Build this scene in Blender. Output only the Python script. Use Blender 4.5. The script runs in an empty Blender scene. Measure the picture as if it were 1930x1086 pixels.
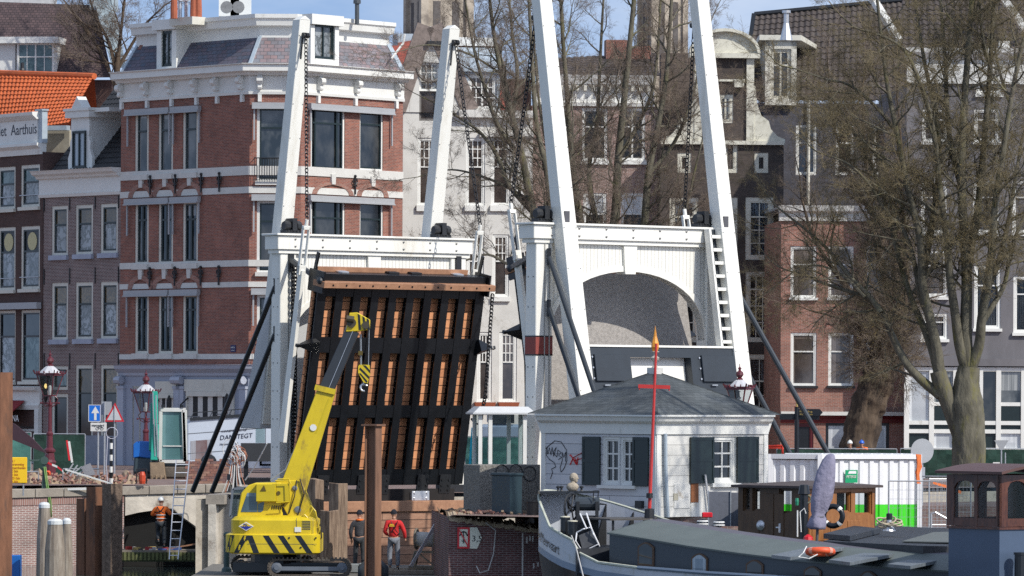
import bpy, bmesh, math, random
from mathutils import Vector, Matrix
from math import sin, cos, pi, radians as R
S=bpy.context.scene
COL=S.collection
F=9570.0;CZ=6.0;HX=965.0;HY=745.0;ROLL=0.005
rnd=random.Random(7)
def ray(px, py):
 dx=px-HX;dy=HY-py
 X=dx*cos(ROLL)-dy*sin(ROLL);Z=dy*cos(ROLL)+dx*sin(ROLL)
 return X/F, Z/F
def at(px, py, Y):
 a, b=ray(px, py)
 return Vector((a*Y,Y,CZ+b*Y))
def atz(px, z, Y):
 a, b=ray(px, HY)
 p=Vector((a*Y,Y,z));return p
class Fr:
 """a vertical plane frame: u to the right, v out of the plane towards the river, z up"""
 def __init__(s, px=None, Y=None, ang=0, o=None, py=HY):
  if o is None:o=at(px, py, Y)
  s.o=Vector((o[0],o[1],0));a=R(ang);s.ang=a
  s.u=Vector((cos(a),sin(a),0));s.v=Vector((sin(a),-cos(a),0))
 def p(s, u, v, z):return s.o+s.u*u+s.v*v+Vector((0,0,z))
 def uz(s, px, py, v=0.0):
  a, b=ray(px, py)
  t=(s.o.x*s.v.x+s.o.y*s.v.y+v)/(a*s.v.x+s.v.y)
  P=Vector((a*t,t,0))-s.o
  return P.dot(s.u), CZ+b*t
 def U(s, px, py=500, v=0.0):return s.uz(px, py, v)[0]
 def Z(s, px, py, v=0.0):return s.uz(px, py, v)[1]
 def sub(s, u, v, dang=0):
  q=s.p(u, v, 0);return Fr(o=(q.x,q.y), ang=math.degrees(s.ang)+dang)
class MB:
 def __init__(s):s.v=[];s.f=[];s.fm=[];s.m=None;s.mats=[];s.sm=[];s.smooth=False
 def _mi(s):
  if s.m not in s.mats:s.mats.append(s.m)
  return s.mats.index(s.m)
 def face(s, pts):
  n=len(s.v);s.v+=[Vector(p)for p in pts];s.f.append(tuple(range(n,n+len(pts))));s.fm.append(s._mi());s.sm.append(s.smooth)
 def mesh(s, vs, fs):
  n=len(s.v);s.v+=[Vector(p)for p in vs];k=s._mi()
  for f in fs:s.f.append(tuple(i+n for i in f));s.fm.append(k);s.sm.append(s.smooth)
 def hexa(s, b, t):
  s.mesh(list(b)+list(t), [(3,2,1,0),(4,5,6,7),(0,1,5,4),(1,2,6,5),(2,3,7,6),(3,0,4,7)])
 def box(s, fr, u0, u1, v0, v1, z0, z1):
  s.hexa([fr.p(u0,v1,z0),fr.p(u1,v1,z0),fr.p(u1,v0,z0),fr.p(u0,v0,z0)], [fr.p(u0,v1,z1),fr.p(u1,v1,z1),fr.p(u1,v0,z1),fr.p(u0,v0,z1)])
 def prism(s, poly, d):
  n=len(poly);d=Vector(d);a=[Vector(p)for p in poly];b=[p+d for p in a]
  s.mesh(a+b, [tuple(range(n-1,-1,-1)),tuple(range(n,2*n))]+[(i,(i+1)%n,n+(i+1)%n,n+i)for i in range(n)])
 def fprism(s, fr, uz, v0, v1):
  s.prism([fr.p(u,v0,z)for u,z in uz], fr.v*(v1-v0))
 def tube(s, pts, r, n=8, cap=True, flat=1.0, up=None):
  pts=[Vector(p)for p in pts];k=len(pts)
  rs=r if isinstance(r, (list,tuple))else[r]*k
  vs=[]
  ref=Vector(up)if up else Vector((0,0,1))
  pr=None
  for i, p in enumerate(pts):
   t=(pts[min(i+1,k-1)]-pts[max(i-1,0)]).normalized()if k>1 else Vector((0,0,1))
   if pr is None:
    a=t.cross(ref)
    if a.length<1e-3:a=t.cross(Vector((1,0,0)))
    a.normalize()
   else:
    a=(pr-t*pr.dot(t))
    a=a.normalized()if a.length>1e-4 else t.cross(Vector((1,.3,0))).normalized()
   pr=a;b=t.cross(a)
   for j in range(n):
    th=2*pi*j/n
    vs.append(p+a*(cos(th)*rs[i])+b*(sin(th)*rs[i]*flat))
  fs=[(i*n+j,i*n+(j+1)%n,(i+1)*n+(j+1)%n,(i+1)*n+j)for i in range(k-1)for j in range(n)]
  if cap:fs+=[tuple(range(n-1,-1,-1)), tuple((k-1)*n+j for j in range(n))]
  s.mesh(vs, fs)
 def bar(s, p0, p1, w, h, up=(0,0,1)):
  p0=Vector(p0);p1=Vector(p1);t=(p1-p0).normalized();a=t.cross(Vector(up))
  if a.length<1e-4:a=t.cross(Vector((1,0,0)))
  a.normalize();b=a.cross(t).normalized();a*=w/2;b*=h/2
  s.hexa([p0-a-b,p0+a-b,p1+a-b,p1-a-b], [p0-a+b,p0+a+b,p1+a+b,p1-a+b])
 def lathe(s, c, prof, n=12, axis=(0,0,1), a0=0.0):
  c=Vector(c);ax=Vector(axis).normalized();a=ax.cross(Vector((1,0,0)))
  if a.length<.1:a=ax.cross(Vector((0,1,0)))
  a.normalize();b=ax.cross(a);vs=[]
  for r, h in prof:
   for j in range(n):
    th=a0+2*pi*j/n;vs.append(c+ax*h+(a*cos(th)+b*sin(th))*r)
  k=len(prof)
  fs=[(i*n+j,i*n+(j+1)%n,(i+1)*n+(j+1)%n,(i+1)*n+j)for i in range(k-1)for j in range(n)]
  fs+=[tuple(range(n-1,-1,-1)), tuple((k-1)*n+j for j in range(n))]
  s.mesh(vs, fs)
 def sphere(s, c, r, n=10, m=6, sc=(1,1,1), top=1.0):
  prof=[]
  c=Vector(c);vs=[];fs=[]
  for i in range(m+1):
   ph=-pi/2+pi*i/m
   for j in range(n):
    th=2*pi*j/n
    vs.append(c+Vector((cos(ph)*cos(th)*r*sc[0],cos(ph)*sin(th)*r*sc[1],sin(ph)*r*sc[2])))
  for i in range(m):
   for j in range(n):fs.append((i*n+j,i*n+(j+1)%n,(i+1)*n+(j+1)%n,(i+1)*n+j))
  s.mesh(vs, fs)
 def sweep(s, path, prof, close_ends=True):
  """path: plan points (left to right seen from the river); prof: (outward, z) closed loop"""
  n=len(prof);rows=[off_path(path,d)for d, z in prof]
  vs=[];k=len(path)
  for i in range(k):
   for j in range(n):q=rows[j][i];vs.append((q.x,q.y,prof[j][1]))
  fs=[(i*n+j,(i+1)*n+j,(i+1)*n+(j+1)%n,i*n+(j+1)%n)for i in range(k-1)for j in range(n)]
  if close_ends:fs+=[tuple(range(n)), tuple((k-1)*n+j for j in range(n-1,-1,-1))]
  s.mesh(vs, fs)
 def torus(s, c, R0, r0, axis=(0,0,1), n=16, m=6, sc=(1,1), a0=0, a1=2*pi, up=None):
  c=Vector(c);ax=Vector(axis).normalized();a=ax.cross(Vector(up)if up else Vector((0,0,1)))
  if a.length<.1:a=ax.cross(Vector((0,1,0)))
  a.normalize();b=ax.cross(a);full=abs(a1-a0-2*pi)<1e-6
  k=n if full else n+1;vs=[]
  for i in range(k):
   th=a0+(a1-a0)*i/n;d=a*cos(th)*sc[0]+b*sin(th)*sc[1];dn=d.normalized()
   for j in range(m):
    ph=2*pi*j/m;vs.append(c+d*R0+dn*(cos(ph)*r0)+ax*(sin(ph)*r0))
  fs=[]
  for i in range(n):
   i2=(i+1)%k
   for j in range(m):fs.append((i*m+j,i2*m+j,i2*m+(j+1)%m,i*m+(j+1)%m))
  s.mesh(vs, fs)
 def build(s, name, mat=None, parent=None, loc=None, bevel=0, label=None):
  if not s.v:s.m=mat or s.m;s.face([(0,0,0),(0,0,.001),(0,.001,0)])
  if loc is None:loc=Vector(parent['_w'])if parent is not None else Vector((0,0,0))
  loc=Vector(loc)
  me=bpy.data.meshes.new(name)
  me.from_pydata([tuple(v-loc)for v in s.v], [], s.f)
  mats=[mat]if mat is not None else s.mats
  for m in mats:me.materials.append(m)
  if mat is None:me.polygons.foreach_set('material_index', s.fm)
  me.polygons.foreach_set('use_smooth', s.sm)
  bm=bmesh.new();bm.from_mesh(me)
  bmesh.ops.recalc_face_normals(bm, faces=bm.faces)if len(bm.faces)<60000 else None
  if bevel:
   bmesh.ops.remove_doubles(bm, verts=bm.verts, dist=1e-4)
   ed=[e for e in bm.edges if len(e.link_faces)==2 and e.calc_face_angle(0)>.5]
   bmesh.ops.bevel(bm, geom=ed, offset=bevel, segments=1, affect='EDGES', clamp_overlap=True)
  bm.to_mesh(me);bm.free()
  uvbox(me)
  o=bpy.data.objects.new(name, me);COL.objects.link(o)
  if parent is None:o.location=loc
  else:o.parent=parent
  o['_w']=tuple(loc)
  if label:o['label']=label
  return o
def uvbox(me):
 uv=me.uv_layers.new(name='m')
 co=me.vertices;lp=me.loops;out=[0.0]*(2*len(lp))
 for p in me.polygons:
  n=p.normal
  h=math.hypot(n.x, n.y)
  if h<0.15:t=Vector((1,0,0));b=Vector((0,1,0))
  else:
   t=Vector((-n.y/h,n.x/h,0));b=n.cross(t)
   if b.z<0:b=-b;t=t
  for li in p.loop_indices:
   c=co[lp[li].vertex_index].co
   out[2*li]=c.dot(t);out[2*li+1]=c.dot(b)
 uv.data.foreach_set('uv', out)
def off_path(path, d):
 pts=[Vector((p[0],p[1]))for p in path];out=[]
 ns=[]
 for i in range(len(pts)-1):
  t=(pts[i+1]-pts[i]).normalized();ns.append(Vector((t.y,-t.x)))
 for i, p in enumerate(pts):
  if i==0:out.append(p+ns[0]*d)
  elif i==len(pts)-1:out.append(p+ns[-1]*d)
  else:
   m=(ns[i-1]+ns[i]).normalized();out.append(p+m*(d/max(.3,m.dot(ns[i]))))
 return out
def thing(name, label, cat, loc=(0,0,0), group=None, rz=0):
 o=bpy.data.objects.new(name, None);COL.objects.link(o);o.location=loc
 o.empty_display_size=.3;o['_w']=tuple(loc);o['label']=label;o['category']=cat
 if group:o['group']=group
 return o
def tag(o, label, cat, group=None, kind=None):
 o['label']=label;o['category']=cat
 if group:o['group']=group
 if kind:o['kind']=kind
 return o
def dup(root, loc, rz=None, label=None):
 def cp(o, par):
  c=o.copy();COL.objects.link(c)
  if par is not None:c.parent=par
  for ch in list(o.children):cp(ch, c)
  return c
 r=cp(root, None);r.location=loc
 if rz is not None:r.rotation_euler=(0, 0, rz)
 if label:r['label']=label
 return r
_M={}
def mat(name, col, rough=.6, var=.15, scale=3.0, bump=0.0, bscale=40, metal=0, spec=.5, streak=0, dirt=None, dirtamt=0.0, coat=0, alpha=None):
 if name in _M:return _M[name]
 m=bpy.data.materials.new(name);m.use_nodes=True;nt=m.node_tree;N=nt.nodes;L=nt.links
 b=N['Principled BSDF'];b.inputs['Roughness'].default_value=rough;b.inputs['Metallic'].default_value=metal
 b.inputs['Specular IOR Level'].default_value=spec;b.inputs['Coat Weight'].default_value=coat
 tc=N.new('ShaderNodeTexCoord');oi=N.new('ShaderNodeObjectInfo')
 add=N.new('ShaderNodeVectorMath');add.operation='ADD';L.new(tc.outputs['Object'], add.inputs[0]);L.new(oi.outputs['Location'], add.inputs[1])
 src=add.outputs[0]
 if streak:
  mp=N.new('ShaderNodeMapping');mp.inputs['Scale'].default_value=(1, 1, 1/streak);L.new(src, mp.inputs[0]);src=mp.outputs[0]
 nz=N.new('ShaderNodeTexNoise');nz.inputs['Scale'].default_value=scale;nz.inputs['Detail'].default_value=6;nz.inputs['Roughness'].default_value=.65
 L.new(src, nz.inputs[0])
 cr=N.new('ShaderNodeValToRGB');e=cr.color_ramp.elements
 e[0].position=.3;e[1].position=.7
 e[0].color=tuple(c*(1-var)for c in col[:3])+(1, );e[1].color=tuple(min(1,c*(1+var))for c in col[:3])+(1, )
 L.new(nz.outputs[0], cr.inputs[0]);out=cr.outputs[0]
 if dirt:
  n2=N.new('ShaderNodeTexNoise');n2.inputs['Scale'].default_value=scale*.7;n2.inputs['Detail'].default_value=8;n2.inputs['Roughness'].default_value=.75
  L.new(src, n2.inputs[0]);r2=N.new('ShaderNodeValToRGB');r2.color_ramp.elements[0].position=.62-dirtamt*.4;r2.color_ramp.elements[1].position=.72-dirtamt*.25
  L.new(n2.outputs[0], r2.inputs[0]);mx=N.new('ShaderNodeMix');mx.data_type='RGBA'
  L.new(r2.outputs[0], mx.inputs[0]);L.new(out, mx.inputs[6]);mx.inputs[7].default_value=tuple(dirt)+(1, );out=mx.outputs[2]
 L.new(out, b.inputs['Base Color'])
 if bump:
  n3=N.new('ShaderNodeTexNoise');n3.inputs['Scale'].default_value=bscale;n3.inputs['Detail'].default_value=4;L.new(src, n3.inputs[0])
  bp=N.new('ShaderNodeBump');bp.inputs['Strength'].default_value=bump;bp.inputs['Distance'].default_value=.03
  L.new(n3.outputs[0], bp.inputs['Height']);L.new(bp.outputs[0], b.inputs['Normal'])
 _M[name]=m;return m
def brick(name, c1, c2, mortar, bw=.21, bh=.062, mw=.010, rough=.85, stain=.25, bump=.4, offset=.5, sm=.1):
 if name in _M:return _M[name]
 m=bpy.data.materials.new(name);m.use_nodes=True;nt=m.node_tree;N=nt.nodes;L=nt.links
 b=N['Principled BSDF'];b.inputs['Roughness'].default_value=rough
 uv=N.new('ShaderNodeTexCoord')
 bt=N.new('ShaderNodeTexBrick');bt.inputs['Scale'].default_value=1;bt.inputs['Brick Width'].default_value=bw;bt.inputs['Row Height'].default_value=bh
 bt.inputs['Mortar Size'].default_value=mw;bt.inputs['Mortar Smooth'].default_value=sm;bt.inputs['Bias'].default_value=0;bt.offset=offset
 bt.inputs['Color1'].default_value=tuple(c1)+(1, );bt.inputs['Color2'].default_value=tuple(c2)+(1, );bt.inputs['Mortar'].default_value=tuple(mortar)+(1, )
 L.new(uv.outputs['UV'], bt.inputs[0])
 nz=N.new('ShaderNodeTexNoise');nz.inputs['Scale'].default_value=.8;nz.inputs['Detail'].default_value=8;nz.inputs['Roughness'].default_value=.7
 L.new(uv.outputs['UV'], nz.inputs[0])
 mr=N.new('ShaderNodeMapRange');mr.inputs[1].default_value=.3;mr.inputs[2].default_value=.7;mr.inputs[3].default_value=1-stain;mr.inputs[4].default_value=1+stain
 L.new(nz.outputs[0], mr.inputs[0])
 vm=N.new('ShaderNodeVectorMath');vm.operation='SCALE';L.new(bt.outputs[0], vm.inputs[0]);L.new(mr.outputs[0], vm.inputs[3])
 L.new(vm.outputs[0], b.inputs['Base Color'])
 bp=N.new('ShaderNodeBump');bp.inputs['Strength'].default_value=bump;bp.inputs['Distance'].default_value=.01;bp.invert=True
 L.new(bt.outputs[1], bp.inputs['Height']);L.new(bp.outputs[0], b.inputs['Normal'])
 _M[name]=m;return m
def wood(name, c1, c2, rough=.6, scale=(1,1,12), planks=0, streaky=8):
 """timber; planks>0: horizontal board joints every planks metres (UV v)"""
 if name in _M:return _M[name]
 m=bpy.data.materials.new(name);m.use_nodes=True;nt=m.node_tree;N=nt.nodes;L=nt.links
 b=N['Principled BSDF'];b.inputs['Roughness'].default_value=rough
 uv=N.new('ShaderNodeTexCoord');mp=N.new('ShaderNodeMapping');mp.inputs['Scale'].default_value=scale;L.new(uv.outputs['Object'], mp.inputs[0])
 nz=N.new('ShaderNodeTexNoise');nz.inputs['Scale'].default_value=3;nz.inputs['Detail'].default_value=7;nz.inputs['Roughness'].default_value=.7;L.new(mp.outputs[0], nz.inputs[0])
 cr=N.new('ShaderNodeValToRGB');e=cr.color_ramp.elements;e[0].position=.35;e[1].position=.65
 e[0].color=tuple(c1)+(1, );e[1].color=tuple(c2)+(1, );L.new(nz.outputs[0], cr.inputs[0]);out=cr.outputs[0]
 if planks:
  bt=N.new('ShaderNodeTexBrick');bt.inputs['Scale'].default_value=1;bt.inputs['Brick Width'].default_value=60;bt.inputs['Row Height'].default_value=planks
  bt.inputs['Mortar Size'].default_value=.012;bt.inputs['Color1'].default_value=(1, 1, 1, 1);bt.inputs['Color2'].default_value=(.7, .68, .66, 1);bt.inputs['Mortar'].default_value=(.12, .12, .12, 1)
  L.new(uv.outputs['UV'], bt.inputs[0])
  mx=N.new('ShaderNodeMix');mx.data_type='RGBA';mx.blend_type='MULTIPLY';mx.inputs[0].default_value=1
  L.new(out, mx.inputs[6]);L.new(bt.outputs[0], mx.inputs[7]);out=mx.outputs[2]
 L.new(out, b.inputs['Base Color'])
 bp=N.new('ShaderNodeBump');bp.inputs['Strength'].default_value=.3;bp.inputs['Distance'].default_value=.02;L.new(nz.outputs[0], bp.inputs['Height']);L.new(bp.outputs[0], b.inputs['Normal'])
 _M[name]=m;return m
def glassy(name, dark, light, amount=.5, scale=2.0, rough=.06, stripes=False, curt=.5, reflect=False):
 """window pane seen from outside by day: dark room, curtains at the sides or a blind, clear gloss on top"""
 if name in _M:return _M[name]
 m=bpy.data.materials.new(name);m.use_nodes=True;nt=m.node_tree;N=nt.nodes;L=nt.links
 b=N['Principled BSDF'];b.inputs['Roughness'].default_value=rough;b.inputs['Specular IOR Level'].default_value=.8
 tc=N.new('ShaderNodeTexCoord');oi=N.new('ShaderNodeObjectInfo')
 def M(op, x, y=None):
  n=N.new('ShaderNodeMath');n.operation=op
  for i, v in enumerate((x,y)):
   if v is None:continue
   if isinstance(v, (int,float)):n.inputs[i].default_value=v
   else:L.new(v, n.inputs[i])
  return n.outputs[0]
 sc=M('MULTIPLY', oi.outputs['Random'], 37.0);cm=N.new('ShaderNodeCombineXYZ');L.new(sc, cm.inputs[0]);L.new(sc, cm.inputs[1])
 ad=N.new('ShaderNodeVectorMath');L.new(tc.outputs['UV'], ad.inputs[0]);L.new(cm.outputs[0], ad.inputs[1])
 def noise(sx, sy, det=4, dist=0.0):
  mp=N.new('ShaderNodeMapping');mp.inputs['Scale'].default_value=(sx, sy, 1);L.new(ad.outputs[0], mp.inputs[0])
  nz=N.new('ShaderNodeTexNoise');nz.inputs['Scale'].default_value=1;nz.inputs['Detail'].default_value=det;nz.inputs['Roughness'].default_value=.65;nz.inputs['Distortion'].default_value=dist
  L.new(mp.outputs[0], nz.inputs[0]);return nz.outputs[0]
 def mix(f, c0, c1):
  x=N.new('ShaderNodeMix');x.data_type='RGBA'
  L.new(f, x.inputs[0])
  for k, c in((6,c0), (7,c1)):
   if isinstance(c, tuple):x.inputs[k].default_value=c+(1, )
   else:L.new(c, x.inputs[k])
  return x.outputs[2]
 def ramp(f, p0, p1):
  r=N.new('ShaderNodeMapRange');L.new(f, r.inputs[0]);r.inputs[1].default_value=p0;r.inputs[2].default_value=p1;return r.outputs[0]
 mid=tuple(d+(l-d)*.35 for d, l in zip(dark,light))
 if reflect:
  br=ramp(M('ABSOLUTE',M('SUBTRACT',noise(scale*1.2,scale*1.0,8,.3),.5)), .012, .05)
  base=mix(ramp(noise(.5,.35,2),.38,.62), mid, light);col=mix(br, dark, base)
 else:
  sp=N.new('ShaderNodeSeparateXYZ');L.new(tc.outputs['Generated'], sp.inputs[0])
  side=M('MULTIPLY', M('ABSOLUTE',M('SUBTRACT',sp.outputs[0],.5)), 2.0);thr=M('ADD', M('MULTIPLY',oi.outputs['Random'],.9), .95-curt)
  r2=M('FRACT', M('MULTIPLY',oi.outputs['Random'],7.31));top=M('GREATER_THAN', sp.outputs[2], M('ADD',M('MULTIPLY',r2,.8),1.0-curt*.7))
  cur=M('MAXIMUM', M('GREATER_THAN',side,thr), top);fold=ramp(noise(14,.25,2), .3, .7)
  room=mix(ramp(noise(.9,.6,3),.42,.66), dark, mid);col=mix(cur, room, mix(fold,mid,light))
 L.new(col, b.inputs['Base Color'])
 _M[name]=m;return m
def clear_glass(name, tint=(.8,.9,.9)):
 if name in _M:return _M[name]
 m=bpy.data.materials.new(name);m.use_nodes=True;nt=m.node_tree;N=nt.nodes;L=nt.links
 b=N['Principled BSDF'];out=N['Material Output']
 b.inputs['Roughness'].default_value=.03;b.inputs['Base Color'].default_value=(.02, .03, .03, 1);b.inputs['Specular IOR Level'].default_value=.8
 t=N.new('ShaderNodeBsdfTransparent');t.inputs[0].default_value=tuple(tint)+(1, )
 mx=N.new('ShaderNodeMixShader');mx.inputs[0].default_value=.25;L.new(t.outputs[0], mx.inputs[1]);L.new(b.outputs[0], mx.inputs[2]);L.new(mx.outputs[0], out.inputs[0])
 _M[name]=m;return m
WHITE=mat('white_paint', (.72,.72,.68), .45, .05, 1.2, dirt=(.5,.49,.44), dirtamt=.0)
WHITE2=mat('bridge_white_paint', (.79,.78,.72), .38, .04, .9, dirt=(.66,.63,.55), dirtamt=.14, streak=5, bump=.12, bscale=3)
CREAM=mat('cream_paint', (.62,.60,.52), .5, .07, 1.5, dirt=(.40,.37,.31), dirtamt=.1)
STONE=mat('pale_stone', (.60,.59,.55), .7, .08, 3)
GREYP=mat('blue_grey_paint', (.30,.33,.40), .5, .05, 2)
LEAD=mat('lead_sheet', (.36,.42,.47), .45, .12, 3)
DKGREEN=mat('dark_green_paint', (.012,.022,.022), .3, .1, 4)
BLACKP=mat('black_paint', (.010,.012,.015), .32, .15, 3)
IRON=mat('black_iron', (.015,.016,.018), .45, .2, 10, bump=.15)
STEEL=mat('galvanised_steel', (.42,.44,.46), .4, .12, 8, metal=.6)
ALU=mat('aluminium', (.62,.63,.65), .35, .06, 6, metal=.7)
BR_RED=brick('red_brick', (.31,.095,.058), (.185,.056,.040), (.27,.20,.165))
BR_PURPLE=brick('purple_brown_brick', (.15,.078,.072), (.105,.058,.056), (.34,.30,.28), mw=.013)
BR_DARK=brick('dark_brown_brick', (.085,.042,.034), (.060,.030,.026), (.10,.07,.06), mw=.008)
BR_BROWN=brick('brown_red_brick', (.23,.125,.10), (.16,.088,.072), (.36,.30,.27), mw=.012)
BR_ORANGE=brick('orange_red_brick', (.32,.125,.085), (.22,.085,.062), (.32,.25,.21))
BR_BLACK=brick('black_tarred_brick', (.080,.060,.050), (.052,.041,.036), (.070,.058,.050), stain=.4)
BR_QUAY=brick('quay_brick', (.32,.16,.135), (.23,.115,.10), (.48,.42,.38), mw=.014, stain=.35)
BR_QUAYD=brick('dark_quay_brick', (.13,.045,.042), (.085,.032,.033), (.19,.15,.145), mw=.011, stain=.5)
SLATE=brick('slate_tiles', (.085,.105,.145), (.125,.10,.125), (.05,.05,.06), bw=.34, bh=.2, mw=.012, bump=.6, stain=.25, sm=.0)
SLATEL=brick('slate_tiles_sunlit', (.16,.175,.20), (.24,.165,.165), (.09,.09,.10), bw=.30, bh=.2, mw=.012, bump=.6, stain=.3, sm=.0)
G_DARK=glassy('pane_dark', (.005,.007,.009), (.13,.13,.12), curt=.18)
G_CURT=glassy('pane_curtain', (.010,.015,.018), (.36,.37,.36), curt=.55)
G_TREE=glassy('pane_painted_reflection', (.07,.075,.07), (.36,.39,.41), scale=1.6, reflect=True)  # reflected sky and bare branches are painted into the pane colour
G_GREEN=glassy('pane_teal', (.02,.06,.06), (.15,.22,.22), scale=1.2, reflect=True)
G_BROWN=glassy('pane_brown', (.035,.026,.022), (.17,.14,.12), curt=.6)
G_AMBER=glassy('pane_leaded', (.03,.022,.012), (.24,.17,.08), scale=7, reflect=True)
G_BLUE=glassy('pane_pale_blue', (.16,.21,.26), (.40,.46,.50), curt=.8)
G_BLIND=glassy('pane_white_blind', (.34,.36,.38), (.66,.68,.69), curt=1.0)
class Facade:
 def __init__(s, bld, fr, wmat):
  s.b=bld;s.fr=fr;s.m=wmat;s.holes=[]
 def rect(s, x0, y0, x1, y1):
  ym=(y0+y1)/2;xm=(x0+x1)/2
  return s.fr.U(x0, ym), s.fr.U(x1, ym), s.fr.Z(xm, y1), s.fr.Z(xm, y0)
 def win(s, x0, y0, x1, y1, **k):
  u0, u1, z0, z1=s.rect(x0, y0, x1, y1);return s.wuz(u0, u1, z0, z1, **k)
 def wuz(s, u0, u1, z0, z1, frame=None, sash=None, t=.1, st=.055, nx=1, ny=1, lower=None, tr=None, pane=None, pane_top=None, sill=.0, sillmat=None, depth=.16, hole=True, proud=False, name='window', lintel=None, mull=None):
  """tr: fraction from the top of a transom bar; nx,ny: small panes above it; lower=(nx,ny) below it"""
  fr=s.fr;frame=frame or WHITE;sash=sash or frame;pane=pane or G_DARK
  if hole:s.holes.append((u0,u1,z0,z1,depth))
  v1=.06 if proud else-.04;v0=v1-.08
  b=MB();b.m=frame
  b.box(fr, u0, u0+t, v0, v1, z0, z1);b.box(fr, u1-t, u1, v0, v1, z0, z1)
  b.box(fr, u0+t, u1-t, v0, v1, z1-t, z1);b.box(fr, u0+t, u1-t, v0, v1, z0, z0+t*.8)
  a0, a1, c0, c1=u0+t, u1-t, z0+t*.8, z1-t
  b.m=sash;w0=v0-.03;w1=v1-.025
  b.box(fr, a0, a0+st, w0, w1, c0, c1);b.box(fr, a1-st, a1, w0, w1, c0, c1)
  b.box(fr, a0+st, a1-st, w0, w1, c1-st, c1);b.box(fr, a0+st, a1-st, w0, w1, c0, c0+st*1.2)
  zt=None
  if tr is not None:
   zt=c1-(c1-c0)*tr;b.box(fr, a0+st, a1-st, w0+.002, w1+.012, zt-st*.6, zt+st*.6)
  mb=.022
  def grid(p0, p1, q0, q1, nx, ny):
   for i in range(1, nx):
    x=p0+(p1-p0)*i/nx;b.box(fr, x-mb, x+mb, w0+.015, w1-.02, q0, q1)
   for j in range(1, ny):
    z=q0+(q1-q0)*j/ny;b.box(fr, p0, p1, w0+.018, w1-.022, z-mb, z+mb)
  if zt is not None:
   grid(a0, a1, zt, c1, nx, ny)
   if lower:grid(a0, a1, c0, zt, *lower)
  else:grid(a0, a1, c0, c1, nx, ny)
  if mull:
   for f in mull:
    x=a0+(a1-a0)*f;b.box(fr, x-st*.8, x+st*.8, w0+.004, w1+.008, c0, c1)
  o=b.build(name, None, s.b)
  g=MB();vg=w0+.03
  if zt is not None and pane_top:
   g.m=pane_top;g.face([fr.p(a0,vg,zt),fr.p(a1,vg,zt),fr.p(a1,vg,c1),fr.p(a0,vg,c1)])
   g.m=pane;g.face([fr.p(a0,vg,c0),fr.p(a1,vg,c0),fr.p(a1,vg,zt),fr.p(a0,vg,zt)])
  else:
   g.m=pane;g.face([fr.p(a0,vg,c0),fr.p(a1,vg,c0),fr.p(a1,vg,c1),fr.p(a0,vg,c1)])
  g.build('pane', None, o)
  if sill:
   q=MB();q.box(fr, u0-.06, u1+.06, -.05, .14, z0-sill, z0+.015);q.build('sill', sillmat or STONE, o)
  if lintel:
   q=MB();q.fprism(fr, [(u0-.12,z1),(u1+.12,z1),(u1+.2,z1+.32),(u0-.2,z1+.32)], -.02, .012);q.build('lintel', lintel, s.b)
  return o
 def wall(s, u0, u1, z0, z1, back=6.0, name='wall', top=None, sides=True):
  """top: list of (u,z) gable outline added above z1"""
  fr=s.fr;b=MB()
  H=[(max(h[0],u0),min(h[1],u1),max(h[2],z0),min(h[3],z1),h[4])for h in s.holes if h[0]<u1 and h[1]>u0 and h[2]<z1 and h[3]>z0]
  us=sorted(set([u0,u1]+[h[0]for h in H]+[h[1]for h in H]))
  zs=sorted(set([z0,z1]+[h[2]for h in H]+[h[3]for h in H]))
  for j in range(len(zs)-1):
   if zs[j+1]-zs[j]<1e-5:continue
   run=None
   for i in range(len(us)-1):
    cu=(us[i]+us[i+1])/2;cz=(zs[j]+zs[j+1])/2
    inside=any(h[0]<cu<h[1]and h[2]<cz<h[3]for h in H)
    if inside:
     if run is not None:b.face([fr.p(run,0,zs[j]),fr.p(us[i],0,zs[j]),fr.p(us[i],0,zs[j+1]),fr.p(run,0,zs[j+1])]);run=None
    elif run is None:run=us[i]
   if run is not None:b.face([fr.p(run,0,zs[j]),fr.p(us[-1],0,zs[j]),fr.p(us[-1],0,zs[j+1]),fr.p(run,0,zs[j+1])])
  for a, c, d, e, dp in H:
   b.face([fr.p(a,0,d),fr.p(a,-dp,d),fr.p(a,-dp,e),fr.p(a,0,e)]);b.face([fr.p(c,0,d),fr.p(c,0,e),fr.p(c,-dp,e),fr.p(c,-dp,d)])
   b.face([fr.p(a,0,e),fr.p(a,-dp,e),fr.p(c,-dp,e),fr.p(c,0,e)]);b.face([fr.p(a,0,d),fr.p(c,0,d),fr.p(c,-dp,d),fr.p(a,-dp,d)])
   b.face([fr.p(a,-dp,d),fr.p(c,-dp,d),fr.p(c,-dp,e),fr.p(a,-dp,e)])
  if top:b.fprism(fr, [(u0,z1)]+list(top)+[(u1,z1)], -.35, 0)
  if sides:
   for(a, c)in((u0,u0), (u1,u1)):b.face([fr.p(a,0,z0),fr.p(a,-back,z0),fr.p(a,-back,z1),fr.p(a,0,z1)])
   b.face([fr.p(u0,-back,z0),fr.p(u1,-back,z0),fr.p(u1,-back,z1),fr.p(u0,-back,z1)])
   b.face([fr.p(u0,0,z1-.01),fr.p(u1,0,z1-.01),fr.p(u1,-back,z1-.01),fr.p(u0,-back,z1-.01)])
  return b.build(name, s.m, s.b)
 def band(s, x0, x1, y0, y1, m, name='string_course', v=.04, py=None, v0=-.05):
  u0, u1, z0, z1=s.rect(x0, y0, x1, y1);b=MB();b.box(s.fr, u0, u1, v0, v, z0, z1);return b.build(name, m, s.b)
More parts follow.
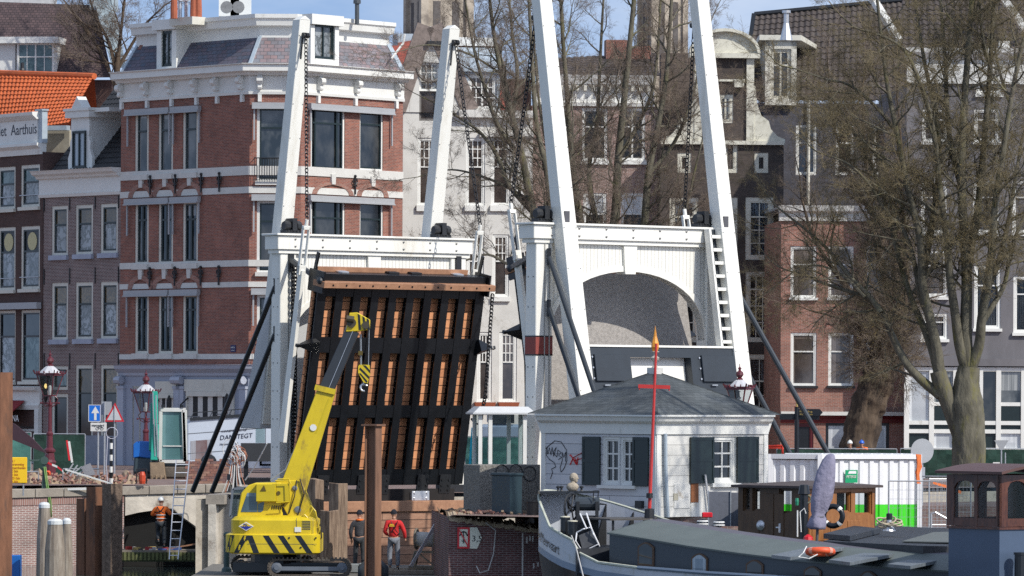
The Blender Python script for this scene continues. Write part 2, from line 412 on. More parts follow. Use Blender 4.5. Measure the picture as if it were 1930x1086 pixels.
def pantiles(b, A, B, C, D, tile=.24, course=.32, amp=.045, lift=.03):
 """A,B eaves (left,right), C,D ridge (right,left): rows of S-curved tiles, each course lapping the next"""
 A, B, C, D=map(Vector, (A,B,C,D));wl=(B-A).length;hl=((D-A).length+(C-B).length)/2
 nc=max(2, int(wl/tile));nr=max(2, int(hl/course));n=(B-A).cross(D-A).normalized()
 if n.z<0:n=-n
 k=5;nu=nc*k
 for r in range(nr):
  vs=[]
  for e, (fr_, lf)in enumerate(((r/nr,lift),((r+1)/nr,0))):
   for i in range(nu+1):
    t=i/nu;p=(A.lerp(B,t)).lerp(D.lerp(C,t), fr_)
    ph=2*pi*i/k;vs.append(p+n*(amp*(.5+.5*sin(ph))+lf))
  base=[v-n*(lift+.03)for v in vs[:nu+1]]
  vs2=vs+base;m=nu+1
  b.mesh(vs2, [(i,i+1,m+i+1,m+i)for i in range(nu)]+[(2*m+i,2*m+i+1,i+1,i)for i in range(nu)])
TILE_OR=mat('orange_pantile', (.52,.115,.030), .75, .22, 2.5, dirt=(.30,.085,.035), dirtamt=.12)
TILE_BR=mat('brown_pantile', (.060,.048,.044), .75, .3, 2.0, dirt=(.10,.085,.075), dirtamt=.2)
TILE_BK=mat('black_glazed_pantile', (.025,.025,.027), .5, .3, 2.0)
TILE_RD=mat('red_tile', (.26,.06,.04), .8, .3, 4, bump=.5, bscale=12)
SCALET=brick('brown_scale_tiles', (.10,.065,.065), (.066,.045,.048), (.03,.022,.024), bw=.22, bh=.17, mw=.02, bump=.9, stain=.35, sm=.5)
def txt(s, size, fr, u, v, z, m, name, parent, align='LEFT', ext=.004, shear=0, sx=1.0, flip=False, font=None, label=None):
 cu=bpy.data.curves.new('t', 'FONT');cu.body=s;cu.size=size;cu.align_x=align;cu.extrude=ext;cu.shear=shear;cu.resolution_u=2
 o=bpy.data.objects.new('t', cu);COL.objects.link(o)
 dg=bpy.context.evaluated_depsgraph_get();dg.update()
 me=bpy.data.meshes.new_from_object(o.evaluated_get(dg));bpy.data.objects.remove(o);
 w=Vector(parent['_w'])if parent is not None else Vector((0,0,0))
 b=MB();b.m=m
 b.mesh([fr.p(u+q.co.x*sx,v+q.co.z+ext,z+q.co.y)for q in me.vertices], [tuple(p.vertices)for p in me.polygons])
 bpy.data.meshes.remove(me)
 return b.build(name, m, parent, label=label)
GZ=2.8
def corner_building():
 B=thing('corner_building', 'tall red brick corner house with white bands, slate mansard roof and blue-grey shop front', 'house', (-11.4,221,GZ))
 L=Fr(468, 219, -48);C=Fr(o=L.o, ang=0);uC=C.U(566);Rr=C.sub(uC, 0, 50)
 uL=L.U(227, 500);uR=Rr.U(758, 500)
 pL=L.p(uL, 0, 0);pc1=L.o;pc2=Rr.o;pR=Rr.p(uR, 0, 0)
 path=[pL, pc1, pc2, pR]
 fl, fc, f2=Facade(B, L, BR_RED), Facade(B, C, BR_RED), Facade(B, Rr, BR_RED)
 zc=lambda y:L.Z(468, y)
 ztop=zc(178);zg=zc(692)
 cols=[(254,280), (298,326), (344,373)]
 rows=[(204,326,.30), (378,497,.27), (553,667,.24)]
 for ri, (ya, yb, tr)in enumerate(rows):
  for ci, (xa, xb)in enumerate(cols):
   dy=(xb-373)*-.045 if ri==0 else(xb-373)*-.02 if ri==1 else 0
   o=fl.win(xa, ya+dy, xb, yb+dy, frame=CREAM, sash=DKGREEN, t=.15, st=.07, tr=tr, mull=[.5]if ri else None, pane=G_CURT, sill=.22, sillmat=STONE, depth=.3)
 for(ya, yb, tr, bal)in[(200,342,.27,1), (378,514,.27,0), (556,680,.25,1)]:
  fc.win(484, ya, 542, yb, frame=WHITE, sash=DKGREEN, t=.12, st=.07, tr=tr, pane=G_CURT if bal else G_DARK, sill=.16, depth=.22)
  if bal:
   u0, u1, z0, z1=fc.rect(480, ya, 546, yb);b=MB()
   for i in range(15):
    x=u0+(u1-u0)*i/14;b.tube([C.p(x,.22,z0+.05),C.p(x,.22,z0+1.0)], .012, 4)
   b.bar(C.p(u0,.22,z0+1.0), C.p(u1,.22,z0+1.0), .04, .04);b.bar(C.p(u0,.22,z0+.05), C.p(u1,.22,z0+.05), .04, .03)
   for x in(u0, u1):b.bar(C.p(x,0,z0+1.0), C.p(x,.22,z0+1.0), .03, .03)
   b.build('balcony_railing', IRON, B)
 for(ya, yb, tr)in[(197,321,.27), (375,500,.27), (556,690,.25)]:
  fw=f2.win(586, ya, 650, yb, frame=WHITE, sash=DKGREEN, t=.10, st=.06, tr=tr, mull=[.12,.82], pane=G_DARK, depth=.2)
  f2.win(678, ya+4, 722, yb, frame=WHITE, sash=DKGREEN, t=.08, st=.06, tr=tr, pane=G_DARK, depth=.2)
 fl.wall(uL, 0, zg, ztop, sides=False);fc.wall(0, uC, zg, ztop, sides=False);f2.wall(0, uR, zg, ztop, sides=False)
 bb=MB();back=[L.p(uL,-9,0), Rr.p(uR,-9,0)]
 for a, c in((pL,back[0]), (back[0],back[1]), (back[1],pR)):
  bb.face([(a.x,a.y,GZ),(c.x,c.y,GZ),(c.x,c.y,ztop),(a.x,a.y,ztop)])
 bb.build('party_wall', BR_RED, B)
 bp=MB();bp.m=IRON
 for(ya, yb, nm)in[(313,330,0), (352,364,1), (490,502,0), (531,541,1), (667,677,0)]:
  za, zb=zc(ya), zc(yb);b=MB();b.sweep(path, [(-.03,zb),(.05,zb),(.05,za),(-.03,za)]);b.build('string_course', STONE, B)
 def arch(fr, uc, zb, hw, par, rise=.55):
  b=MB();n=10;th=.30
  for i in range(n):
   a0=pi*i/n;a1=pi*(i+1)/n
   q=[(uc+cos(a)*(hw+d),zb+sin(a)*(rise*(hw+d)/hw))for a, d in((a0,0),(a1,0),(a1,th),(a0,th))]
   b.fprism(fr, q, .0, .075)
  b.build('brick_arch', BR_ORANGE, par)
  k=MB();k.fprism(fr, [(uc-.11,zb+rise+.03),(uc+.11,zb+rise+.03),(uc+.15,zb+rise+.47),(uc-.15,zb+rise+.47)], .0, .11);k.build('keystone', STONE, par)
 def anchor(fr, u, z, par, h=.8):
  b=MB();b.bar(fr.p(u,.09,z-h/2), fr.p(u,.09,z+h/2), .07, .05, fr.v)
  for s_ in(-1, 1):
   b.tube([fr.p(u,.09,z+.02),fr.p(u+s_*.14,.09,z+.14),fr.p(u+s_*.10,.09,z+.27)], .035, 5)
   b.tube([fr.p(u,.09,z+.05),fr.p(u+s_*.12,.09,z-.04)], .03, 5)
  b.sphere(fr.p(u,.09,z+h/2), .07, 6, 4);b.build('wall_anchor', IRON, par)
 for yb in(364, 541):
  for xa, xb in cols:
   arch(L, (L.U(xa)+L.U(xb))/2+.0, zc(yb)-.02, .78 if False else .62, B, .42)
  for x in(285, 332, 381, 415):anchor(L, L.U(x), zc(yb-22), B)
  arch(Rr, (Rr.U(598)+Rr.U(652))/2, zc(yb)+.0, 1.05, B, .42);arch(Rr, (Rr.U(678)+Rr.U(722))/2, zc(yb)+.0, .75, B, .42)
  anchor(Rr, Rr.U(666), zc(yb-20), B);
 def cassette(fr, u0, u1, z, arms=True):
  b=MB();b.box(fr, u0, u1, .06, .26, z-.10, z+.12);b.box(fr, u0, u1, .10, .31, z-.16, z-.102)
  if arms:
   for u in(u0+.06, u1-.1):b.box(fr, u, u+.07, .10, .16, z-1.5, z-.16)
  b.build('awning_cassette', mat('awning_case_grey',(.36,.37,.38),.4,.05,3), B)
 for y in(199, 372, 549):
  cassette(L, L.U(241), L.U(324), zc(y));cassette(L, L.U(327), L.U(380), zc(y))
  cassette(C, C.U(474), C.U(552), zc(y));cassette(Rr, Rr.U(577), Rr.U(735), zc(y))
 for x in(240, 326, 382):pass
 zf0, zf1, zk=zc(178), zc(142), zc(121)
 b=MB();b.sweep(path, [(-.2,zf0),(.10,zf0),(.12,zf0+.12),(.07,zf0+.14),(.07,zf1),(-.2,zf1)]);b.build('frieze', WHITE, B)
 b=MB();b.sweep(path, [(-.2,zf1),(.30,zf1),(.36,zf1+.10),(.62,zf1+.16),(.62,zf1+.40),(.72,zf1+.46),(.72,zk),(-.2,zk)]);b.build('cornice', WHITE, B)
 def corbel(fr, u):
  b=MB();z1=zf1-.01
  b.fprism(fr, [(u-.10,z1),(u+.10,z1),(u+.10,zf0+.25),(u-.10,zf0+.25)], .065, .26)
  b.lathe(fr.p(u-.13,.26,z1-.2), [(.16,0),(.16,.26)], 10, fr.u);b.lathe(fr.p(u-.08,.20,zf0+.3), [(.10,0),(.10,.16)], 8, fr.u)
  b.box(fr, u-.08, u+.08, .0, .14, zf0-.32, zf0-.01);b.build('corbel', WHITE, B)
 for x in(232, 280, 326, 373, 412, 459):corbel(L, L.U(x,160))
 for x in(598, 668, 745):corbel(Rr, Rr.U(x,160))
 corbel(C, C.U(490,160));corbel(C, C.U(556,160))
 zm=zc(62);b=MB();low=off_path(path, .0);hi=off_path(path, -.95)
 for i in range(3):
  a, c, d, e=low[i], low[i+1], hi[i+1], hi[i]
  b.m=SLATE if i==0 else SLATEL  # same slates in two tones: shaded left face, sunlit other faces
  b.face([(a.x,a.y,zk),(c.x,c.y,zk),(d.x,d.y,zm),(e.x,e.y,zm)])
 b.build('mansard_roof', None, B)
 for i in(0, 1, 2, 3):b=MB();b.bar((low[i].x,low[i].y,zk), (hi[i].x,hi[i].y,zm), .16 if i!=3 else .3, .08);b.build('hip_flashing', LEAD, B)
 b=MB();b.sweep(path, [(-1.3,zm-.35),(-.86,zm-.35),(-.82,zm+.3),(-.55,zm+.36),(-.50,zm+.62),(-.42,zm+.68),(-.42,zm+.85),(-1.3,zm+.85)]);b.build('roof_cornice', WHITE, B)
 tp=off_path(path, -1.0);zz=zm+.84
 b=MB();bk=[L.p(uL,-8.5,0), Rr.p(uR,-8.5,0)]
 b.face([(q.x,q.y,zz)for q in tp]+[(bk[1].x,bk[1].y,zz),(bk[0].x,bk[0].y,zz)])
 b.face([(bk[0].x,bk[0].y,ztop),(tp[0].x,tp[0].y,zk),(tp[0].x,tp[0].y,zz),(bk[0].x,bk[0].y,zz)]);b.face([(bk[1].x,bk[1].y,ztop),(tp[3].x,tp[3].y,zk),(tp[3].x,tp[3].y,zz),(bk[1].x,bk[1].y,zz)])
 b.build('flat_roof', LEAD, B)
 b=MB();q=L.p(uL-.35, 0, 0)
 b.hexa([L.p(uL-.02,-.3,zk),L.p(uL+.25,-.3,zk),L.p(uL+.25,-4,zk),L.p(uL-.02,-4,zk)], [L.p(uL+.3,-1,zm+.3),L.p(uL+.5,-1,zm+.3),L.p(uL+.5,-4,zm+.3),L.p(uL+.3,-4,zm+.3)]);b.build('parapet', BR_RED, B)
 def dormer(fr, xa, ya, xb, yb, xo0, xo1, fw):
  u0, u1=fr.U(xa, (ya+yb)/2), fr.U(xb, (ya+yb)/2);z0, z1=fr.Z((xa+xb)/2, yb, -.05), fr.Z((xa+xb)/2, ya, -.05)
  b=MB();t=fw;v0, v1=-1.2, -.02
  b.box(fr, u0-t, u0, v0, v1, zk, z1+.2);b.box(fr, u1, u1+t, v0, v1, zk, z1+.2);b.box(fr, u0, u1, v0, v1, z1, z1+.2);b.box(fr, u0, u1, v0, v1+.05, zk, z0)
  b.box(fr, u0-t-.12, u1+t+.12, v0, .16, zm+.42, zm+.86);b.box(fr, u0-t-.04, u1+t+.04, v0, .05, z1+.2, zm+.42)
  dd=b.build('dormer', WHITE, B)
  f=Facade(B, Fr(o=fr.p(0,-.05,0),ang=math.degrees(fr.ang)), WHITE)
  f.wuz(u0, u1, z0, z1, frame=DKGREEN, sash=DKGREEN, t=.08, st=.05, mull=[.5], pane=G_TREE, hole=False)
 dormer(L, 303, 58, 323, 126, 0, 0, .32);dormer(Rr, 594, 46, 632, 112, 0, 0, .26)
 for x, y in((327,2), (364,2), (373,2)):
  p=at(x+1, 18, 222);b=MB();b.lathe(p, [(.16,-.4),(.16,.0),(.14,.5),(.17,.52),(.17,.6),(.12,.62)], 10);b.build('chimney_pot', mat('terracotta',(.35,.10,.05),.8,.15,4), B)
 for x in(338, 350):
  p=at(x+1, 16, 222.5);b=MB();b.lathe(p, [(.09,-.4),(.09,.3),(.2,.32),(.2,.45),(.1,.5),(.1,.75)], 10);b.build('flue_pipe', ALU, B)
 p=at(348, 18, 222.3);b=MB();q=Fr(o=p, ang=-48);b.box(q, -.75, .85, -.5, .25, p.z-.7, p.z-.36);b.build('chimney_stack', CREAM, B)
 for x0 in(432, 454):
  p=at(x0, 12, 224);q=Fr(o=p, ang=0);b=MB();b.m=WHITE;b.box(q, -.45, .45, -.25, .15, p.z-.45, p.z+.3);b.m=mat('fan_grille', (.2,.2,.2), .5, .2, 6)
  b.lathe(q.p(-.1,.151,p.z-.05), [(.27,0),(.27,.01)], 16, q.v);b.build('air_conditioner', None, B)
 p=at(673, 12, 222);b=MB();b.lathe(p, [(.1,-.8),(.1,.1),(.17,.12),(.17,.26),(.05,.35)], 10);b.build('vent_pipe', mat('dark_lead',(.06,.07,.08),.5,.1,4), B)
 b=MB();b.tube([Rr.p(uR-.3,.35,zm+.3),Rr.p(uR-.3,.25,zm-.1),Rr.p(uR-.9,.1,zm-.8)], .05, 6);b.build('rain_pipe', WHITE, B)
 zs=GZ;zsh=zc(690)
 b=MB();b.sweep(path, [(-.3,zs),(.02,zs),(.02,zsh-.15),(-.3,zsh-.15)]);b.build('shop_front', GREYP, B)
 b=MB();b.sweep(path, [(-.3,zsh-.42),(.10,zsh-.42),(.12,zsh-.3),(.32,zsh-.12),(.36,zsh+.02),(.40,zsh+.05),(-.3,zsh+.08)]);b.build('shop_cornice', mat('pale_blue_grey_paint',(.38,.41,.48),.5,.05,2), B)
 PB=mat('pale_blue_grey_paint', (.3,.3,.3))
 b=MB()
 for x in(231, 337, 344, 461):
  u=L.U(x, 760);b.box(L, u-.22, u+.22, .02, .14, GZ, zsh-.9);b.box(L, u-.26, u+.26, .02, .18, zsh-1.0, zsh-.88)
  b.lathe(L.p(u-.2,.22,zsh-.62), [(.18,0),(.18,.4)], 8, L.u);b.build('pilaster', PB, B);b=MB()
 STR=mat('shop_blind_black', (.02,.02,.02), .7);WB=mat('shop_blind_white', (.62,.60,.55), .7, .05)
 def shopwin(xa, xb, ya, yb, n):
  u0, u1=L.U(xa, 760), L.U(xb, 760);z1, z0=zc(ya), zc(yb);b=MB()
  b.m=CREAM;b.box(L, u0-.12, u0, .02, .09, z0, z1+.5);b.box(L, u1, u1+.12, .02, .09, z0, z1+.5);b.box(L, u0-.18, u1+.18, .025, .13, z1, z1+.52)
  b.box(L, u0, u1, .02, .16, z1-.22, z1-.004)
  w=(u1-u0)/(2*n+1)
  for i in range(2*n+1):
   b.m=STR if i%2 else WB;b.box(L, u0+w*i+.005, u0+w*(i+1)-.005, .021, .05, z0, z1-.22)
  b.m=IRON;b.tube([L.p(u0+.05,.1,z1-.3),L.p(u0+.05,.5,z1-.6),L.p(u0+.05,.5,z0)], .04, 5);b.tube([L.p(u1-.3,.1,z1-.1),L.p(u1-.05,.4,z1-.3),L.p(u1-.05,.4,z0)], .06, 5)
  b.build('shop_window', None, B)
 shopwin(301, 331, 742, 800, 2);shopwin(356, 440, 738, 800, 4)
 f=Facade(B, Fr(o=L.p(0,.06,0),ang=-48), WHITE)
 f.win(248, 728, 264, 868, frame=CREAM, sash=WHITE, t=.12, st=.1, tr=.4, pane=G_DARK, hole=False, name='door')
 f.win(580, 720, 580.5, 721, hole=False)if False else None
 f2b=Facade(B, Fr(o=Rr.p(0,.06,0),ang=50), WHITE);
 f2b.wuz(.5, 2.3, GZ+.9, zsh-.9, frame=CREAM, sash=DKGREEN, tr=.3, pane=G_DARK, hole=False);f2b.wuz(3.0, 5.0, GZ+.9, zsh-.9, frame=CREAM, sash=DKGREEN, tr=.3, pane=G_DARK, hole=False)
 f3=Facade(B, Fr(o=C.p(0,.06,0),ang=0), WHITE);f3.wuz(.5, 1.7, GZ+.1, zsh-.9, frame=CREAM, sash=DKGREEN, tr=.3, pane=G_DARK, hole=False, name='door')
 b=MB();b.m=mat('enamel_blue', (.008,.012,.09), .3);u=L.U(440, 657);z=zc(657);b.box(L, u-.17, u+.17, .0, .03, z-.15, z+.15);pl=b.build('street_sign', None, B)
 txt('AMSTEL', .085, L, u-.14, .031, z+.02, WHITE, 'lettering', pl, sx=.95);txt('centrum', .06, L, u-.1, .031, z-.09, WHITE, 'lettering', pl)
 return B
corner_building()
def narrow_house():
 L=Fr(227, 225.8, -50);B=thing('canal_house', 'narrow purple-brown brick house with broad white cornice and a bell-shaped white dormer', 'house', tuple(L.o[:2])+(GZ,))
 f=Facade(B, L, BR_PURPLE);uL=L.U(79, 500);Z=lambda y, x=150:L.Z(x, y)
 for(xa, xb)in((97,128), (142,175), (189,222)):
  for(ya, yb, k)in((386,480,0), (532,640,1)):
   dy=-(xb-175)*.045 if k==0 else-(xb-175)*.02
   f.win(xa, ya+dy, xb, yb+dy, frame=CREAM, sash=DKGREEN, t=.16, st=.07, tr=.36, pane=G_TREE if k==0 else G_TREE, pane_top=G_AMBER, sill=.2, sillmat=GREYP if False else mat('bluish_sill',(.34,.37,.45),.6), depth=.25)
 f.win(97, 690, 128, 735, frame=CREAM, sash=DKGREEN, t=.16, pane=G_GREEN, depth=.25)
 f.win(97, 742, 128, 868, frame=CREAM, sash=DKGREEN, t=.16, pane=G_DARK, depth=.3, name='door')
 for xa, xb in((142,175), (189,222)):
  f.win(xa, 688, xb, 830, frame=CREAM, sash=DKGREEN, t=.16, tr=.36, pane=G_DARK, pane_top=G_AMBER, depth=.25)
 zt=Z(368);f.wall(uL, 0, GZ, zt, back=8)
 b=MB();b.box(L, uL, 0, 0, .06, GZ, GZ+1.3);b.build('plinth', mat('grey_plinth',(.25,.27,.32),.7), B)
 zk=Z(320)
 path=[L.p(uL-.15,0,0), L.p(.02,0,0)]
 b=MB();b.sweep(path, [(-.2,zt-.05),(.10,zt-.05),(.14,zt+.08),(.08,zt+.12),(.08,zt+.75),(.25,zt+.80),(.30,zt+.9),(.5,zt+.98),(.55,zk-.08),(.62,zk),(-.2,zk)]);b.build('cornice', WHITE, B)
 zr=Z(150, 210)
 b=MB();pantiles(b, L.p(uL+.3,-.3,zk+.02), L.p(-.02,-.3,zk+.02), L.p(-.02,-4.2,zr+.4), L.p(uL+.3,-4.2,zr+.4));b.face([L.p(uL+.3,-4.2,zr+.4),L.p(-.02,-4.2,zr+.4),L.p(-.02,-8,zt),L.p(uL+.3,-8,zt)]);b.build('roof', TILE_BK, B)
 b=MB();b.tube([L.p(uL+1.5,-4.2,zr+.5),L.p(-.02,-4.2,zr+.5)], .16, 8);b.build('ridge_tiles', TILE_BR, B)
 b=MB();b.bar(L.p(-.02,-.2,zk), L.p(-.02,-4.2,zr+.5), .18, .3);b.build('verge_board', LEAD, B)
 for ya, yb in((372,396), (505,535), (666,696)):
  for x in(84, 132, 180, 224):b=MB();b.bar(L.p(L.U(x,ya+12),.03,Z(ya)), L.p(L.U(x,ya+12),.03,Z(yb)), .05, .03, L.v);b.build('wall_anchor', IRON, B)
 ua, ub=L.U(139, 280, -.3), L.U(163, 280, -.3);z0, z1=zk, L.Z(150, 247, -.3);zt2=L.Z(150, 222, -.3)
 uc=(ua+ub)/2;hw=(ub-ua)/2
 out=[(uc-hw*1.85,z0), (uc-hw*1.9,z0+.55), (uc-hw*1.55,z0+.9), (uc-hw*1.6,z0+1.25), (uc-hw*1.35,z0+1.5), (uc-hw*1.45,z0+1.9), (uc-hw*1.4,zt2)]
 out=[(u,min(z,zt2))for u, z in out];rout=[(2*uc-u,z)for u, z in reversed(out)]
 b=MB();b.fprism(L, out+rout, -.45, -.3)
 b.box(L, uc-hw*1.4, uc-hw*1.3, -3.6, -.45, z0+.4, zt2);b.box(L, uc+hw*1.3, uc+hw*1.4, -3.6, -.45, z0+.4, zt2)
 b.box(L, uc-hw*1.9, uc+hw*1.9, -3.6, -.12, zt2, zt2+.38);b.fprism(L, [(uc-hw*.9,zt2+.38),(uc+hw*.9,zt2+.38),(uc,zt2+.95)], -.6, -.1)
 b.box(L, uc-hw*2.0, uc+hw*2.0, -3.6, -.05, zt2+.30, zt2+.42);b.box(L, uc+hw*1.4, uc+hw*4.2, -2.2, -.4, zt2+.22, zt2+.4);b.build('dormer', WHITE, B)
 g=Facade(B, Fr(o=L.p(0,-.26,0),ang=-50), WHITE);g.wuz(ua, ub, z0+.1, z1, frame=DKGREEN, sash=DKGREEN, t=.06, st=.05, mull=[.5], pane=G_BLUE, hole=False, proud=True)
 b=MB();b.box(L, uc+hw*1.45, -.5, -3.8, -1.0, zk, zt2+.15);
 b=MB();b.lathe(L.p(L.U(218,115),-4.6,L.Z(218,130)), [(.14,0),(.14,.9),(.18,.9),(.18,1.1),(.1,1.2)], 8);b.build('flue_pipe', IRON, B)
 p=L.p(L.U(112,725), .75, Z(728));lamp_wall(p, L)
 return B
def lamp_wall(p, L):
 o=thing('wall_lantern', 'small black lantern on a bracket beside the tall house door, lit inside', 'lantern', tuple(p))
 b=MB();b.lathe(p, [(.03,-.75),(.09,-.6),(.12,-.5),(.12,-.48)], 6);b.lathe(p, [(.25,.38),(.22,.42),(.10,.6),(.05,.75),(.02,.95)], 6)
 for j in range(6):
  a=2*pi*j/6;b.tube([p+Vector((cos(a)*.11,sin(a)*.11,-.5)),p+Vector((cos(a)*.23,sin(a)*.23,.38))], .015, 4)
 b.bar(p+Vector((0,0,.75)), p-L.v*.75+Vector((0,0,.75)), .04, .04);b.build('frame', IRON, o)
 g=MB();g.lathe(p, [(.10,-.48),(.22,.37)], 6);g.build('glass', clear_glass('lantern_glass'), o)
 m=mat('lamp_glow', (1,.75,.35), .5);bs=m.node_tree.nodes['Principled BSDF'];bs.inputs['Emission Color'].default_value=(1, .6, .2, 1);bs.inputs['Emission Strength'].default_value=4
 g=MB();g.sphere(p, .07, 8, 5, (1,1,1.6));g.build('bulb', m, o)
narrow_house()
def left_house():
 L=Fr(79, 230.4, -55);B=thing('canal_house', 'dark brown brick house with white name board, orange pantile roof and a cafe below', 'house', tuple(L.o[:2])+(GZ,))
 f=Facade(B, L, BR_DARK);uL=L.U(-90, 500);Z=lambda y, x=40:L.Z(x, y)
 for(xa, xb)in((-44,-12), (-4,29), (39,75)):
  for i, (ya, yb)in enumerate(((312,392),(427,546))):
   dy=-(xb-60)*(.09 if i==0 else .05)
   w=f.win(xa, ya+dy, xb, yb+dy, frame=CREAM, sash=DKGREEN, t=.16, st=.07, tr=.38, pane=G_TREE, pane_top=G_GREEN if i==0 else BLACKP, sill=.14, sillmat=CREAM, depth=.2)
   u0, u1, z0, z1=f.rect(xa, ya+dy, xb, yb+dy)
   if i==1:
    b=MB();b.lathe(L.p((u0+u1)/2,-.13,z1-.2-(z1-z0)*.17), [(.42,0),(.42,.03)], 14, L.v);b.build('blind_medallion', mat('pale_yellow_blind',(.55,.50,.28),.7,.1,8), B)
   b=MB();b.bar(L.p(u0,.05,z0+.55), L.p(u1,.05,z0+.55), .04, .04);b.build('window_rail', STEEL, B)
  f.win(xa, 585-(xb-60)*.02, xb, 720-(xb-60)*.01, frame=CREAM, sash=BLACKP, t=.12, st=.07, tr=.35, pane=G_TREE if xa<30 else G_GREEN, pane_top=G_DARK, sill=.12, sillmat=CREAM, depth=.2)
 zt=L.Z(60, 288);f.wall(uL, 0, GZ, zt, back=9)
 b=MB();b.box(L, L.U(-60,580), -.02, .05, .3, Z(583), Z(575)+.1);b.build('awning_cassette', mat('awning_case_grey',(.4,.4,.4)), B)
 b=MB();zp=L.Z(60, 268);path=[L.p(uL,0,0), L.p(-.05,0,0)]
 b.sweep(path, [(-.2,zt-.1),(.08,zt-.1),(.12,zt+.15),(.3,zt+.3),(.3,zt+.42),(-.2,zt+.42)])
 ztp=L.Z(60, 226);b.box(L, uL, -.35, -.25, .12, zt+.42, ztp);b.sweep([L.p(uL,0,0),L.p(-.25,0,0)], [(-.25,ztp),(.2,ztp),(.42,ztp+.18),(.45,ztp+.32),(-.25,ztp+.36)])
 b.build('name_board', WHITE, B)
 b=MB();b.box(L, -.35, .0, -.22, .06, zt+.42, ztp+.36);b.box(L, -.6, .05, -.25, .10, ztp+.37, ztp+.45);b.build('board_end', LEAD, B)
 tz=zt+.85;DK=mat('sign_letter_grey', (.06,.07,.09), .6)
 txt('Aarthuis', .70, L, L.U(25,245), .125, tz-.0, DK, 'lettering', B, sx=1.0);txt('Het', .70, L, L.U(-5,250), .125, tz-.0, DK, 'lettering', B, sx=1.0)
 zr0=ztp+.2;
 q=Fr(o=L.p(-.0,-.6,0), ang=-22)
 A=at(-60, 262, 248);Bq=at(132, 232, 240);Cq=at(178, 146, 245);Dq=at(-60, 138, 253)
 b=MB();pantiles(b, A, Bq, Cq, Dq, .30, .42, .06, .05);b.face([Dq,Cq,Cq+Vector((0,3,-3)),Dq+Vector((0,3,-3))]);b.build('roof', TILE_OR, B)
 b=MB();b.tube([Dq+Vector((0,0,.05)),Cq+Vector((0,0,.05))], .16, 8);b.build('ridge_tiles', TILE_OR, B)
 b=MB();b.box(Fr(o=at(86,240,232.5),ang=-20), -.1, 1.1, -.3, .1, at(100,243,231).z, at(100,234,231).z);b.build('gutter', LEAD, B)
 b=MB();q=Fr(o=at(82,260,233), ang=-20);b.box(q, 0, 1.3, -4, 0, GZ, at(100,243,232).z);b.build('side_wall', mat('stained_render',(.36,.33,.26),.8,.3,.8), B)
 zc_=Z(735);path=[L.p(uL,0,0), L.p(.0,0,0)]
 b=MB();b.sweep(path, [(-.2,zc_-.9),(.15,zc_-.9),(.2,zc_-.7),(.12,zc_-.6),(.12,zc_-.1),(.4,zc_),(.45,zc_+.12),(-.2,zc_+.2)]);b.box(L, -.35, 0, .0, .2, GZ, zc_-.9);b.build('cafe_fascia', WHITE, B)
 b=MB();u0, u1=L.U(-40, 765), L.U(53, 765);z=Z(757);RD=mat('awning_red', (.22,.010,.014), .8, .1, 5)
 b.hexa([L.p(u0,.9,z-.55),L.p(u1,.9,z-.55),L.p(u1,.2,z+.0),L.p(u0,.2,z+.0)], [L.p(u0,.9,z-.50),L.p(u1,.9,z-.50),L.p(u1,.2,z+.05),L.p(u0,.2,z+.05)])
 b.box(L, u0, u1, .88, .9, z-.95, z-.55);aw=b.build('awning', RD, B);txt('ARENA', .42, L, L.U(8,765,.9), .905, z-.90, WHITE, 'lettering', aw)
 g=Facade(B, Fr(o=L.p(0,.04,0),ang=-55), WHITE)
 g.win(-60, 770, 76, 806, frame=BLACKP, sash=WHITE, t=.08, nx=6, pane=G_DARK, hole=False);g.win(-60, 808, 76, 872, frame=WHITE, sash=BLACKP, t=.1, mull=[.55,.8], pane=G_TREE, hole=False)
 return B
left_house()
def far_house():
 B=thing('dark_roof_house', 'big house behind with a brown fish-scale tile roof, wide white dormer and pale coping', 'house', tuple(at(60,300,245))[:2]+(GZ,))
 q=Fr(60, 264, -8);b=MB();b.m=BR_DARK
 b.box(q, q.U(-120), q.U(205), -10, -.5, GZ, q.Z(60,150));b.build('wall', BR_DARK, B)
 P=lambda x, y, v:q.p(q.U(x,y,v), v, q.Z(x,y,v))
 b=MB();b.face([P(-120,150,0),P(212,146,0),P(181,10,-3.2),P(-120,0,-3.2)]);b.face([P(-120,0,-3.2),P(181,10,-3.2),P(181,60,-9),P(-120,60,-9)]);b.build('roof', SCALET, B)
 b=MB();b.m=mat('coping_lead', (.33,.40,.43), .5, .12, 1.5)
 b.prism([P(180,8,-3.0),P(190,8,-3.0),P(222,128,.1),P(212,128,.1)], (0,-.25,.0));b.prism([P(188,0,-3.1),P(212,-6,-3.1),P(238,128,.0),P(222,128,.0)], (0,-.1,0))
 b.box(Fr(o=P(180,10,-3.2),ang=-8), -.2, 1.0, -1, .5, q.Z(190,20,-3), q.Z(190,-20,-3));b.build('coping', None, B)
 b=MB();u0, u1=q.U(-120, 100), q.U(27, 100);b.box(q, u0, u1, -3, -.25, q.Z(30,146), q.Z(30,80));b.box(q, u0, q.U(111,80), -3.2, .25, q.Z(30,82), q.Z(30,70));b.box(q, q.U(100,110), q.U(105,110), -3, -.2, q.Z(100,146), q.Z(100,82));b.build('dormer', WHITE, B)
 f=Facade(B, Fr(o=q.p(0,-.05,0),ang=-8), WHITE);f.win(31, 80, 102, 146, t=.08, st=.05, nx=4, tr=.4, lower=(4,1), mull=[.5], pane=G_GREEN, hole=False)
 b=MB();p=at(42, 146, 250);b.lathe(p, [(.16,0),(.16,.35),(.10,.45),(.10,.7),(.02,.75)], 8);b.build('vent_pipe', IRON, B)
 b=MB();p=at(55, 4, 272);qq=Fr(o=p, ang=0);b.box(qq, -3, 1.3, -2, 0, p.z-1, p.z+1);b.build('rooftop_block', mat('light_render',(.5,.5,.5),.7), B)
far_house()
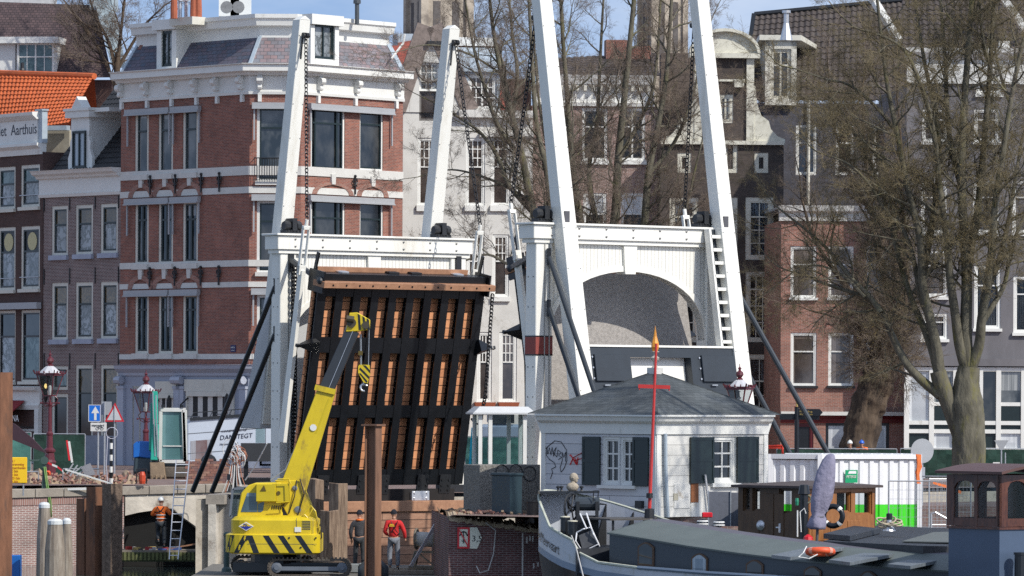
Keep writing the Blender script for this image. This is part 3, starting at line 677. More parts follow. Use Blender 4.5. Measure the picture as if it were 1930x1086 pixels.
def white_house():
 WW=mat('white_render', (.60,.59,.55), .7, .08, 1.2, dirt=(.38,.36,.31), dirtamt=.15)
 q=Fr(757, 232, 10);B=thing('canal_house', 'white rendered house with a steep pointed gable and a red tiled roof behind bare branches', 'house', tuple(q.o[:2])+(GZ,))
 f=Facade(B, q, WW);uR=q.U(1003, 500);Z=lambda x, y:q.Z(x, y)
 for(xa, xb)in((787,822), (878,914), (926,961)):
  f.win(xa, 260, xb, 388, t=.10, st=.05, nx=3, ny=3, tr=.42, pane=G_BROWN, sill=.25, sillmat=WHITE, depth=.25)
  f.win(xa+2, 442, xb-2, 560, t=.10, st=.05, nx=3, ny=3, tr=.42, pane=G_BROWN, sill=.2, sillmat=WHITE, depth=.25)
 wn=[]
 for(xa, xb)in((787,822), (834,862), (899,927), (941,974)):
  f.win(xa, 626, xb, 758, t=.12, st=.05, nx=3, ny=3, tr=.42, pane=G_BROWN, sill=.1, depth=.2)
  u0, u1, z0, z1=f.rect(xa, 626, xb, 758)
  p=q.p((u0+u1)/2, .15, z0-.25);b=MB();fr=Fr(o=p, ang=10)
  b.hexa([fr.p(-.42,.14,p.z),fr.p(.42,.14,p.z),fr.p(.42,-.08,p.z),fr.p(-.42,-.08,p.z)], [fr.p(-.5,.2,p.z+.24),fr.p(.5,.2,p.z+.24),fr.p(.5,-.12,p.z+.24),fr.p(-.5,-.12,p.z+.24)])
  o=b.build('planter', mat('terracotta',(.35,.10,.05)), None, loc=p);tag(o, 'terracotta trough planter below a ground-floor window of the white house', 'planter', 'terracotta planters under the white house windows')
 f.win(790, 172, 824, 228, t=.05, frame=mat('grey_shutter',(.16,.15,.14),.7,.15,6), pane=G_BROWN, depth=.2)
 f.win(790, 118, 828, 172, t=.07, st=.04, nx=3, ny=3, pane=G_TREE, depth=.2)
 zt=Z(800, 212);f.wall(0, uR, GZ, zt, back=9)
 ga, gb, gc=q.U(757, 170), q.U(812, 55), q.U(866, 170)
 f2=Facade(B, Fr(o=q.p(0,.06,0),ang=10), WW)
 f2.holes=[h for h in f.holes if h[2]>q.Z(800,235)]
 f2.wall(q.U(772,170), q.U(862,170), zt, q.Z(800,116), back=.4, sides=False, name='gable_wall')
 b=MB();b.fprism(q, [(q.U(772,130),Z(772,116)),(q.U(802,60),Z(802,50)),(q.U(818,60),Z(818,50)),(q.U(862,130),Z(862,116))], -.35, .06)
 b.fprism(q, [(ga,zt),(q.U(772,130)+.0,zt),(q.U(772,130),Z(772,116))], -.35, .055);b.fprism(q, [(q.U(862,170),zt),(gc+.4,zt),(q.U(862,130),Z(862,116))], -.35, .055);b.build('gable', WW, B)
 b=MB();b.bar(q.p(ga-.2,.0,zt+.1), q.p(q.U(802,60),.0,Z(802,48)), .8, .2, q.v);b.bar(q.p(gc+.5,.0,zt+.1), q.p(q.U(818,60),.0,Z(818,48)), .8, .2, q.v);b.build('gable_coping', mat('old_tile_edge',(.20,.16,.14),.8,.3,5), B)
 b=MB();b.box(q, q.U(812,80)-.2, q.U(840,80), -.1, .3, Z(812,86), Z(812,78));b.build('hoist_beam', IRON, B)
 b=MB();b.torus(q.p(q.U(809),.09,Z(809,128)), .62, .07, q.v, 14, 5, (1,1), 0, pi, up=(0,0,1));b.build('window_hood', mat('grey_shutter',(.16,.15,.14)), B)
 P=lambda x, y, v:q.p(q.U(x,y,v), v, q.Z(x,y,v))
 b=MB();b.face([P(740,212,-.3),P(962,212,-.3),P(934,86,-3),P(735,86,-3)]);b.face([P(962,212,-.3),P(962,212,-8),P(934,86,-3)]);b.build('roof', TILE_RD, B)
 b=MB();b.bar(P(963,214,-.25), P(935,84,-3), .3, .12);b.build('verge_board', IRON, B)
 b=MB();b.box(q, q.U(862,80,-3), q.U(932,80,-3), -3.6, -2.6, q.Z(900,88,-3), q.Z(900,72,-3));b.build('roof_parapet', WHITE, B)
 u0, u1=q.U(882, 170), q.U(936, 170);b=MB();z0, z1=Z(900, 207), Z(900, 140)
 b.box(q, u0-.15, u0, -2.5, .05, z0, z1);b.box(q, u1, u1+.15, -2.5, .05, z0, z1);b.box(q, u0-.2, u1+.2, -2.5, .12, z1, z1+.15)
 b.hexa([q.p(u0-.3,.3,z1+.1),q.p(u1+.3,.3,z1+.1),q.p(u1+.3,-2.6,z1+1.3),q.p(u0-.3,-2.6,z1+1.3)], [q.p(u0-.3,.3,z1+.2),q.p(u1+.3,.3,z1+.2),q.p(u1+.3,-2.6,z1+1.4),q.p(u0-.3,-2.6,z1+1.4)]);b.build('dormer', LEAD, B)
 g=Facade(B, q, WHITE);g.wuz(u0, u1, z0, z1, t=.12, st=.06, nx=4, ny=3, mull=[.5], pane=G_BROWN, hole=False)
 b=MB();b.box(q, q.U(862), uR, -.2, .35, Z(900,222), Z(900,208));b.box(q, uR-2.5, uR, -.1, .25, Z(900,258), Z(900,250));b.build('cornice', WW, B)
 b=MB();b.face([P(750,132,-1.5),P(790,128,-1.5),P(784,72,-3.5),P(750,78,-3.5)]);b.build('side_roof', TILE_RD, B)
 b=MB();b.box(q, q.U(749,75,-3.5), q.U(788,75,-3.5), -5, -3.4, q.Z(770,86,-3.5), q.Z(770,64,-3.5));b.build('ridge_cap', LEAD, B)
white_house()
def brown_house():
 q=Fr(1000, 237, 6);B=thing('canal_house', 'brown brick house with a wide white cornice standing behind the bridge portal', 'house', tuple(q.o[:2])+(GZ,))
 f=Facade(B, q, BR_BROWN);uR=q.U(1243, 500);Z=lambda y, x=1150:q.Z(x, y)
 for(xa, xb)in((1030,1073), (1097,1145), (1168,1216)):
  f.win(xa, 204, xb, 303, t=.09, st=.05, tr=.34, mull=[.5]if xa>1150 else None, pane=G_DARK, sill=.18, sillmat=WHITE, depth=.14)
  f.win(xa+2, 364, xb-2, 470, t=.09, st=.05, tr=.36, nx=2, pane=G_DARK, pane_top=G_BLIND, sill=.15, sillmat=WHITE, depth=.14)
  f.win(xa+2, 530, xb-2, 640, t=.09, st=.05, tr=.36, nx=2, pane=G_DARK, pane_top=G_BLIND, sill=.15, sillmat=WHITE, depth=.14)
  f.win(xa+2, 700, xb-2, 830, t=.09, st=.05, tr=.3, pane=G_DARK, depth=.14)
 zt=Z(200);f.wall(0, uR, GZ, zt, back=9)
 b=MB();z1=Z(160);zk=Z(143);b.sweep([q.p(.2,0,0),q.p(uR-.3,0,0)], [(-.2,zt-.02),(.15,zt-.02),(.2,zt+.15),(.1,zt+.2),(.1,z1-.1),(.45,z1),(.55,zk-.15),(.62,zk),(-.2,zk+.05)]);b.build('cornice', WHITE, B)
 for i in range(14):u=.6+i*(uR-1.2)/13;b=MB();b.box(q, u-.07, u+.07, .1, .4, z1-.3, z1-.02);b.build('dentil', CREAM, B)
 P=lambda x, y, v:q.p(q.U(x,y,v), v, q.Z(x,y,v))
 b=MB();pantiles(b, P(1003,143,.1), P(1243,143,.1), P(1235,100,-3), P(1010,112,-3), .3, .4);b.build('roof', TILE_BR, B)
 for(x, y)in((1161,80), (1205,92)):
  p=at(x, y, 240);fr=Fr(o=p, ang=6);b=MB();b.box(fr, -.5, .5, -.5, .3, p.z-1.6, p.z+.1);b.build('chimney', BR_RED, B)
 b=MB();b.box(q, -2.0, 0, -7, -.4, GZ, Z(150));b.build('side_wing', BR_DARK, B)
brown_house()
def neck_gable_house():
 q=Fr(1243, 236, 4);B=thing('canal_house', 'black tarred house with a tall white-edged neck gable and curved pediment', 'house', tuple(q.o[:2])+(GZ,))
 f=Facade(B, q, BR_BLACK);uR=q.U(1476, 500);Z=lambda y, x=1364:q.Z(x, y);U=lambda x, y=300:q.U(x, y)
 CW=mat('old_white_paint', (.62,.60,.50), .6, .10, 2.5, dirt=(.40,.38,.30), dirtamt=.2)
 for(xa, xb)in((1262,1316), (1338,1390), (1405,1458)):
  f.win(xa, 372, xb, 490, frame=CW, t=.20, st=.06, tr=.28, lower=(2,3), nx=2, pane=G_BLUE, depth=.12)
  f.win(xa, 512, xb, 645, frame=CW, t=.18, st=.06, nx=3, ny=1, tr=.22, lower=(3,3), pane=G_DARK, depth=.12)
  f.win(xa, 668, xb, 805, frame=CW, t=.18, st=.06, nx=2, tr=.35, lower=(2,3), pane=G_DARK, pane_top=G_BLIND, depth=.12)
 for xc in(1290, 1435):
  f.win(xc-13, 288, xc+13, 326, frame=CW, t=.16, pane=G_DARK, depth=.12)
 f.win(1349, 262, 1390, 326, frame=CW, t=.15, st=.05, mull=[.5], pane=G_BLIND, depth=.12)
 zt=Z(268);f.wall(0, uR, GZ, zt, back=9)
 b=MB();zs=Z(835);b.box(q, 0, uR, -.1, .25, zs, zs+.3);b.box(q, 0, uR, -.1, .12, GZ, zs);b.build('plinth', mat('grey_stone_base',(.25,.24,.22),.8,.2,3), B)
 n0, n1=U(1318), U(1410)
 g=Facade(B, Fr(o=q.p(0,.0,0),ang=4), BR_BLACK);g.win(1353, 178, 1382, 232, frame=CW, t=.15, st=.05, mull=[.5], pane=G_BLUE, depth=.12);g.wall(n0, n1, zt, Z(108), back=.5, sides=False, name='neck')
 b=MB();b.box(q, n0-.05, n1+.05, -.45, -.3, zt, Z(108));b.build('neck_back', BR_BLACK, B)
 b=MB()
 b.box(q, n0-.25, n0+.1, -.3, .12, zt, Z(108));b.box(q, n1-.1, n1+.25, -.3, .12, zt, Z(108))
 def scroll(uo, s_):
  pts=[(uo,zt-.05), (uo+s_*1.62,zt-.05), (uo+s_*1.62,zt+.15), (uo+s_*1.25,zt+.30), (uo+s_*.95,zt+.62), (uo+s_*.85,zt+1.0), (uo+s_*.5,zt+1.25), (uo+s_*.3,zt+1.8), (uo+s_*.22,zt+2.6), (uo,zt+2.7)]
  b.fprism(q, pts, -.3, .08)
 scroll(n1+.1, 1);scroll(n0-.1, -1)
 b.box(q, 0, uR, -.2, .22, zt-.12, zt+.06)
 b.box(q, n0-.5, n1+.5, -.4, .35, Z(110), Z(101))
 uc=(n0+n1)/2;hw=(n1-n0)/2+.45;z0=Z(101)
 arc=[(uc+hw*cos(pi*i/14),z0+hw*.68*sin(pi*i/14))for i in range(15)];b.fprism(q, arc, -.3, .12)
 for i in range(14):
  a0, a1=arc[i], arc[i+1];b.bar(q.p(a0[0],.15,a0[1]), q.p(a1[0],.15,a1[1]), .45, .14, (0,0,1))
 b.build('gable_trim', CW, B)
 b=MB();b.fprism(q, [(U(1330),Z(150)),(U(1402),Z(150)),(U(1402),Z(154)),(U(1330),Z(154))], 0, .2);b.box(q, U(1382), U(1400), .0, .35, Z(165), Z(150));b.build('neck_ledge', CW, B)
 P=lambda x, y, v:q.p(q.U(x,y,v), v, q.Z(x,y,v))
 b=MB();b.face([P(1262,266,-.5),P(1364,90,-.5),P(1364,90,-9),P(1262,266,-9)]);b.face([P(1466,266,-.5),P(1364,90,-.5),P(1364,90,-9),P(1466,266,-9)]);b.build('roof', TILE_BR, B)
 b=MB();b.box(Fr(1243,239,0), 0, 2.0, -3, 0, GZ, at(1260,100,239).z);b.build('side_cladding', wood('grey_brown_boards',(.11,.085,.07),(.18,.14,.12),.8,planks=.3), B)
neck_gable_house()
def grey_roof_house():
 q=Fr(1405, 243, 3);B=thing('canal_house', 'tall grey house with brown pantile roof and white attic dormer behind the bare tree', 'house', tuple(q.o[:2])+(GZ,))
 GW=brick('grey_painted_brick', (.085,.085,.105), (.070,.070,.088), (.06,.06,.07), stain=.35)
 f=Facade(B, q, GW);uR=q.U(1712, 500);Z=lambda y, x=1550:q.Z(x, y)
 for(xa, xb)in((1500,1540), (1575,1610), (1645,1680)):
  f.win(xa, 235, xb, 330, t=.1, tr=.35, pane=G_DARK, depth=.15)
 f.wall(0, uR, GZ, Z(195), back=9)
 P=lambda x, y, v:q.p(q.U(x,y,v), v, q.Z(x,y,v))
 b=MB();pantiles(b, P(1400,190,.1), P(1720,190,.1), P(1712,2,-5), P(1422,30,-5), .3, .42, .07, .05);b.build('roof', TILE_BR, B)
 b=MB();b.bar(P(1722,192,.2), P(1714,0,-5), .3, .25);b.bar(P(1398,192,.2), P(1421,28,-5), .2, .2);b.tube([P(1422,28,-5),P(1714,0,-5)], .16, 6);b.build('verge_board', BLACKP, B)
 b=MB();u0, u1=q.U(1441, 120), q.U(1500, 120);z0, z1=Z(188), Z(78)
 b.box(q, u0, u0+.25, -3, .3, z0, z1);b.box(q, u1-.25, u1, -3, .3, z0, z1);b.box(q, u0, u1, -3, .3, z1-.4, z1)
 b.hexa([q.p(u0-.3,.5,z1),q.p(u1+.2,.5,z1),q.p(u1+1.4,-3,z1-.2),q.p(u0-.3,-3,z1-.2)], [q.p(u0-.3,.5,z1+.25),q.p(u1+.2,.5,z1+.25),q.p(u1+1.4,-3,z1+.0),q.p(u0-.3,-3,z1)]);b.box(q, u0, u1, -.1, .35, z0-.3, z0);b.build('dormer', CREAM, B)
 g=Facade(B, Fr(o=q.p(0,.25,0),ang=3), WHITE);g.wuz(u0+.25, u1-.25, z0, z1-.4, frame=CREAM, t=.12, mull=[.5], tr=.3, pane=G_DARK, hole=False)
 p=at(1482, 40, 238);b=MB();b.lathe(p, [(.3,-.9),(.12,-.1),(.12,.35),(.2,.38),(.2,.5)], 8);b.build('vent_pipe', ALU, B)
 b=MB();b.tube([q.p(q.U(1522),.12,Z(190)),q.p(q.U(1522),.12,Z(420))], .09, 6);b.build('rain_pipe', CREAM, B)
grey_roof_house()
def red_house():
 q=Fr(1471, 229, 3);B=thing('canal_house', 'low orange-red brick house with white windows, dark red fascia and white cornice', 'house', tuple(q.o[:2])+(GZ,))
 f=Facade(B, q, BR_ORANGE);uR=q.U(1706, 500);Z=lambda y, x=1550:q.Z(x, y);U=lambda x:q.U(x, 700)
 for(xa, xb)in((1490,1539), (1561,1609), (1632,1680)):
  f.win(xa, 464, xb, 562, t=.09, st=.05, tr=.34, pane=G_BROWN, sill=.1, sillmat=WHITE, depth=.18)
  f.win(xa, 627, xb, 728, t=.09, st=.05, tr=.34, pane=G_BROWN, sill=.1, sillmat=IRON, depth=.18)
 f.win(1556, 797, 1612, 850, frame=BLACKP, t=.08, pane=G_BLIND, depth=.2);f.win(1645, 797, 1676, 850, frame=BLACKP, t=.08, pane=G_BLIND, depth=.2)
 f.win(1497, 798, 1533, 873, frame=mat('dark_red_paint',(.10,.008,.012),.4), t=.1, pane=BLACKP, depth=.3, name='door')
 zt=Z(416);f.wall(0, uR, GZ, zt, back=10)
 b=MB();zk=Z(388);b.sweep([q.p(-.1,0,0),q.p(uR+.1,0,0)], [(-.2,zt-.02),(.12,zt-.02),(.15,zt+.2),(.06,zt+.22),(.06,zk-.35),(.35,zk-.25),(.42,zk),(-.2,zk+.02)]);b.build('cornice', WHITE, B)
 b=MB();b.box(q, 0, uR, -10, -.2, zk-.1, zk);b.build('flat_roof', LEAD, B)
 RD=mat('dark_red_paint', (.10,.008,.012), .4)
 b=MB();b.sweep([q.p(0,0,0),q.p(uR+.1,0,0)], [(0,Z(797)),(.1,Z(797)),(.14,Z(790)),(.3,Z(784)),(0,Z(784))]);b.build('fascia', RD, B)
 b=MB();b.box(q, 0, uR+.1, 0, .34, Z(783), Z(776));b.build('ledge', STONE, B)
 b=MB();b.box(q, 0, uR, 0, .035, Z(776), Z(768));b.build('soldier_course', brick('soldier_brick',(.24,.10,.075),(.18,.075,.055),(.3,.25,.22),bw=.06,bh=.25,offset=0), B)
red_house()
def plaster_house():
 q=Fr(1706, 227, 3);B=thing('canal_house', 'grey plastered house at the right edge with a white and green glazed ground floor', 'house', tuple(q.o[:2])+(GZ,))
 GP=mat('grey_plaster', (.15,.145,.155), .85, .22, .8, dirt=(.10,.10,.10), dirtamt=.15, streak=3);f=Facade(B, q, GP);uR=q.U(2000, 500);Z=lambda y, x=1800:q.Z(x, y);U=lambda x:q.U(x, 700)
 for(xa, xb, ya, yb)in((1840,1888,118,178), (1836,1884,205,268), (1738,1786,205,268), (1736,1786,340,440), (1834,1884,340,440), (1908,1958,340,440), (1736,1786,472,560), (1836,1886,500,620), (1910,1960,520,628), (1736,1786,590,640)):
  f.win(xa, ya, xb, yb, t=.12, st=.05, tr=.3, pane=G_DARK, sill=.12, sillmat=WHITE, depth=.12)
 zt=Z(158);zg=Z(672);f.wall(0, uR, zg, zt, back=10)
 f2=Facade(B, q, GP);f2.wall(0, uR, GZ, zg, back=.3, sides=False, name='base_wall')
 b=MB();b.box(q, 0, uR, -.1, .12, Z(158), Z(112));b.sweep([q.p(-.1,0,0),q.p(uR,0,0)], [(0,Z(112)),(.2,Z(112)),(.5,Z(100)),(.55,Z(92)),(0,Z(92))]);b.box(q, q.U(1880,100), q.U(1900,100), .2, .5, Z(92), Z(78));b.build('cornice', WHITE, B)
 P=lambda x, y, v:q.p(q.U(x,y,v), v, q.Z(x,y,v))
 b=MB();pantiles(b, P(1700,95,0), P(2000,95,0), P(1960,-60,-6), P(1700,-60,-6), .3, .42, .07, .05);b.build('roof', TILE_BR, B)
 b=MB();b.bar(P(1960,95,.1), P(1872,-30,.1), .4, .3);b.build('verge_board', WHITE, B);b=MB();b.bar(P(1640,-10,-3), P(1695,78,.3), .3, .25);b.build('verge_board', WHITE, B)
 b=MB();b.box(q, 0, uR, .0, .3, Z(690), Z(676));b.build('ledge', GP, B)
 g=MB();g.m=WHITE;cols=[1708, 1755, 1800, 1847, 1881, 1928, 1975]
 u=[q.U(x,780)for x in cols]
 for i, x in enumerate(u):g.box(q, x-.11, x+.11, .0, .16, GZ, Z(692))
 for y in(696, 797, 813, 848, 880):g.box(q, u[0], u[-1], .0, .14, Z(y)-.09, Z(y)+.09)
 gr=g.build('window_wall', None, B)
 for i in range(len(u)-1):
  a, c=u[i]+.11, u[i+1]-.11
  kinds=[(697,797,[G_BLIND,G_CURT,G_BLIND,G_DARK,G_CURT,G_DARK][i]), (797,813,DKGREEN), (813,848,[DKGREEN,G_BLIND,G_BLIND,DKGREEN,G_BLIND,DKGREEN][i]), (848,880,DKGREEN)]
  for ya, yb, m in kinds:
   b=MB();b.face([q.p(a,.03,Z(yb)+.09),q.p(c,.03,Z(yb)+.09),q.p(c,.03,Z(ya)-.09),q.p(a,.03,Z(ya)-.09)]);b.build('pane', m, gr)
  if i in(1, 4):
   b=MB();b.box(q, a, c, .03, .10, Z(797), Z(765));b.build('panel', DKGREEN, gr);b=MB();b.box(q, a, c, .03, .13, Z(765), Z(758));b.build('rail', WHITE, gr)
plaster_house()
def tower(px0, px1, Y, ytop, label, seed):
 p=at((px0+px1)/2, 300, Y);B=thing('church_tower', label, 'tower', (p.x,p.y,GZ))
 TS=mat('weathered_tower_stone', (.40,.35,.28), .85, .25, .35, dirt=(.20,.17,.14), dirtamt=.35)
 q=Fr(o=p, ang=20);w=(px1-px0)/F*Y/2*.75;zt=at(0, ytop, Y).z;b=MB()
 b.box(q, -w, w, -w, w, GZ, zt)
 for s_ in(-1, 1):
  for k in(-1, 1):b.box(q, s_*w-w*.16, s_*w+w*.16, k*w-w*.16, k*w+w*.16, GZ, zt-2)
 z=zt-6
 for k in range(3):b.box(q, -w*1.08, w*1.08, -w*1.08, w*1.08, zt-3-k*12, zt-2.2-k*12)
 b.build('shaft', TS, B)
 for k in(0, 1):
  for i in(-1, 1):
   b=MB();b.box(q, i*w*.42-w*.16, i*w*.42+w*.16, w-.05, w+.05, zt-11-k*12, zt-4-k*12);b.build("louvre_opening", mat("louvre_dark",(.10,.09,.085),.8,.3,2), B);b=MB();b.box(q, -w-.05, -w+.05, i*w*.42-w*.16, i*w*.42+w*.16, zt-11-k*12, zt-4-k*12)
   b.build('louvre_opening', mat('louvre_dark',(.10,.09,.085),.8,.3,2), B)
tower(765, 885, 620, -60, 'distant square stone church tower beyond the white gabled house', 1)
tower(1205, 1290, 640, -60, 'distant slim stone tower rising behind the middle branches', 2)
B_ANG=38.0
P1=at(700, HY, 165.0);P2=at(1212, HY, 154.2)
bf1=Fr(o=(P1.x,P1.y), ang=B_ANG);bf2=Fr(o=(P2.x,P2.y), ang=B_ANG)
PAVE=brick('brick_paving', (.20,.12,.10), (.15,.095,.085), (.22,.19,.16), bw=.2, bh=.1, stain=.3)
b=MB()
e1a=bf1.p(-7.5, .9, GZ);e1b=bf1.p(140, .9, GZ)
_q=Fr(20, 175.5, 16);qa=_q.p(-40, -.5, 0);qm=_q.p(_q.U(441), -.5, 0);ql=at(484, HY, 170.0)
b.m=PAVE;b.face([(qa.x,qa.y,GZ-.12),(qm.x,qm.y,GZ),(ql.x,ql.y,GZ),(e1a.x,e1a.y,GZ),(e1b.x,e1b.y,GZ),(900,900,GZ),(-900,900,GZ),(-300,180,GZ)])
for(a, c)in(((qa.x,qa.y),(qm.x,qm.y)), ((qm.x,qm.y),(ql.x,ql.y)), ((ql.x,ql.y),(e1a.x,e1a.y)), ((e1a.x,e1a.y),(e1b.x,e1b.y))):
 b.m=mat('bank_concrete', (.40,.36,.30), .9, .3, 1.5, bump=.4, bscale=8, dirt=(.2,.16,.12), dirtamt=.2);b.face([(a[0],a[1],-2),(c[0],c[1],-2),(c[0],c[1],GZ-.13),(a[0],a[1],GZ-.13)])
o=b.build('left_bank_ground');o['kind']='structure'
TZ=2.0;t1=at(1452, HY, 142);t2=at(1452, HY, 156.0);t3=at(2700, HY, 156.0)
b=MB();rA=at(848, HY, 141.5);rB=at(1040, HY, 139.5);e2a=bf2.p(-4.6, -.4, GZ);e2b=bf2.p(120, -.4, GZ);r3=at(2600, HY, 128)
b.face([(rA.x,rA.y,GZ-.15),(rB.x,rB.y,GZ-.15),(t1.x,t1.y,GZ-.15),(t2.x,t2.y,GZ-.15),(t3.x,t3.y,GZ-.15),(200,190,GZ-.15),(e2b.x,e2b.y,GZ-.15),(e2a.x,e2a.y,GZ-.15)])
for a_, c_ in((rB,t1), (t1,t2), (t2,t3)):b.face([(a_.x,a_.y,-2),(c_.x,c_.y,-2),(c_.x,c_.y,GZ-.15),(a_.x,a_.y,GZ-.15)])
b.face([(e2a.x,e2a.y,-2),(e2b.x,e2b.y,-2),(e2b.x,e2b.y,GZ-.15),(e2a.x,e2a.y,GZ-.15)])
o=b.build('right_bank_ground', PAVE);o['kind']='structure'
b=MB();t4=at(2700, HY, 128);b.face([(t1.x,t1.y,TZ),(t4.x,t4.y,TZ),(t3.x,t3.y,TZ),(t2.x,t2.y,TZ)]);b.face([(t1.x,t1.y,-2),(t4.x,t4.y,-2),(t4.x,t4.y,TZ),(t1.x,t1.y,TZ)])
o=b.build('lower_quay_ground', PAVE);o['kind']='structure'
def water():
 m=mat('canal_water', (.045,.060,.048), .08, .2, .5, bump=.25, bscale=1.5)
 b=MB();b.face([(-1500,-200,0),(1500,-200,0),(1500,1800,0),(-1500,1800,0)]);o=b.build('water', m);o['kind']='structure'
water()
BW=WHITE2
BWB=mat('bridge_white_boards', (.78,.77,.71), .4, .04, 1.0)
BOLT=mat('bolt_grey', (.22,.22,.22), .4, .2, 20, metal=.5)
DECKW=brick('hardwood_deck', (.72,.33,.16), (.56,.24,.115), (.03,.015,.01), bw=40, bh=.27, mw=.012, bump=.4, stain=.3)
TIMB=wood('reddish_hardwood', (.30,.15,.085), (.42,.22,.125), .6, (1.5,1.5,1.5))
BSTEEL=mat('black_bridge_steel', (.006,.007,.009), .35, .3, 3)
GRIT=mat('gritty_deck', (.31,.29,.27), .95, .24, 11, bump=1.0, bscale=30)
SLB=mat('dark_slate_paint', (.022,.030,.040), .45, .15, 2)
def chain(b, p0, p1, pitch=.125, sag=0.0, w=.075, r=.019):
 p0=Vector(p0);p1=Vector(p1);d=p1-p0;n=max(2, int(d.length/pitch))
 pts=[p0+d*(i/n)-Vector((0,0,1))*sag*4*(i/n)*(1-i/n)for i in range(n+1)]
 for i in range(n):
  a, c=pts[i], pts[i+1];t=(c-a).normalized();s_=t.cross(Vector((sin(R(38)),-cos(R(38)),0)))
  if s_.length<.1:s_=Vector((1,0,0))
  s_.normalize();ax=s_ if i%2 else t.cross(s_)
  b.torus((a+c)/2, w*.5, r, ax, 8, 4, (1.0,1.75)if True else(1,1), up=t.cross(ax).cross(ax)if False else None)
def link_chain(b, p0, p1, pitch=.13, sag=0.0, hw=.045, r=.02, N=None):
 p0=Vector(p0);p1=Vector(p1);d=p1-p0;n=N or max(2, int(d.length/pitch))
 pts=[p0+d*(i/n)-Vector((0,0,1))*sag*4*(i/n)*(1-i/n)for i in range(n+1)]
 for i in range(n):
  a, c=pts[i], pts[i+1];t=(c-a);L=t.length;t=t/L
  e=Vector((cos(R(38)),sin(R(38)),0));s_=(e-t*e.dot(t)).normalized();o=t.cross(s_)
  x=s_ if i%2==0 else o
  x=(x*.8+(o if i%2==0 else s_)*.3).normalized()
  m=(a+c)/2;hl=L*.5+r*.8;q=[]
  for k in range(8):
   th=2*pi*k/8;q.append(m+x*(cos(th)*hw)+t*(sin(th)*hw*.7+(hl-hw*.7)*(1 if sin(th)>.01 else-1 if sin(th)<-.01 else 0)))
  q.append(q[0]);b.tube(q, r, 4, cap=False)
def portal(fr, pxl, pxr, arch_px, spring_y, crown_y, front_label, base_z, key_px, side, redpatch=False):
 B=thing('bridge_portal', front_label, 'bridge portal', tuple(fr.o[:2])+(base_z,))
 uL, uR=fr.U(pxl, 600), fr.U(pxr, 600);pw=.62;dp=.5
 zt=fr.Z((pxl+pxr)/2, 449);zb=fr.Z((pxl+pxr)/2, 475)
 if side==2:zt=fr.Z(1190, 429);zb=fr.Z(1190, 455)
 for k, u in enumerate((uL,uR-pw)):
  b=MB();b.box(fr, u, u+pw, -dp, 0, base_z, zb-.002);b.m=BW
  b.build('pillar', BW, B, bevel=.02)
  c=MB()
  n=int((zb-base_z)/.9)
  for i in range(n):
   for s_ in(.12, -.12):c.lathe(fr.p(u,-dp/2+s_,base_z+.6+i*.9), [(.022,-.015),(.022,.0)], 5, fr.u)
  c.build('bolts', BOLT, B)
 b=MB();b.box(fr, uL-.18, uR+.18, -dp-.12, .12, zb, zt);b.build('cross_beam', BW, B, bevel=.015)
 b=MB();b.box(fr, uL-.26, uR+.26, -dp-.2, .2, zt+.002, zt+.07);b.build('beam_cap', BW, B, bevel=.01)
 b=MB();b.box(fr, uL-.10, uR+.10, -dp-.05, .05, zb-.12, zb-.002);b.build('moulding', BW, B)
 c=MB()
 for i in range(7):
  u=uL+.5+(uR-uL-1.0)*i/6
  for dz in(.11, .34):c.lathe(fr.p(u,.12,zb+dz), [(.035,0),(.035,.02),(.015,.03)], 8, fr.v)
 c.build('bolts', BOLT, B)
 a0, a1=uL+pw, uR-pw;zsp=fr.Z(key_px, spring_y);zcr=fr.Z(key_px, crown_y);um=(a0+a1)/2;hw=(a1-a0)/2;n=24
 arc=[(um+hw*cos(pi*i/n),zsp+(zcr-zsp)*(sin(pi*i/n)**.86))for i in range(n+1)]
 b=MB();zz=zb-.12
 for i in range(n):
  p, q=arc[i], arc[i+1]
  b.fprism(fr, [(q[0],q[1]),(p[0],p[1]),(p[0],zz),(q[0],zz)], -.42, -.10)
 b.build('arch_board', BWB, B)
 b=MB()
 for i in range(n):
  p, q=arc[i], arc[i+1];e=.17
  def off(t):
   d=Vector((t[0]-um,(t[1]-zsp)*1.6+.001)).normalized();return(t[0]+d.x*e, t[1]+d.y*e)
  if i in(0, ):pass
  b.fprism(fr, [q,p,off(p),off(q)], -.43, -.06)
 b.build('arch_moulding', BW, B)
 g=MB();g.m=mat('board_joint', (.35,.34,.31), .7)
 x=a0+.14
 while x<a1:
  t=min(1, abs(x-um)/hw);zlo=zsp+(zcr-zsp)*(math.sqrt(max(0,1-t*t))**.86)+.2
  if zlo<zz-.05:g.box(fr, x-.005, x+.005, -.11, -.097, zlo, zz)
  x+=.14
 g.build('board_joints', None, B)
 b=MB();b.fprism(fr, [(um-.20,zcr-.08),(um+.20,zcr-.08),(um+.26,zz),(um-.26,zz)], -.45, -.0);b.build('keystone', BW, B)
 for ua_ in(uL, uR-pw):b=MB();b.box(fr, ua_-.12, ua_+pw+.12, -dp-.12, .12, base_z-.5, base_z+.25);b.build('base_plate', IRON, B)
 return B, uL, uR, zt+.07, zb
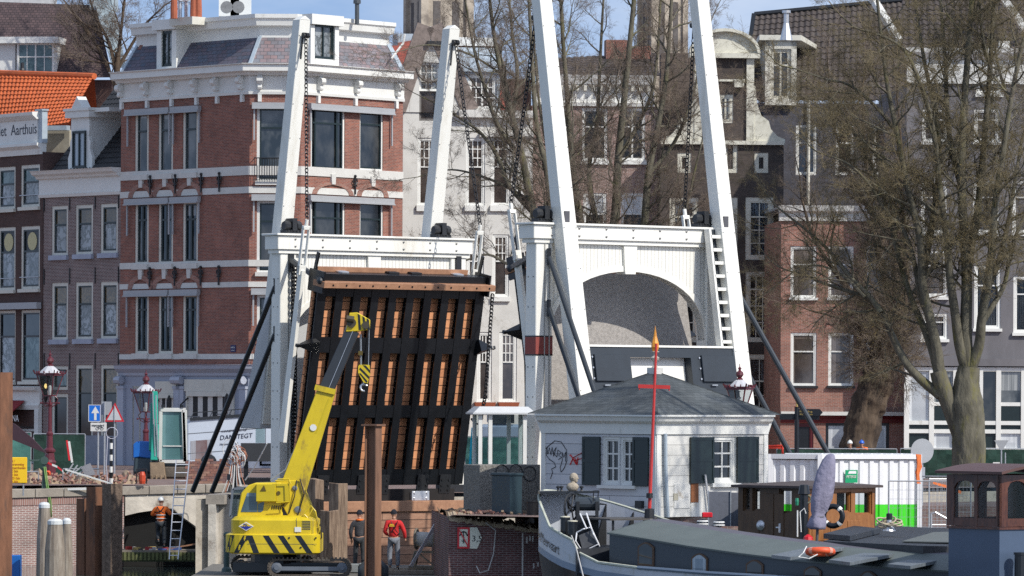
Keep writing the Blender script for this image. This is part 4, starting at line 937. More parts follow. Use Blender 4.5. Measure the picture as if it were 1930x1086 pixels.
def beams(fr, B, lit_px, ylit, vfront, z_top, z_bot, tilt, zpiv, sgn, w_top, w_bot):
 """balance beams; sgn=+1 tips lean towards +v"""
 out=[]
 for px in lit_px:
  u=fr.U(px, ylit, vfront)
  def c(z):return vfront+sgn*(z-zpiv)*math.tan(R(tilt))
  b=MB();th0, th1=.40, .56
  def ring(z, th, w):
   vv=c(z);return[fr.p(u,vv,z), fr.p(u+w,vv,z), fr.p(u+w,vv-th,z), fr.p(u,vv-th,z)]
  b.hexa(ring(z_bot,th1,w_bot), ring(z_top,th0,w_top))
  vv=c(z_top);b.fprism(Fr(o=fr.o,ang=math.degrees(fr.ang)), [(u-.01,z_top),(u+w_top+.01,z_top),(u+w_top/2,z_top+.14)], vv-th0, vv+.01)
  o=b.build('balance_beam', BW, B, bevel=.012)
  p=MB();p.m=BOLT
  for i in range(12):
   z=z_bot+.5+(z_top-z_bot-1)*i/11
   for s_ in(.08, .92):p.lathe(fr.p(u+(w_top+(w_bot-w_top)*(z_top-z)/(z_top-z_bot))*s_,c(z),z), [(.018,-.002),(.018,.012)], 5, fr.v)
  p.build('bolts', None, o)
  out.append((u,c,o))
 return out
PB1, u1L, u1R, z1t, z1b=portal(bf1, 528, 878, None, 640, 545, 'left white drawbridge portal with panelled top, standing behind the raised leaf', GZ, 703, 1)
ZB=z1t
bA=beams(bf1, PB1, (528,810), 425, -.55, bf1.Z(570,38,.4), bf1.Z(500,800,-1.4), 8.6, ZB, +1, .42, .56)
def bearing(fr, u, v, z, par):
 b=MB();b.box(fr, u-.28, u+.34, v-.2, v+.14, z, z+.12);b.lathe(fr.p(u-.30,v,z+.26), [(.13,0),(.16,.05),(.16,.2),(.09,.22),(.09,.45),(.16,.47),(.16,.62),(.13,.66)], 10, fr.u);b.box(fr, u-.06, u+.12, v-.2, v+.18, z+.1, z+.5)
 for i in range(5):b.sphere(fr.p(u-.22+i*.12,v+.16,z+.10), .03, 5, 4)
 b.build('bearing', IRON, par)
for(u, c, o)in bA:bearing(bf1, u+.22, -.25, z1t, PB1)
def counterweight1():
 (ua, c, _), (ub, c2, _)=bA;b=MB();z0, z1=bf1.Z(500, 808, -1.4), bf1.Z(500, 560, -1.2)
 b.m=mat('counterweight_grey_white', (.55,.56,.57), .5, .05, 1)
 b.hexa([bf1.p(ua-.06,c(z0)-.05,z0),bf1.p(ub+.62,c(z0)-.05,z0),bf1.p(ub+.62,c(z0)-1.15,z0),bf1.p(ua-.06,c(z0)-1.15,z0)], [bf1.p(ua-.06,c(z1)-.05,z1),bf1.p(ub+.62,c(z1)-.05,z1),bf1.p(ub+.62,c(z1)-.45,z1),bf1.p(ua-.06,c(z1)-.45,z1)])
 b.build('counterweight', None, PB1, bevel=.02)
counterweight1()
T1=10.4
class Leaf:
 def __init__(s, fr, v0, z0, tilt, sgn, uo):s.fr=fr;s.v0=v0;s.z0=z0;s.t=R(tilt);s.s=sgn;s.uo=uo
 def p(s, u, w, h):
  return s.fr.p(s.uo+u, s.v0+s.s*(h*sin(s.t)+w*cos(s.t)), s.z0+h*cos(s.t)-w*sin(s.t))
 def box(s, b, u0, u1, w0, w1, h0, h1):
  b.hexa([s.p(u0,w1,h0),s.p(u1,w1,h0),s.p(u1,w0,h0),s.p(u0,w0,h0)], [s.p(u0,w1,h1),s.p(u1,w1,h1),s.p(u1,w0,h1),s.p(u0,w0,h1)])
def make_leaf(lf, W, H, label, lockdir, par_uo=0):
 B=thing('bridge_leaf', label, 'bridge leaf', tuple(lf.p(W/2,0,0)), 'raised drawbridge leaves')
 b=MB();lf.box(b, -.1, W+.1, -.10, .0, .2, H);b.build('deck_planks', DECKW, B)
 b=MB();lf.box(b, -.08, W+.08, -.14, -.103, .25, H-.05);b.build('road_surface', GRIT, B)
 D=.22
 for(h0, h1)in((.0,.52), (2.22,2.62), (4.32,4.82), (H-.32,H-.02)):
  b=MB();lf.box(b, 0, W, .002, D-.02, (h0+h1)/2-.02, (h0+h1)/2+.02);lf.box(b, 0, W, D-.02, D+.02, h0, h1);b.build('cross_girder', BSTEEL, B)
 ns=9;pitch=(W-.12)/ns
 c=MB()
 for i in range(ns+1):
  u=.06+i*pitch;e=.17 if i in(0, ns)else .145
  b=MB();lf.box(b, u-.02, u+.02, .003, D-.004, .02, H-.05);lf.box(b, u-e, u+e, D-.005, D+.035, .02, H-.05)
  lf.box(b, u-.09, u+.09, .004, .03, .02, H-.05);b.build('stringer' if 0<i<ns else 'side_girder', BSTEEL, B)
  for k in range(int(H/.22)):
   for s_ in(-1, 1):
    c.lathe(lf.p(u+s_*.055,.03,.3+k*.22), [(.018,0),(.018,.02)], 4, (lf.p(0,1,0)-lf.p(0,0,0)))
 c.build('bolts', BOLT, B)['kind']='stuff'
 b=MB();lf.box(b, -.15, W+.25, .0, .62, H+.0, H+.2);b.build('end_timber', TIMB, B, bevel=.01)
 c=MB()
 for i in range(13):c.lathe(lf.p(.2+i*(W-.2)/12,.62,H+.10), [(.035,0),(.035,.012)], 6, (lf.p(0,1,0)-lf.p(0,0,0)))
 c.build('bolts', BSTEEL, B)
 b=MB();lf.box(b, -.05, W+.05, -.14, .35, H+.202, H+.42);lf.box(b, -.12, -.05, -.3, .5, H-.2, H+.5);lf.box(b, W+.05, W+.12, -.3, .5, H-.2, H+.5);b.build('steel_edge', BSTEEL, B)
 b=MB();lf.box(b, .1, W-.35, -.30, -.16, H+.38, H+.56);b.build('edge_board', TIMB, B)
 for u in(1.0, 3.0, 3.9, 5.6):
  b=MB();b.lathe(lf.p(u,-.05,H+.425), [(.22,0),(.22,.03),(.1,.05)], 10, (lf.p(0,0,1)-lf.p(0,0,0)))if u in(1.0, 5.6)else lf.box(b, u-.25, u+.15, -.14, .1, H+.425, H+.48)
  b.build('lock_plate', ALU if u in(1.0,5.6)else IRON, B)
 for u in(-.06, W+.06):
  b=MB();b.bar(lf.p(u,-.1,H+.4), lf.p(u-.0,.0,H+1.05), .06, .12);b.build('horn', BSTEEL, B)
 for s_, u in((-1,-.0), (1,W)):
  b=MB();b.lathe(lf.p(u,.3,4.55), [(.30,0),(.06,.62),(.07,.66),(.07,.75)], 4, (lf.fr.u*s_), a0=.4);b.build('bumper', BSTEEL, B)
 for u in(.9, 2.5, 3.3, 4.9, 5.8):
  b=MB();lf.box(b, u-.22, u+.22, D+.03, D+.10, -.28, .34);
  for du in(-.14, .14):
   for dh in(-.15, .0, .18):b.lathe(lf.p(u+du,D+.10,dh), [(.035,0),(.035,.03)], 6, (lf.p(0,1,0)-lf.p(0,0,0)))
  b.build('hinge', IRON, B)
 tips=[]
 for u in(-.33, W+.16 if lf.s>0 else W+.33):
  b=MB();w=-.45 if lf.s>0 else-.30
  b.hexa([lf.p(u-.07,w+.16,1.3),lf.p(u+.07,w+.16,1.3),lf.p(u+.07,w-.14,1.3),lf.p(u-.07,w-.14,1.3)], [lf.p(u-.06,w+.13,H+.4),lf.p(u+.06,w+.13,H+.4),lf.p(u+.06,w-.09,H+.4),lf.p(u-.06,w-.09,H+.4)])
  for du in(-.13, .09):lf.box(b, u+du, u+du+.045, w-.05, w+.06, H+.3, H+1.75)
  lf.box(b, u-.13, u+.135, w-.05, w+.06, H+1.7, H+1.82);lf.box(b, u-.13, u+.135, w-.06, w+.07, H+.25, H+.55)
  b.tube([lf.p(u,w,H+1.8),lf.p(u,w,H+2.02)], .06, 8)
  b.build('hanger_rod', BW, B, bevel=.006);tips.append(lf.p(u,w,H+2.0))
 return B, tips
H1=6.45;W1=6.45
v1=.95
uo1=bf1.U(570, 905, v1+.45)
leaf1=Leaf(bf1, v1, bf1.Z(700,912,v1), T1, 1, uo1)
LB1, tips1=make_leaf(leaf1, W1, H1, 'raised left bridge leaf seen from below, black steel ribs over orange hardwood planks', 1)
uo2=bf2.U(1024, 880, -1.0)
leaf2=Leaf(bf2, -.85, bf2.Z(1190,900,-.85), 11.5, -1, uo2)
LB2, tips2=make_leaf(leaf2, 6.2, 6.4, 'raised right bridge leaf seen edge-on beside and through the arch, grey gritty road surface', -1)
PB2, u2L, u2R, z2t, z2b=portal(bf2, 1010, 1361, None, 640, 512, 'right white drawbridge portal with open arch, nearer the camera behind the hut', GZ-.15, 1190, 2)
bC=beams(bf2, PB2, (1060,1360), 425, .52, bf2.Z(1010,-60,-.5), bf2.Z(1110,845,1.3), 9.6, z2t, -1, .46, .60)
for(u, c, o)in bC:bearing(bf2, u-.25, -.1, z2t, PB2)
for(u, c, o)in bC:
 b=MB();z=bf2.Z(1070, 408, .5);b.box(bf2, u+.10, u+.28, c(z)-.02, c(z)+.03, z-.2, z+.16);b.build('maker_plate', mat('slate_plate',(.09,.09,.10),.5), o)
def counterweight2():
 (ua, c, _), (ub, c2, _)=bC;ua+=.60;z1=bf2.Z(1250, 655, 1.1);z0=z1-2.6
 def bx(b, u0, u1, d0, d1, za, zb):
  b.hexa([bf2.p(u0,c(za)-d0,za),bf2.p(u1,c(za)-d0,za),bf2.p(u1,c(za)-d1,za),bf2.p(u0,c(za)-d1,za)], [bf2.p(u0,c(zb)-d0,zb),bf2.p(u1,c(zb)-d0,zb),bf2.p(u1,c(zb)-d1,zb),bf2.p(u0,c(zb)-d1,zb)])
 uA, uB=ua, ub;um=lambda px, y:bf2.U(px, y, 1.2)
 cw=MB();m0, m1=um(1191, 700), um(1305, 700);zt_=bf2.Z(1250, 674, 1.1)
 bx(cw, uA, m0, .08, .5, z0, z1);bx(cw, m1, uB, .08, .5, z0, z1);bx(cw, m0, m1, .08, .5, zt_, z1);o=cw.build('counterweight_box', SLB, PB2)
 w=MB();bx(w, m0+.01, m1-.01, .40, .46, z0, zt_-.01);w.build('recess_panel', BWB, o)
 w=MB();bx(w, uA, uB, .04, .54, z1, z1+.06);w.build('top_trim', BW, o)
 for(xa, xb, ya, yb)in((1121,1183,669,719), (1323,1387,669,719), (1126,1183,735,790), (1330,1389,735,790)):
  w=MB();za, zb_=bf2.Z(1250, yb, 1.2), bf2.Z(1250, ya, 1.2);bx(w, um(xa,700), um(xb,700)-.03, .0, .078, za, zb_);h=w.build('hatch', SLB, o, bevel=.01)
  for uu in(um(xa,700)-.06, ):
   k=MB()
   for f_ in(.1, .5, .9):k.lathe(bf2.p(uu,c(za+(zb_-za)*f_)-.07,za+(zb_-za)*f_), [(.03,0),(.03,.03)], 6, bf2.v)
   k.build('bolts', ALU, o)
 for x in(1140, 1342):
  w=MB();z=bf2.Z(x, 726, 1.2);w.bar(bf2.p(um(x,726)-.1,c(z)-.02,z), bf2.p(um(x,726)+.12,c(z)-.02,z), .04, .04);w.build('handle', STEEL, o)
counterweight2()
def ladder_on_beam():
 (u, c, o)=bC[1];b=MB();za, zb=bf2.Z(1370, 655, 1.0), bf2.Z(1350, 432, .5)
 b.hexa(*[[bf2.p(u-.42,c(z)-.1,z),bf2.p(u-.34,c(z)-.1,z),bf2.p(u-.34,c(z)-.35,z),bf2.p(u-.42,c(z)-.35,z)]for z in(za,zb)])
 b.hexa(*[[bf2.p(u-.30,c(z)-.3,z),bf2.p(u-.02,c(z)-.3,z),bf2.p(u-.02,c(z)-.34,z),bf2.p(u-.30,c(z)-.34,z)]for z in(za,za+.01)])
 for i in range(9):
  z=za+(zb-za)*(i+.3)/9;b.box(bf2, u-.36, u+.02, c(z)-.30, c(z)-.08, z, z+.10)
 b.build('climbing_rungs', BW, PB2)
 b=MB();b.hexa(*[[bf2.p(u-.34,c(z)-.32,z),bf2.p(u,c(z)-.32,z),bf2.p(u,c(z)-.36,z),bf2.p(u-.34,c(z)-.36,z)]for z in(za,zb)]);b.build('rung_backing', SLB, PB2)
ladder_on_beam()
b=MB();za, zb=bf2.Z(1025, 669), bf2.Z(1025, 634);b.box(bf2, u2L-.012, u2L+.632, -.51, .012, za, zb);b.build('red_band', mat('red_brown_band',(.24,.05,.04),.6,.1,3), PB2)
b=MB();
for z in(za, zb):b.box(bf2, u2L-.015, u2L+.635, -.512, .015, z-.02, z+.02)
b.build('band_edge', BLACKP, PB2)
for(fr, B_, ul)in((bf2,PB2,u2L), (bf1,PB1,u1L)):
 b=MB();b.box(fr, ul+.30, ul+.34, .0, .02, GZ, z2b-.15);b.box(fr, ul+.48, ul+.52, .0, .02, GZ, z2b-.15);b.build('groove_batten', mat('board_joint',(.35,.34,.31)), B_)
CH=mat('chain_iron', (.02,.02,.022), .4, .3, 12, metal=.3)
def hang(fr, be, tip, par, ztop_px, sgn, lab):
 u, c, o=be;z=fr.Z(*ztop_px);v=c(z)+(.12 if sgn>0 else-.55)
 uu=u+.21 if sgn>0 else u+.21
 p=fr.p(uu, v, z);b=MB()
 b.bar(fr.p(uu,c(z)-(.0 if sgn>0 else .4),z+.06), fr.p(uu,v+sgn*.12,z+.03), .10, .10);b.lathe(fr.p(uu-.12,v,z), [(.08,0),(.08,.24)], 8, fr.u)
 if sgn>0:b.bar(fr.p(uu-.05,c(z)+.03,z+.1), fr.p(uu-.12,c(z)-.0,z-.75), .05, .05)
 b.build('chain_bracket', IRON, par)
 b=MB();
 if sgn<0:b.tube([p,p.lerp(tip,.07)], .05, 6)
 link_chain(b, p.lerp(tip,.07 if sgn<0 else 0), tip, .13, .10, .046, .018);o=b.build('lifting_chain', CH, None, loc=p)
 tag(o, lab, 'chain', 'lifting chains of the drawbridge')
hang(bf1, bA[0], tips1[0], PB1, (575,68,.4), 1, 'leftmost lifting chain, hanging from the left beam tip of the left portal')
hang(bf1, bA[1], tips1[1], PB1, (870,82,.4), 1, 'lifting chain hanging from the right beam tip of the left portal')
hang(bf2, bC[0], tips2[0], PB2, (1005,30,-.5), -1, 'lifting chain beside the big left beam of the right portal')
hang(bf2, bC[1], tips2[1], PB2, (1305,45,-.5), -1, 'rightmost lifting chain, beside the right beam of the right portal')
b=MB();u=u1L+.38
for du, s_ in((0,0), (.10,.05)):
 link_chain(b, bf1.p(u+du,.16,bf1.Z(548,495)), bf1.p(u+du+.02,.16,bf1.Z(548,852)), .12, 0, .05, .024)
o=b.build('hanging_chain', CH, None, loc=bf1.p(u,.16,bf1.Z(548,852)));tag(o, 'heavy doubled black chain hanging down the left portal pillar', 'chain')
b=MB();b.box(bf1, u-.08, u+.10, .0, .09, bf1.Z(548,512), bf1.Z(548,478));b.build('chain_plate', IRON, PB1)
b=MB();pt=leaf1.p(W1+.25, .5, H1-.1);q=at(915, 745, 163.5);r_=at(893, 800, 163.5)
link_chain(b, pt, q, .13, 0, .05, .022);link_chain(b, q, at(905,800,163.5), .13, -.05, .05, .022, N=8);link_chain(b, at(905,800,163.5), at(889,790,163.5), .13, .06, .05, .022)
o=b.build('hanging_chain', CH, None, loc=r_);tag(o, 'slack black chain dangling from the upper right corner of the raised left leaf', 'chain')
b=MB();b.box(bf1, u1R-.45, u1R-.25, .0, .08, bf1.Z(862,515), bf1.Z(862,483));b.build('chain_plate', IRON, PB1)
def stay(fr, p0, p1, par, r=.075, m=None):
 b=MB();b.tube([p0,p1], r, 10);b.build('backstay', m or SLB, par)
 d=(Vector(p1)-Vector(p0)).normalized();c=MB();c.bar(Vector(p0)-d*.02+Vector((0,0,.25)), Vector(p0)-d*.02+Vector((0,0,-.25)), .12, .12);c.build('stay_bracket', IRON, par)
BSM=mat('stay_black', (.010,.011,.013), .3, .1, 4)
stay(bf1, bf1.p(u1L+.05,-.35,bf1.Z(512,540)), bf1.p(u1L-.35,-4.4,GZ), PB1, .085, BSM)
stay(bf1, bf1.p(u1L+.05,-.35,bf1.Z(512,630)), bf1.p(u1L-.35,-3.3,GZ), PB1, .085, BSM)
stay(bf2, bf2.p(u2L+.42,.10,bf2.Z(1028,485)), bf2.p(u2L+.42,4.15,GZ-.15), PB2, .075)
stay(bf2, bf2.p(u2L+.42,.10,bf2.Z(1028,582)), bf2.p(u2L+.42,3.35,GZ-.15), PB2, .075)
stay(bf2, bf2.p(u2R,-.1,bf2.Z(1355,492)), bf2.p(u2R+2.8,3.7,2.0), PB2, .085)
stay(bf2, bf2.p(u2R,-.1,bf2.Z(1355,605)), bf2.p(u2R+2.1,2.6,2.0), PB2, .085)
for(B_, a, c)in((PB1,bf1.p(u1L+.35,.1,bf1.Z(545,490)),leaf1.p(-.12,.35,H1+.2)), (PB2,bf2.p(u2L+.1,-.5,bf2.Z(998,484)),leaf2.p(-.12,.35,H1+.1))):
 b=MB();b.bar(a, c, .10, .14);b.sphere(c, .13, 8, 6);b.build('lock_strut', SLB, B_)
CONC=mat('weathered_concrete', (.58,.53,.45), .9, .22, 1.6, bump=.4, bscale=9, dirt=(.22,.17,.13), dirtamt=.22)
COPE=mat('coping_stone', (.33,.29,.24), .85, .2, 2.0, bump=.3, bscale=14, dirt=(.17,.14,.11), dirtamt=.15)
EXPO=mat('exposed_aggregate', (.20,.19,.17), .95, .6, 22, bump=1.0, bscale=26)
RUST=mat('rusty_steel', (.17,.075,.040), .85, .45, 3.0, bump=.3, bscale=20, dirt=(.07,.045,.035), dirtamt=.25, streak=4)
OLDWOOD=wood('weathered_pile_wood', (.17,.135,.105), (.34,.30,.25), .9, (3,3,.35))
DARKWOOD=wood('dark_wet_timber', (.045,.032,.026), (.16,.11,.085), .85, (3,3,.4))
QW=wood('quay_timber', (.33,.17,.105), (.45,.26,.17), .75, (1.2,1.2,4), planks=.28)
qf=Fr(20, 175.5, 16);QT=lambda x, y:qf.Z(x, y)
def left_quay():
 uA, uB, uE=qf.U(-40), qf.U(236), qf.U(442)
 B=thing('quay_wall', 'left quay wall, pink brick then pale concrete pierced by a jagged dark tunnel mouth', 'quay wall', tuple(qf.p(uB,0,0)))
 zt0, zt1=2.62, 2.86
 def zt(u):return zt0+(zt1-zt0)*(u-uA)/(uE-uA)
 b=MB();b.hexa([qf.p(uA,0,-2),qf.p(uB,0,-2),qf.p(uB,-1.2,-2),qf.p(uA,-1.2,-2)], [qf.p(uA,0,zt(uA)-.3),qf.p(uB,0,zt(uB)-.3),qf.p(uB,-1.2,zt(uB)-.3),qf.p(uA,-1.2,zt(uA)-.3)]);b.build('brick_wall', BR_QUAY, B)
 b=MB();b.hexa([qf.p(uA,.02,zt(uA)-.56),qf.p(uB,.02,zt(uB)-.56),qf.p(uB,-.1,zt(uB)-.56),qf.p(uA,-.1,zt(uA)-.56)], [qf.p(uA,.02,zt(uA)-.302),qf.p(uB,.02,zt(uB)-.302),qf.p(uB,-.1,zt(uB)-.302),qf.p(uA,-.1,zt(uA)-.302)]);b.build('soldier_course', brick('quay_soldiers',(.32,.16,.13),(.22,.11,.09),(.45,.38,.34),bw=.065,bh=.5,offset=0), B)
 hole=[(236,1062), (236,972), (262,966), (290,962), (312,958), (326,960), (338,970), (352,980), (366,990), (380,1003), (392,1012), (399,1016), (400,1062)]
 H=[qf.uz(*h)for h in hole];zt_=lambda u:zt(u)-.3
 us=[h[0]for h in H];b=MB();top=H[1:-1]
 for i in range(len(top)-1):
  (ua, za), (ub, zb)=top[i], top[i+1]
  if ub-ua<1e-4:continue
  b.face([qf.p(ua,0,za),qf.p(ub,0,zb),qf.p(ub,0,zt_(ub)),qf.p(ua,0,zt_(ua))]);b.face([qf.p(ua,0,za),qf.p(ub,0,zb),qf.p(ub,-.8,zb),qf.p(ua,-.8,za)])
 ue=H[-1][0];b.face([qf.p(ue,0,-2),qf.p(uE,0,-2),qf.p(uE,0,zt_(uE)),qf.p(ue,0,zt_(ue))]);b.face([qf.p(ue,0,-2),qf.p(ue,0,top[-1][1]),qf.p(ue,-.8,top[-1][1]),qf.p(ue,-.8,-2)])
 b.face([qf.p(uE,0,-2),qf.p(uE,-3,-2),qf.p(uE,-3,zt_(uE)),qf.p(uE,0,zt_(uE))])
 b.build('concrete_wall', CONC, B)
 b=MB();b.box(qf, us[1]-.3, ue+.4, -5, -.82, -1, 2.25);b.face([qf.p(us[1]-.2,-.45,-1),qf.p(ue+.3,-.45,-1),qf.p(ue+.3,-.45,2.3),qf.p(us[1]-.2,-.45,2.3)]);b.build('tunnel', mat('tunnel_shade_black',(.006,.006,.006),.9), B)  # black sheet behind the mouth stands in for the darkness inside
 b=MB();b.hexa([qf.p(us[1]+.05,-.5,-.3),qf.p(us[1]+.6,-.5,-.3),qf.p(us[1]+.6,-.8,-.3),qf.p(us[1]+.05,-.8,-.3)], [qf.p(us[1]+.05,-.5,1.0),qf.p(us[1]+.3,-.5,.9),qf.p(us[1]+.3,-.8,.9),qf.p(us[1]+.05,-.8,1.0)]);b.build('broken_masonry', CONC, B)
 n=9
 for i in range(n):
  u0=uA+(uE-uA)*i/n;u1=uA+(uE-uA)*(i+1)/n-.02
  b=MB();b.hexa([qf.p(u0,.08,zt(u0)-.3),qf.p(u1,.08,zt(u1)-.3),qf.p(u1,-.6,zt(u1)-.3),qf.p(u0,-.6,zt(u0)-.3)], [qf.p(u0,.08,zt(u0)),qf.p(u1,.08,zt(u1)),qf.p(u1,-.6,zt(u1)),qf.p(u0,-.6,zt(u0))]);b.build('coping_stone', COPE, B, bevel=.015)
left_quay()
def mid_walls():
 uA, uB=bf1.U(560, 950, 1.5), bf1.U(876, 950, 1.5);z=2.52
 B=thing('quay_wall', 'reddish timber plank quay wall below the raised leaf', 'quay wall', tuple(bf1.p((uA+uB)/2,1.4,0)))
 b=MB();b.box(bf1, uA, uB-.9, 1.3, 1.52, -1.5, z-.3);b.build('planking', QW, B)
 b=MB();b.box(bf1, uA, uB+.1, 1.2, 1.60, z-.3, z+.05);b.build('cap_beam', TIMB, B, bevel=.02)
 b=MB();b.box(bf1, uA, uB-.2, 1.02, 1.2, z-.6, GZ+.15);b.build('shaft_shade', mat('shaft_shade_black',(.012,.010,.010),.9,.5,3), B)  # near-black box painted in for the shade of the shaft below the leaf
 b=MB();b.box(bf1, uB-2.0, uB-1.3, 1.2, 1.3, z+.06, z+.36)
 for i in(0, 1):
  for j in(0, 1):b.lathe(bf1.p(uB-1.9+i*.5,1.3,z+.12+j*.18), [(.04,0),(.04,.03)], 6, bf1.v)
 b.build('fixing_plate', ALU, B)
 _q=Fr(20, 175.5, 16);c0=_q.p(_q.U(441), -.3, 0);c1=at(484, HY, 170.0)+Vector((.0,-.25,0));c2=bf1.p(-7.2, 1.15, 0);B3=thing('quay_wall', 'weathered concrete abutment of the bridge partly hidden behind the yellow crane', 'quay wall', (c1.x,c1.y,0))
 b=MB();b.sweep([c0,c1,c2], [(-.24,-1),(.0,-1),(.0,GZ-.28),(-.24,GZ-.28)]);b.build('concrete_wall', CONC, B3);b=MB();b.sweep([c0,c1,c2], [(-.5,GZ-.278),(.08,GZ-.278),(.08,GZ+.02),(-.5,GZ+.02)]);b.build('coping', COPE, B3)
 w=Fr(846, 141.6, 4);u1=w.U(1300, 1000);B2=thing('quay_wall', 'dark red-brown brick quay wall with a crumbling sandy top edge', 'quay wall', tuple(w.p(1,0,0)))
 n=40;b=MB();r=random.Random(3);tops=[w.Z(846+(1040-846)*min(1,i/n*1.0),976+26*min(1,i/n)+r.uniform(-2.5,2.5))for i in range(n+1)]
 uu=[w.U(846,1000)+(w.U(1040,1000)-w.U(846,1000))*i/n for i in range(n+1)]
 for i in range(n):b.face([w.p(uu[i],0,-1.5),w.p(uu[i+1],0,-1.5),w.p(uu[i+1],0,tops[i+1]),w.p(uu[i],0,tops[i])])
 b.face([w.p(uu[0],0,-1.5),w.p(uu[0],-9,-1.5),w.p(uu[0],-9,tops[0]),w.p(uu[0],0,tops[0])]);b.face([w.p(uu[-1],0,-1.5),w.p(u1,0,-1.5),w.p(u1,0,tops[-1]),w.p(uu[-1],0,tops[-1])])
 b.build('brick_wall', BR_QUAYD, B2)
 b=MB();
 for i in range(n):
  a, c=tops[i], tops[i+1];h=.10
  b.hexa([w.p(uu[i],.03,a-.09),w.p(uu[i+1],.03,c-.09),w.p(uu[i+1],-.7,c-.05),w.p(uu[i],-.7,a-.05)], [w.p(uu[i],.0,a+h*r.random()*.5),w.p(uu[i+1],.0,c+h*r.random()*.5),w.p(uu[i+1],-.7,c+h+r.random()*.1),w.p(uu[i],-.7,a+h+r.random()*.1)])
 b.build('broken_mortar_edge', mat('sandy_mortar',(.34,.27,.19),.95,.3,5,bump=.6), B2)
 g=MB();r=random.Random(5)
 gx=26;gy=8;G={}
 for i in range(gx+1):
  for j in range(gy+1):
   u=uu[0]+(uu[-1]+.3-uu[0])*i/gx;v=-.3-j*.75;G[i, j]=w.p(u, v, GZ-.16+r.uniform(-.05,.12)+(-.12 if j<2 else 0))
 for i in range(gx):
  for j in range(gy):g.face([G[i,j],G[i+1,j],G[i+1,j+1],G[i,j+1]])
 o=g.build('soil_ground', mat('brown_soil',(.13,.085,.05),.95,.5,4,bump=.8,bscale=12));o['kind']='structure'
 d=MB();r=random.Random(9)
 for x, y0, y1 in((985,1005,1086), (993,1012,1024), (999,1010,1020), (1006,1062,1072), (1014,1060,1068), (1004,1010,1021)):
  d.box(w, w.U(x,1040)-.02, w.U(x,1040)+.02, .0, .006, w.Z(x,y1), w.Z(x,y0))
 d.build('lime_streaks', mat('lime_white',(.55,.53,.50),.8,.1), B2)
 s=w.p(0, 0, 0);xs, xe=w.U(862, 1010), w.U(885, 1010);z0, z1=w.Z(873, 1034), w.Z(873, 994)
 o=thing('waterway_sign', 'square red-edged no-anchoring sign with a pale 3,5 arrow board beside it', 'sign', tuple(w.p(xs,.05,z0)))
 b=MB();RS=mat('sign_red', (.55,.02,.03), .4, .05);WS=mat('sign_cream', (.66,.66,.55), .4, .04)
 b.m=RS;b.box(w, xs, xe, .03, .05, z0, z1);b.m=WS;b.box(w, xs+.055, xe-.055, .05, .056, z0+.055, z1-.055);m=b.build('plate', None, o)
 c=MB();c.m=BLACKP;cu=(xs+xe)/2;h=z1-z0
 c.bar(w.p(cu,.06,z0+h*.25), w.p(cu,.06,z0+h*.8), .025, .035, w.v);c.tube([w.p(cu-.11,.06,z0+h*.60),w.p(cu-.06,.06,z0+h*.76),w.p(cu,.06,z0+h*.80),w.p(cu+.06,.06,z0+h*.76),w.p(cu+.11,.06,z0+h*.60)], .02, 5);c.bar(w.p(cu-.06,.06,z0+h*.36), w.p(cu+.06,.06,z0+h*.36), .02, .025, w.v)
 c.m=RS;c.bar(w.p(xs+.03,.068,z1-.04), w.p(xe-.03,.068,z0+.04), .03, .05, w.v);c.build('symbol', None, o)
 b=MB();xa=xe+.01;xb=w.U(908, 1010);b.fprism(w, [(xa,z0),(xb-.13,z0),(xb,(z0+z1)/2),(xb-.13,z1),(xa,z1)], .03, .05);m=b.build('arrow_plate', WS, o)
 txt('3,5', .24, w, xa+.05, .051, z0+.2, BLACKP, 'lettering', m)
 b=MB();b.tube([w.p(w.U(915,990),.05,w.Z(915,985)),w.p(w.U(934,990),.07,w.Z(934,1000)),w.p(w.U(930,990),.06,w.Z(930,1045)),w.p(w.U(920,990),.2,w.Z(920,1075)),w.p(w.U(903,990),.4,w.Z(903,1079)),w.p(w.U(897,990),.3,w.Z(897,1066))], .018, 5);b.smooth=True
 o=b.build('rope', mat('grey_rope',(.45,.44,.42),.9), None, loc=w.p(w.U(920,990),.2,w.Z(920,1075)));tag(o, 'thin grey line hanging down the dark brick quay beside the sign', 'rope')
 cb=Fr(905, 144.4, 30);b=MB();zb=GZ-.3;b.box(cb, 0, 2.0, -.95, 0, zb, cb.Z(940,876));o=b.build('concrete_block', EXPO, None, loc=cb.p(1,-.5,zb), bevel=.02);tag(o, 'big rough exposed-aggregate concrete block with black graffiti beside the hut', 'concrete block')
 k=MB();k.m=BLACKP
 for(x, y)in((946,890), (972,889), (998,893), (958,905)):
  pts=[cb.p(cb.U(x+12*cos(t),y+14*sin(t)),.012,cb.Z(x+12*cos(t),y+14*sin(t)))for t in[a*.45 for a in range(15)]];k.tube(pts, .014, 4)
 k.build('graffiti', None, o)
 ec=Fr(962, 142.6, 35);b=MB();b.box(ec, 0, .42, -.9, .0, GZ-.25, ec.Z(970,897));b.box(ec, -.03, .45, -.93, .03, ec.Z(970,897), ec.Z(970,892));b.box(ec, -.02, .44, -.92, .02, GZ-.25, GZ-.05)
 o=b.build('utility_cabinet', mat('cabinet_teal',(.020,.042,.055),.45,.1,3), None, loc=ec.p(.2,-.4,GZ-.25), bevel=.012);tag(o, 'dark teal electricity cabinet in front of the rough concrete block', 'cabinet')
 p=at(1004, 962, 142.0);b=MB();b.lathe((p.x,p.y,GZ-.2), [(.15,0),(.20,.42),(.22,.42),(.22,.46),(.19,.46),(.18,.40)], 16);o=b.build('bucket', mat('black_plastic',(.02,.02,.02),.5), None, loc=(p.x,p.y,GZ-.2));tag(o, 'black plastic tub on the soil beside the teal cabinet', 'tub')
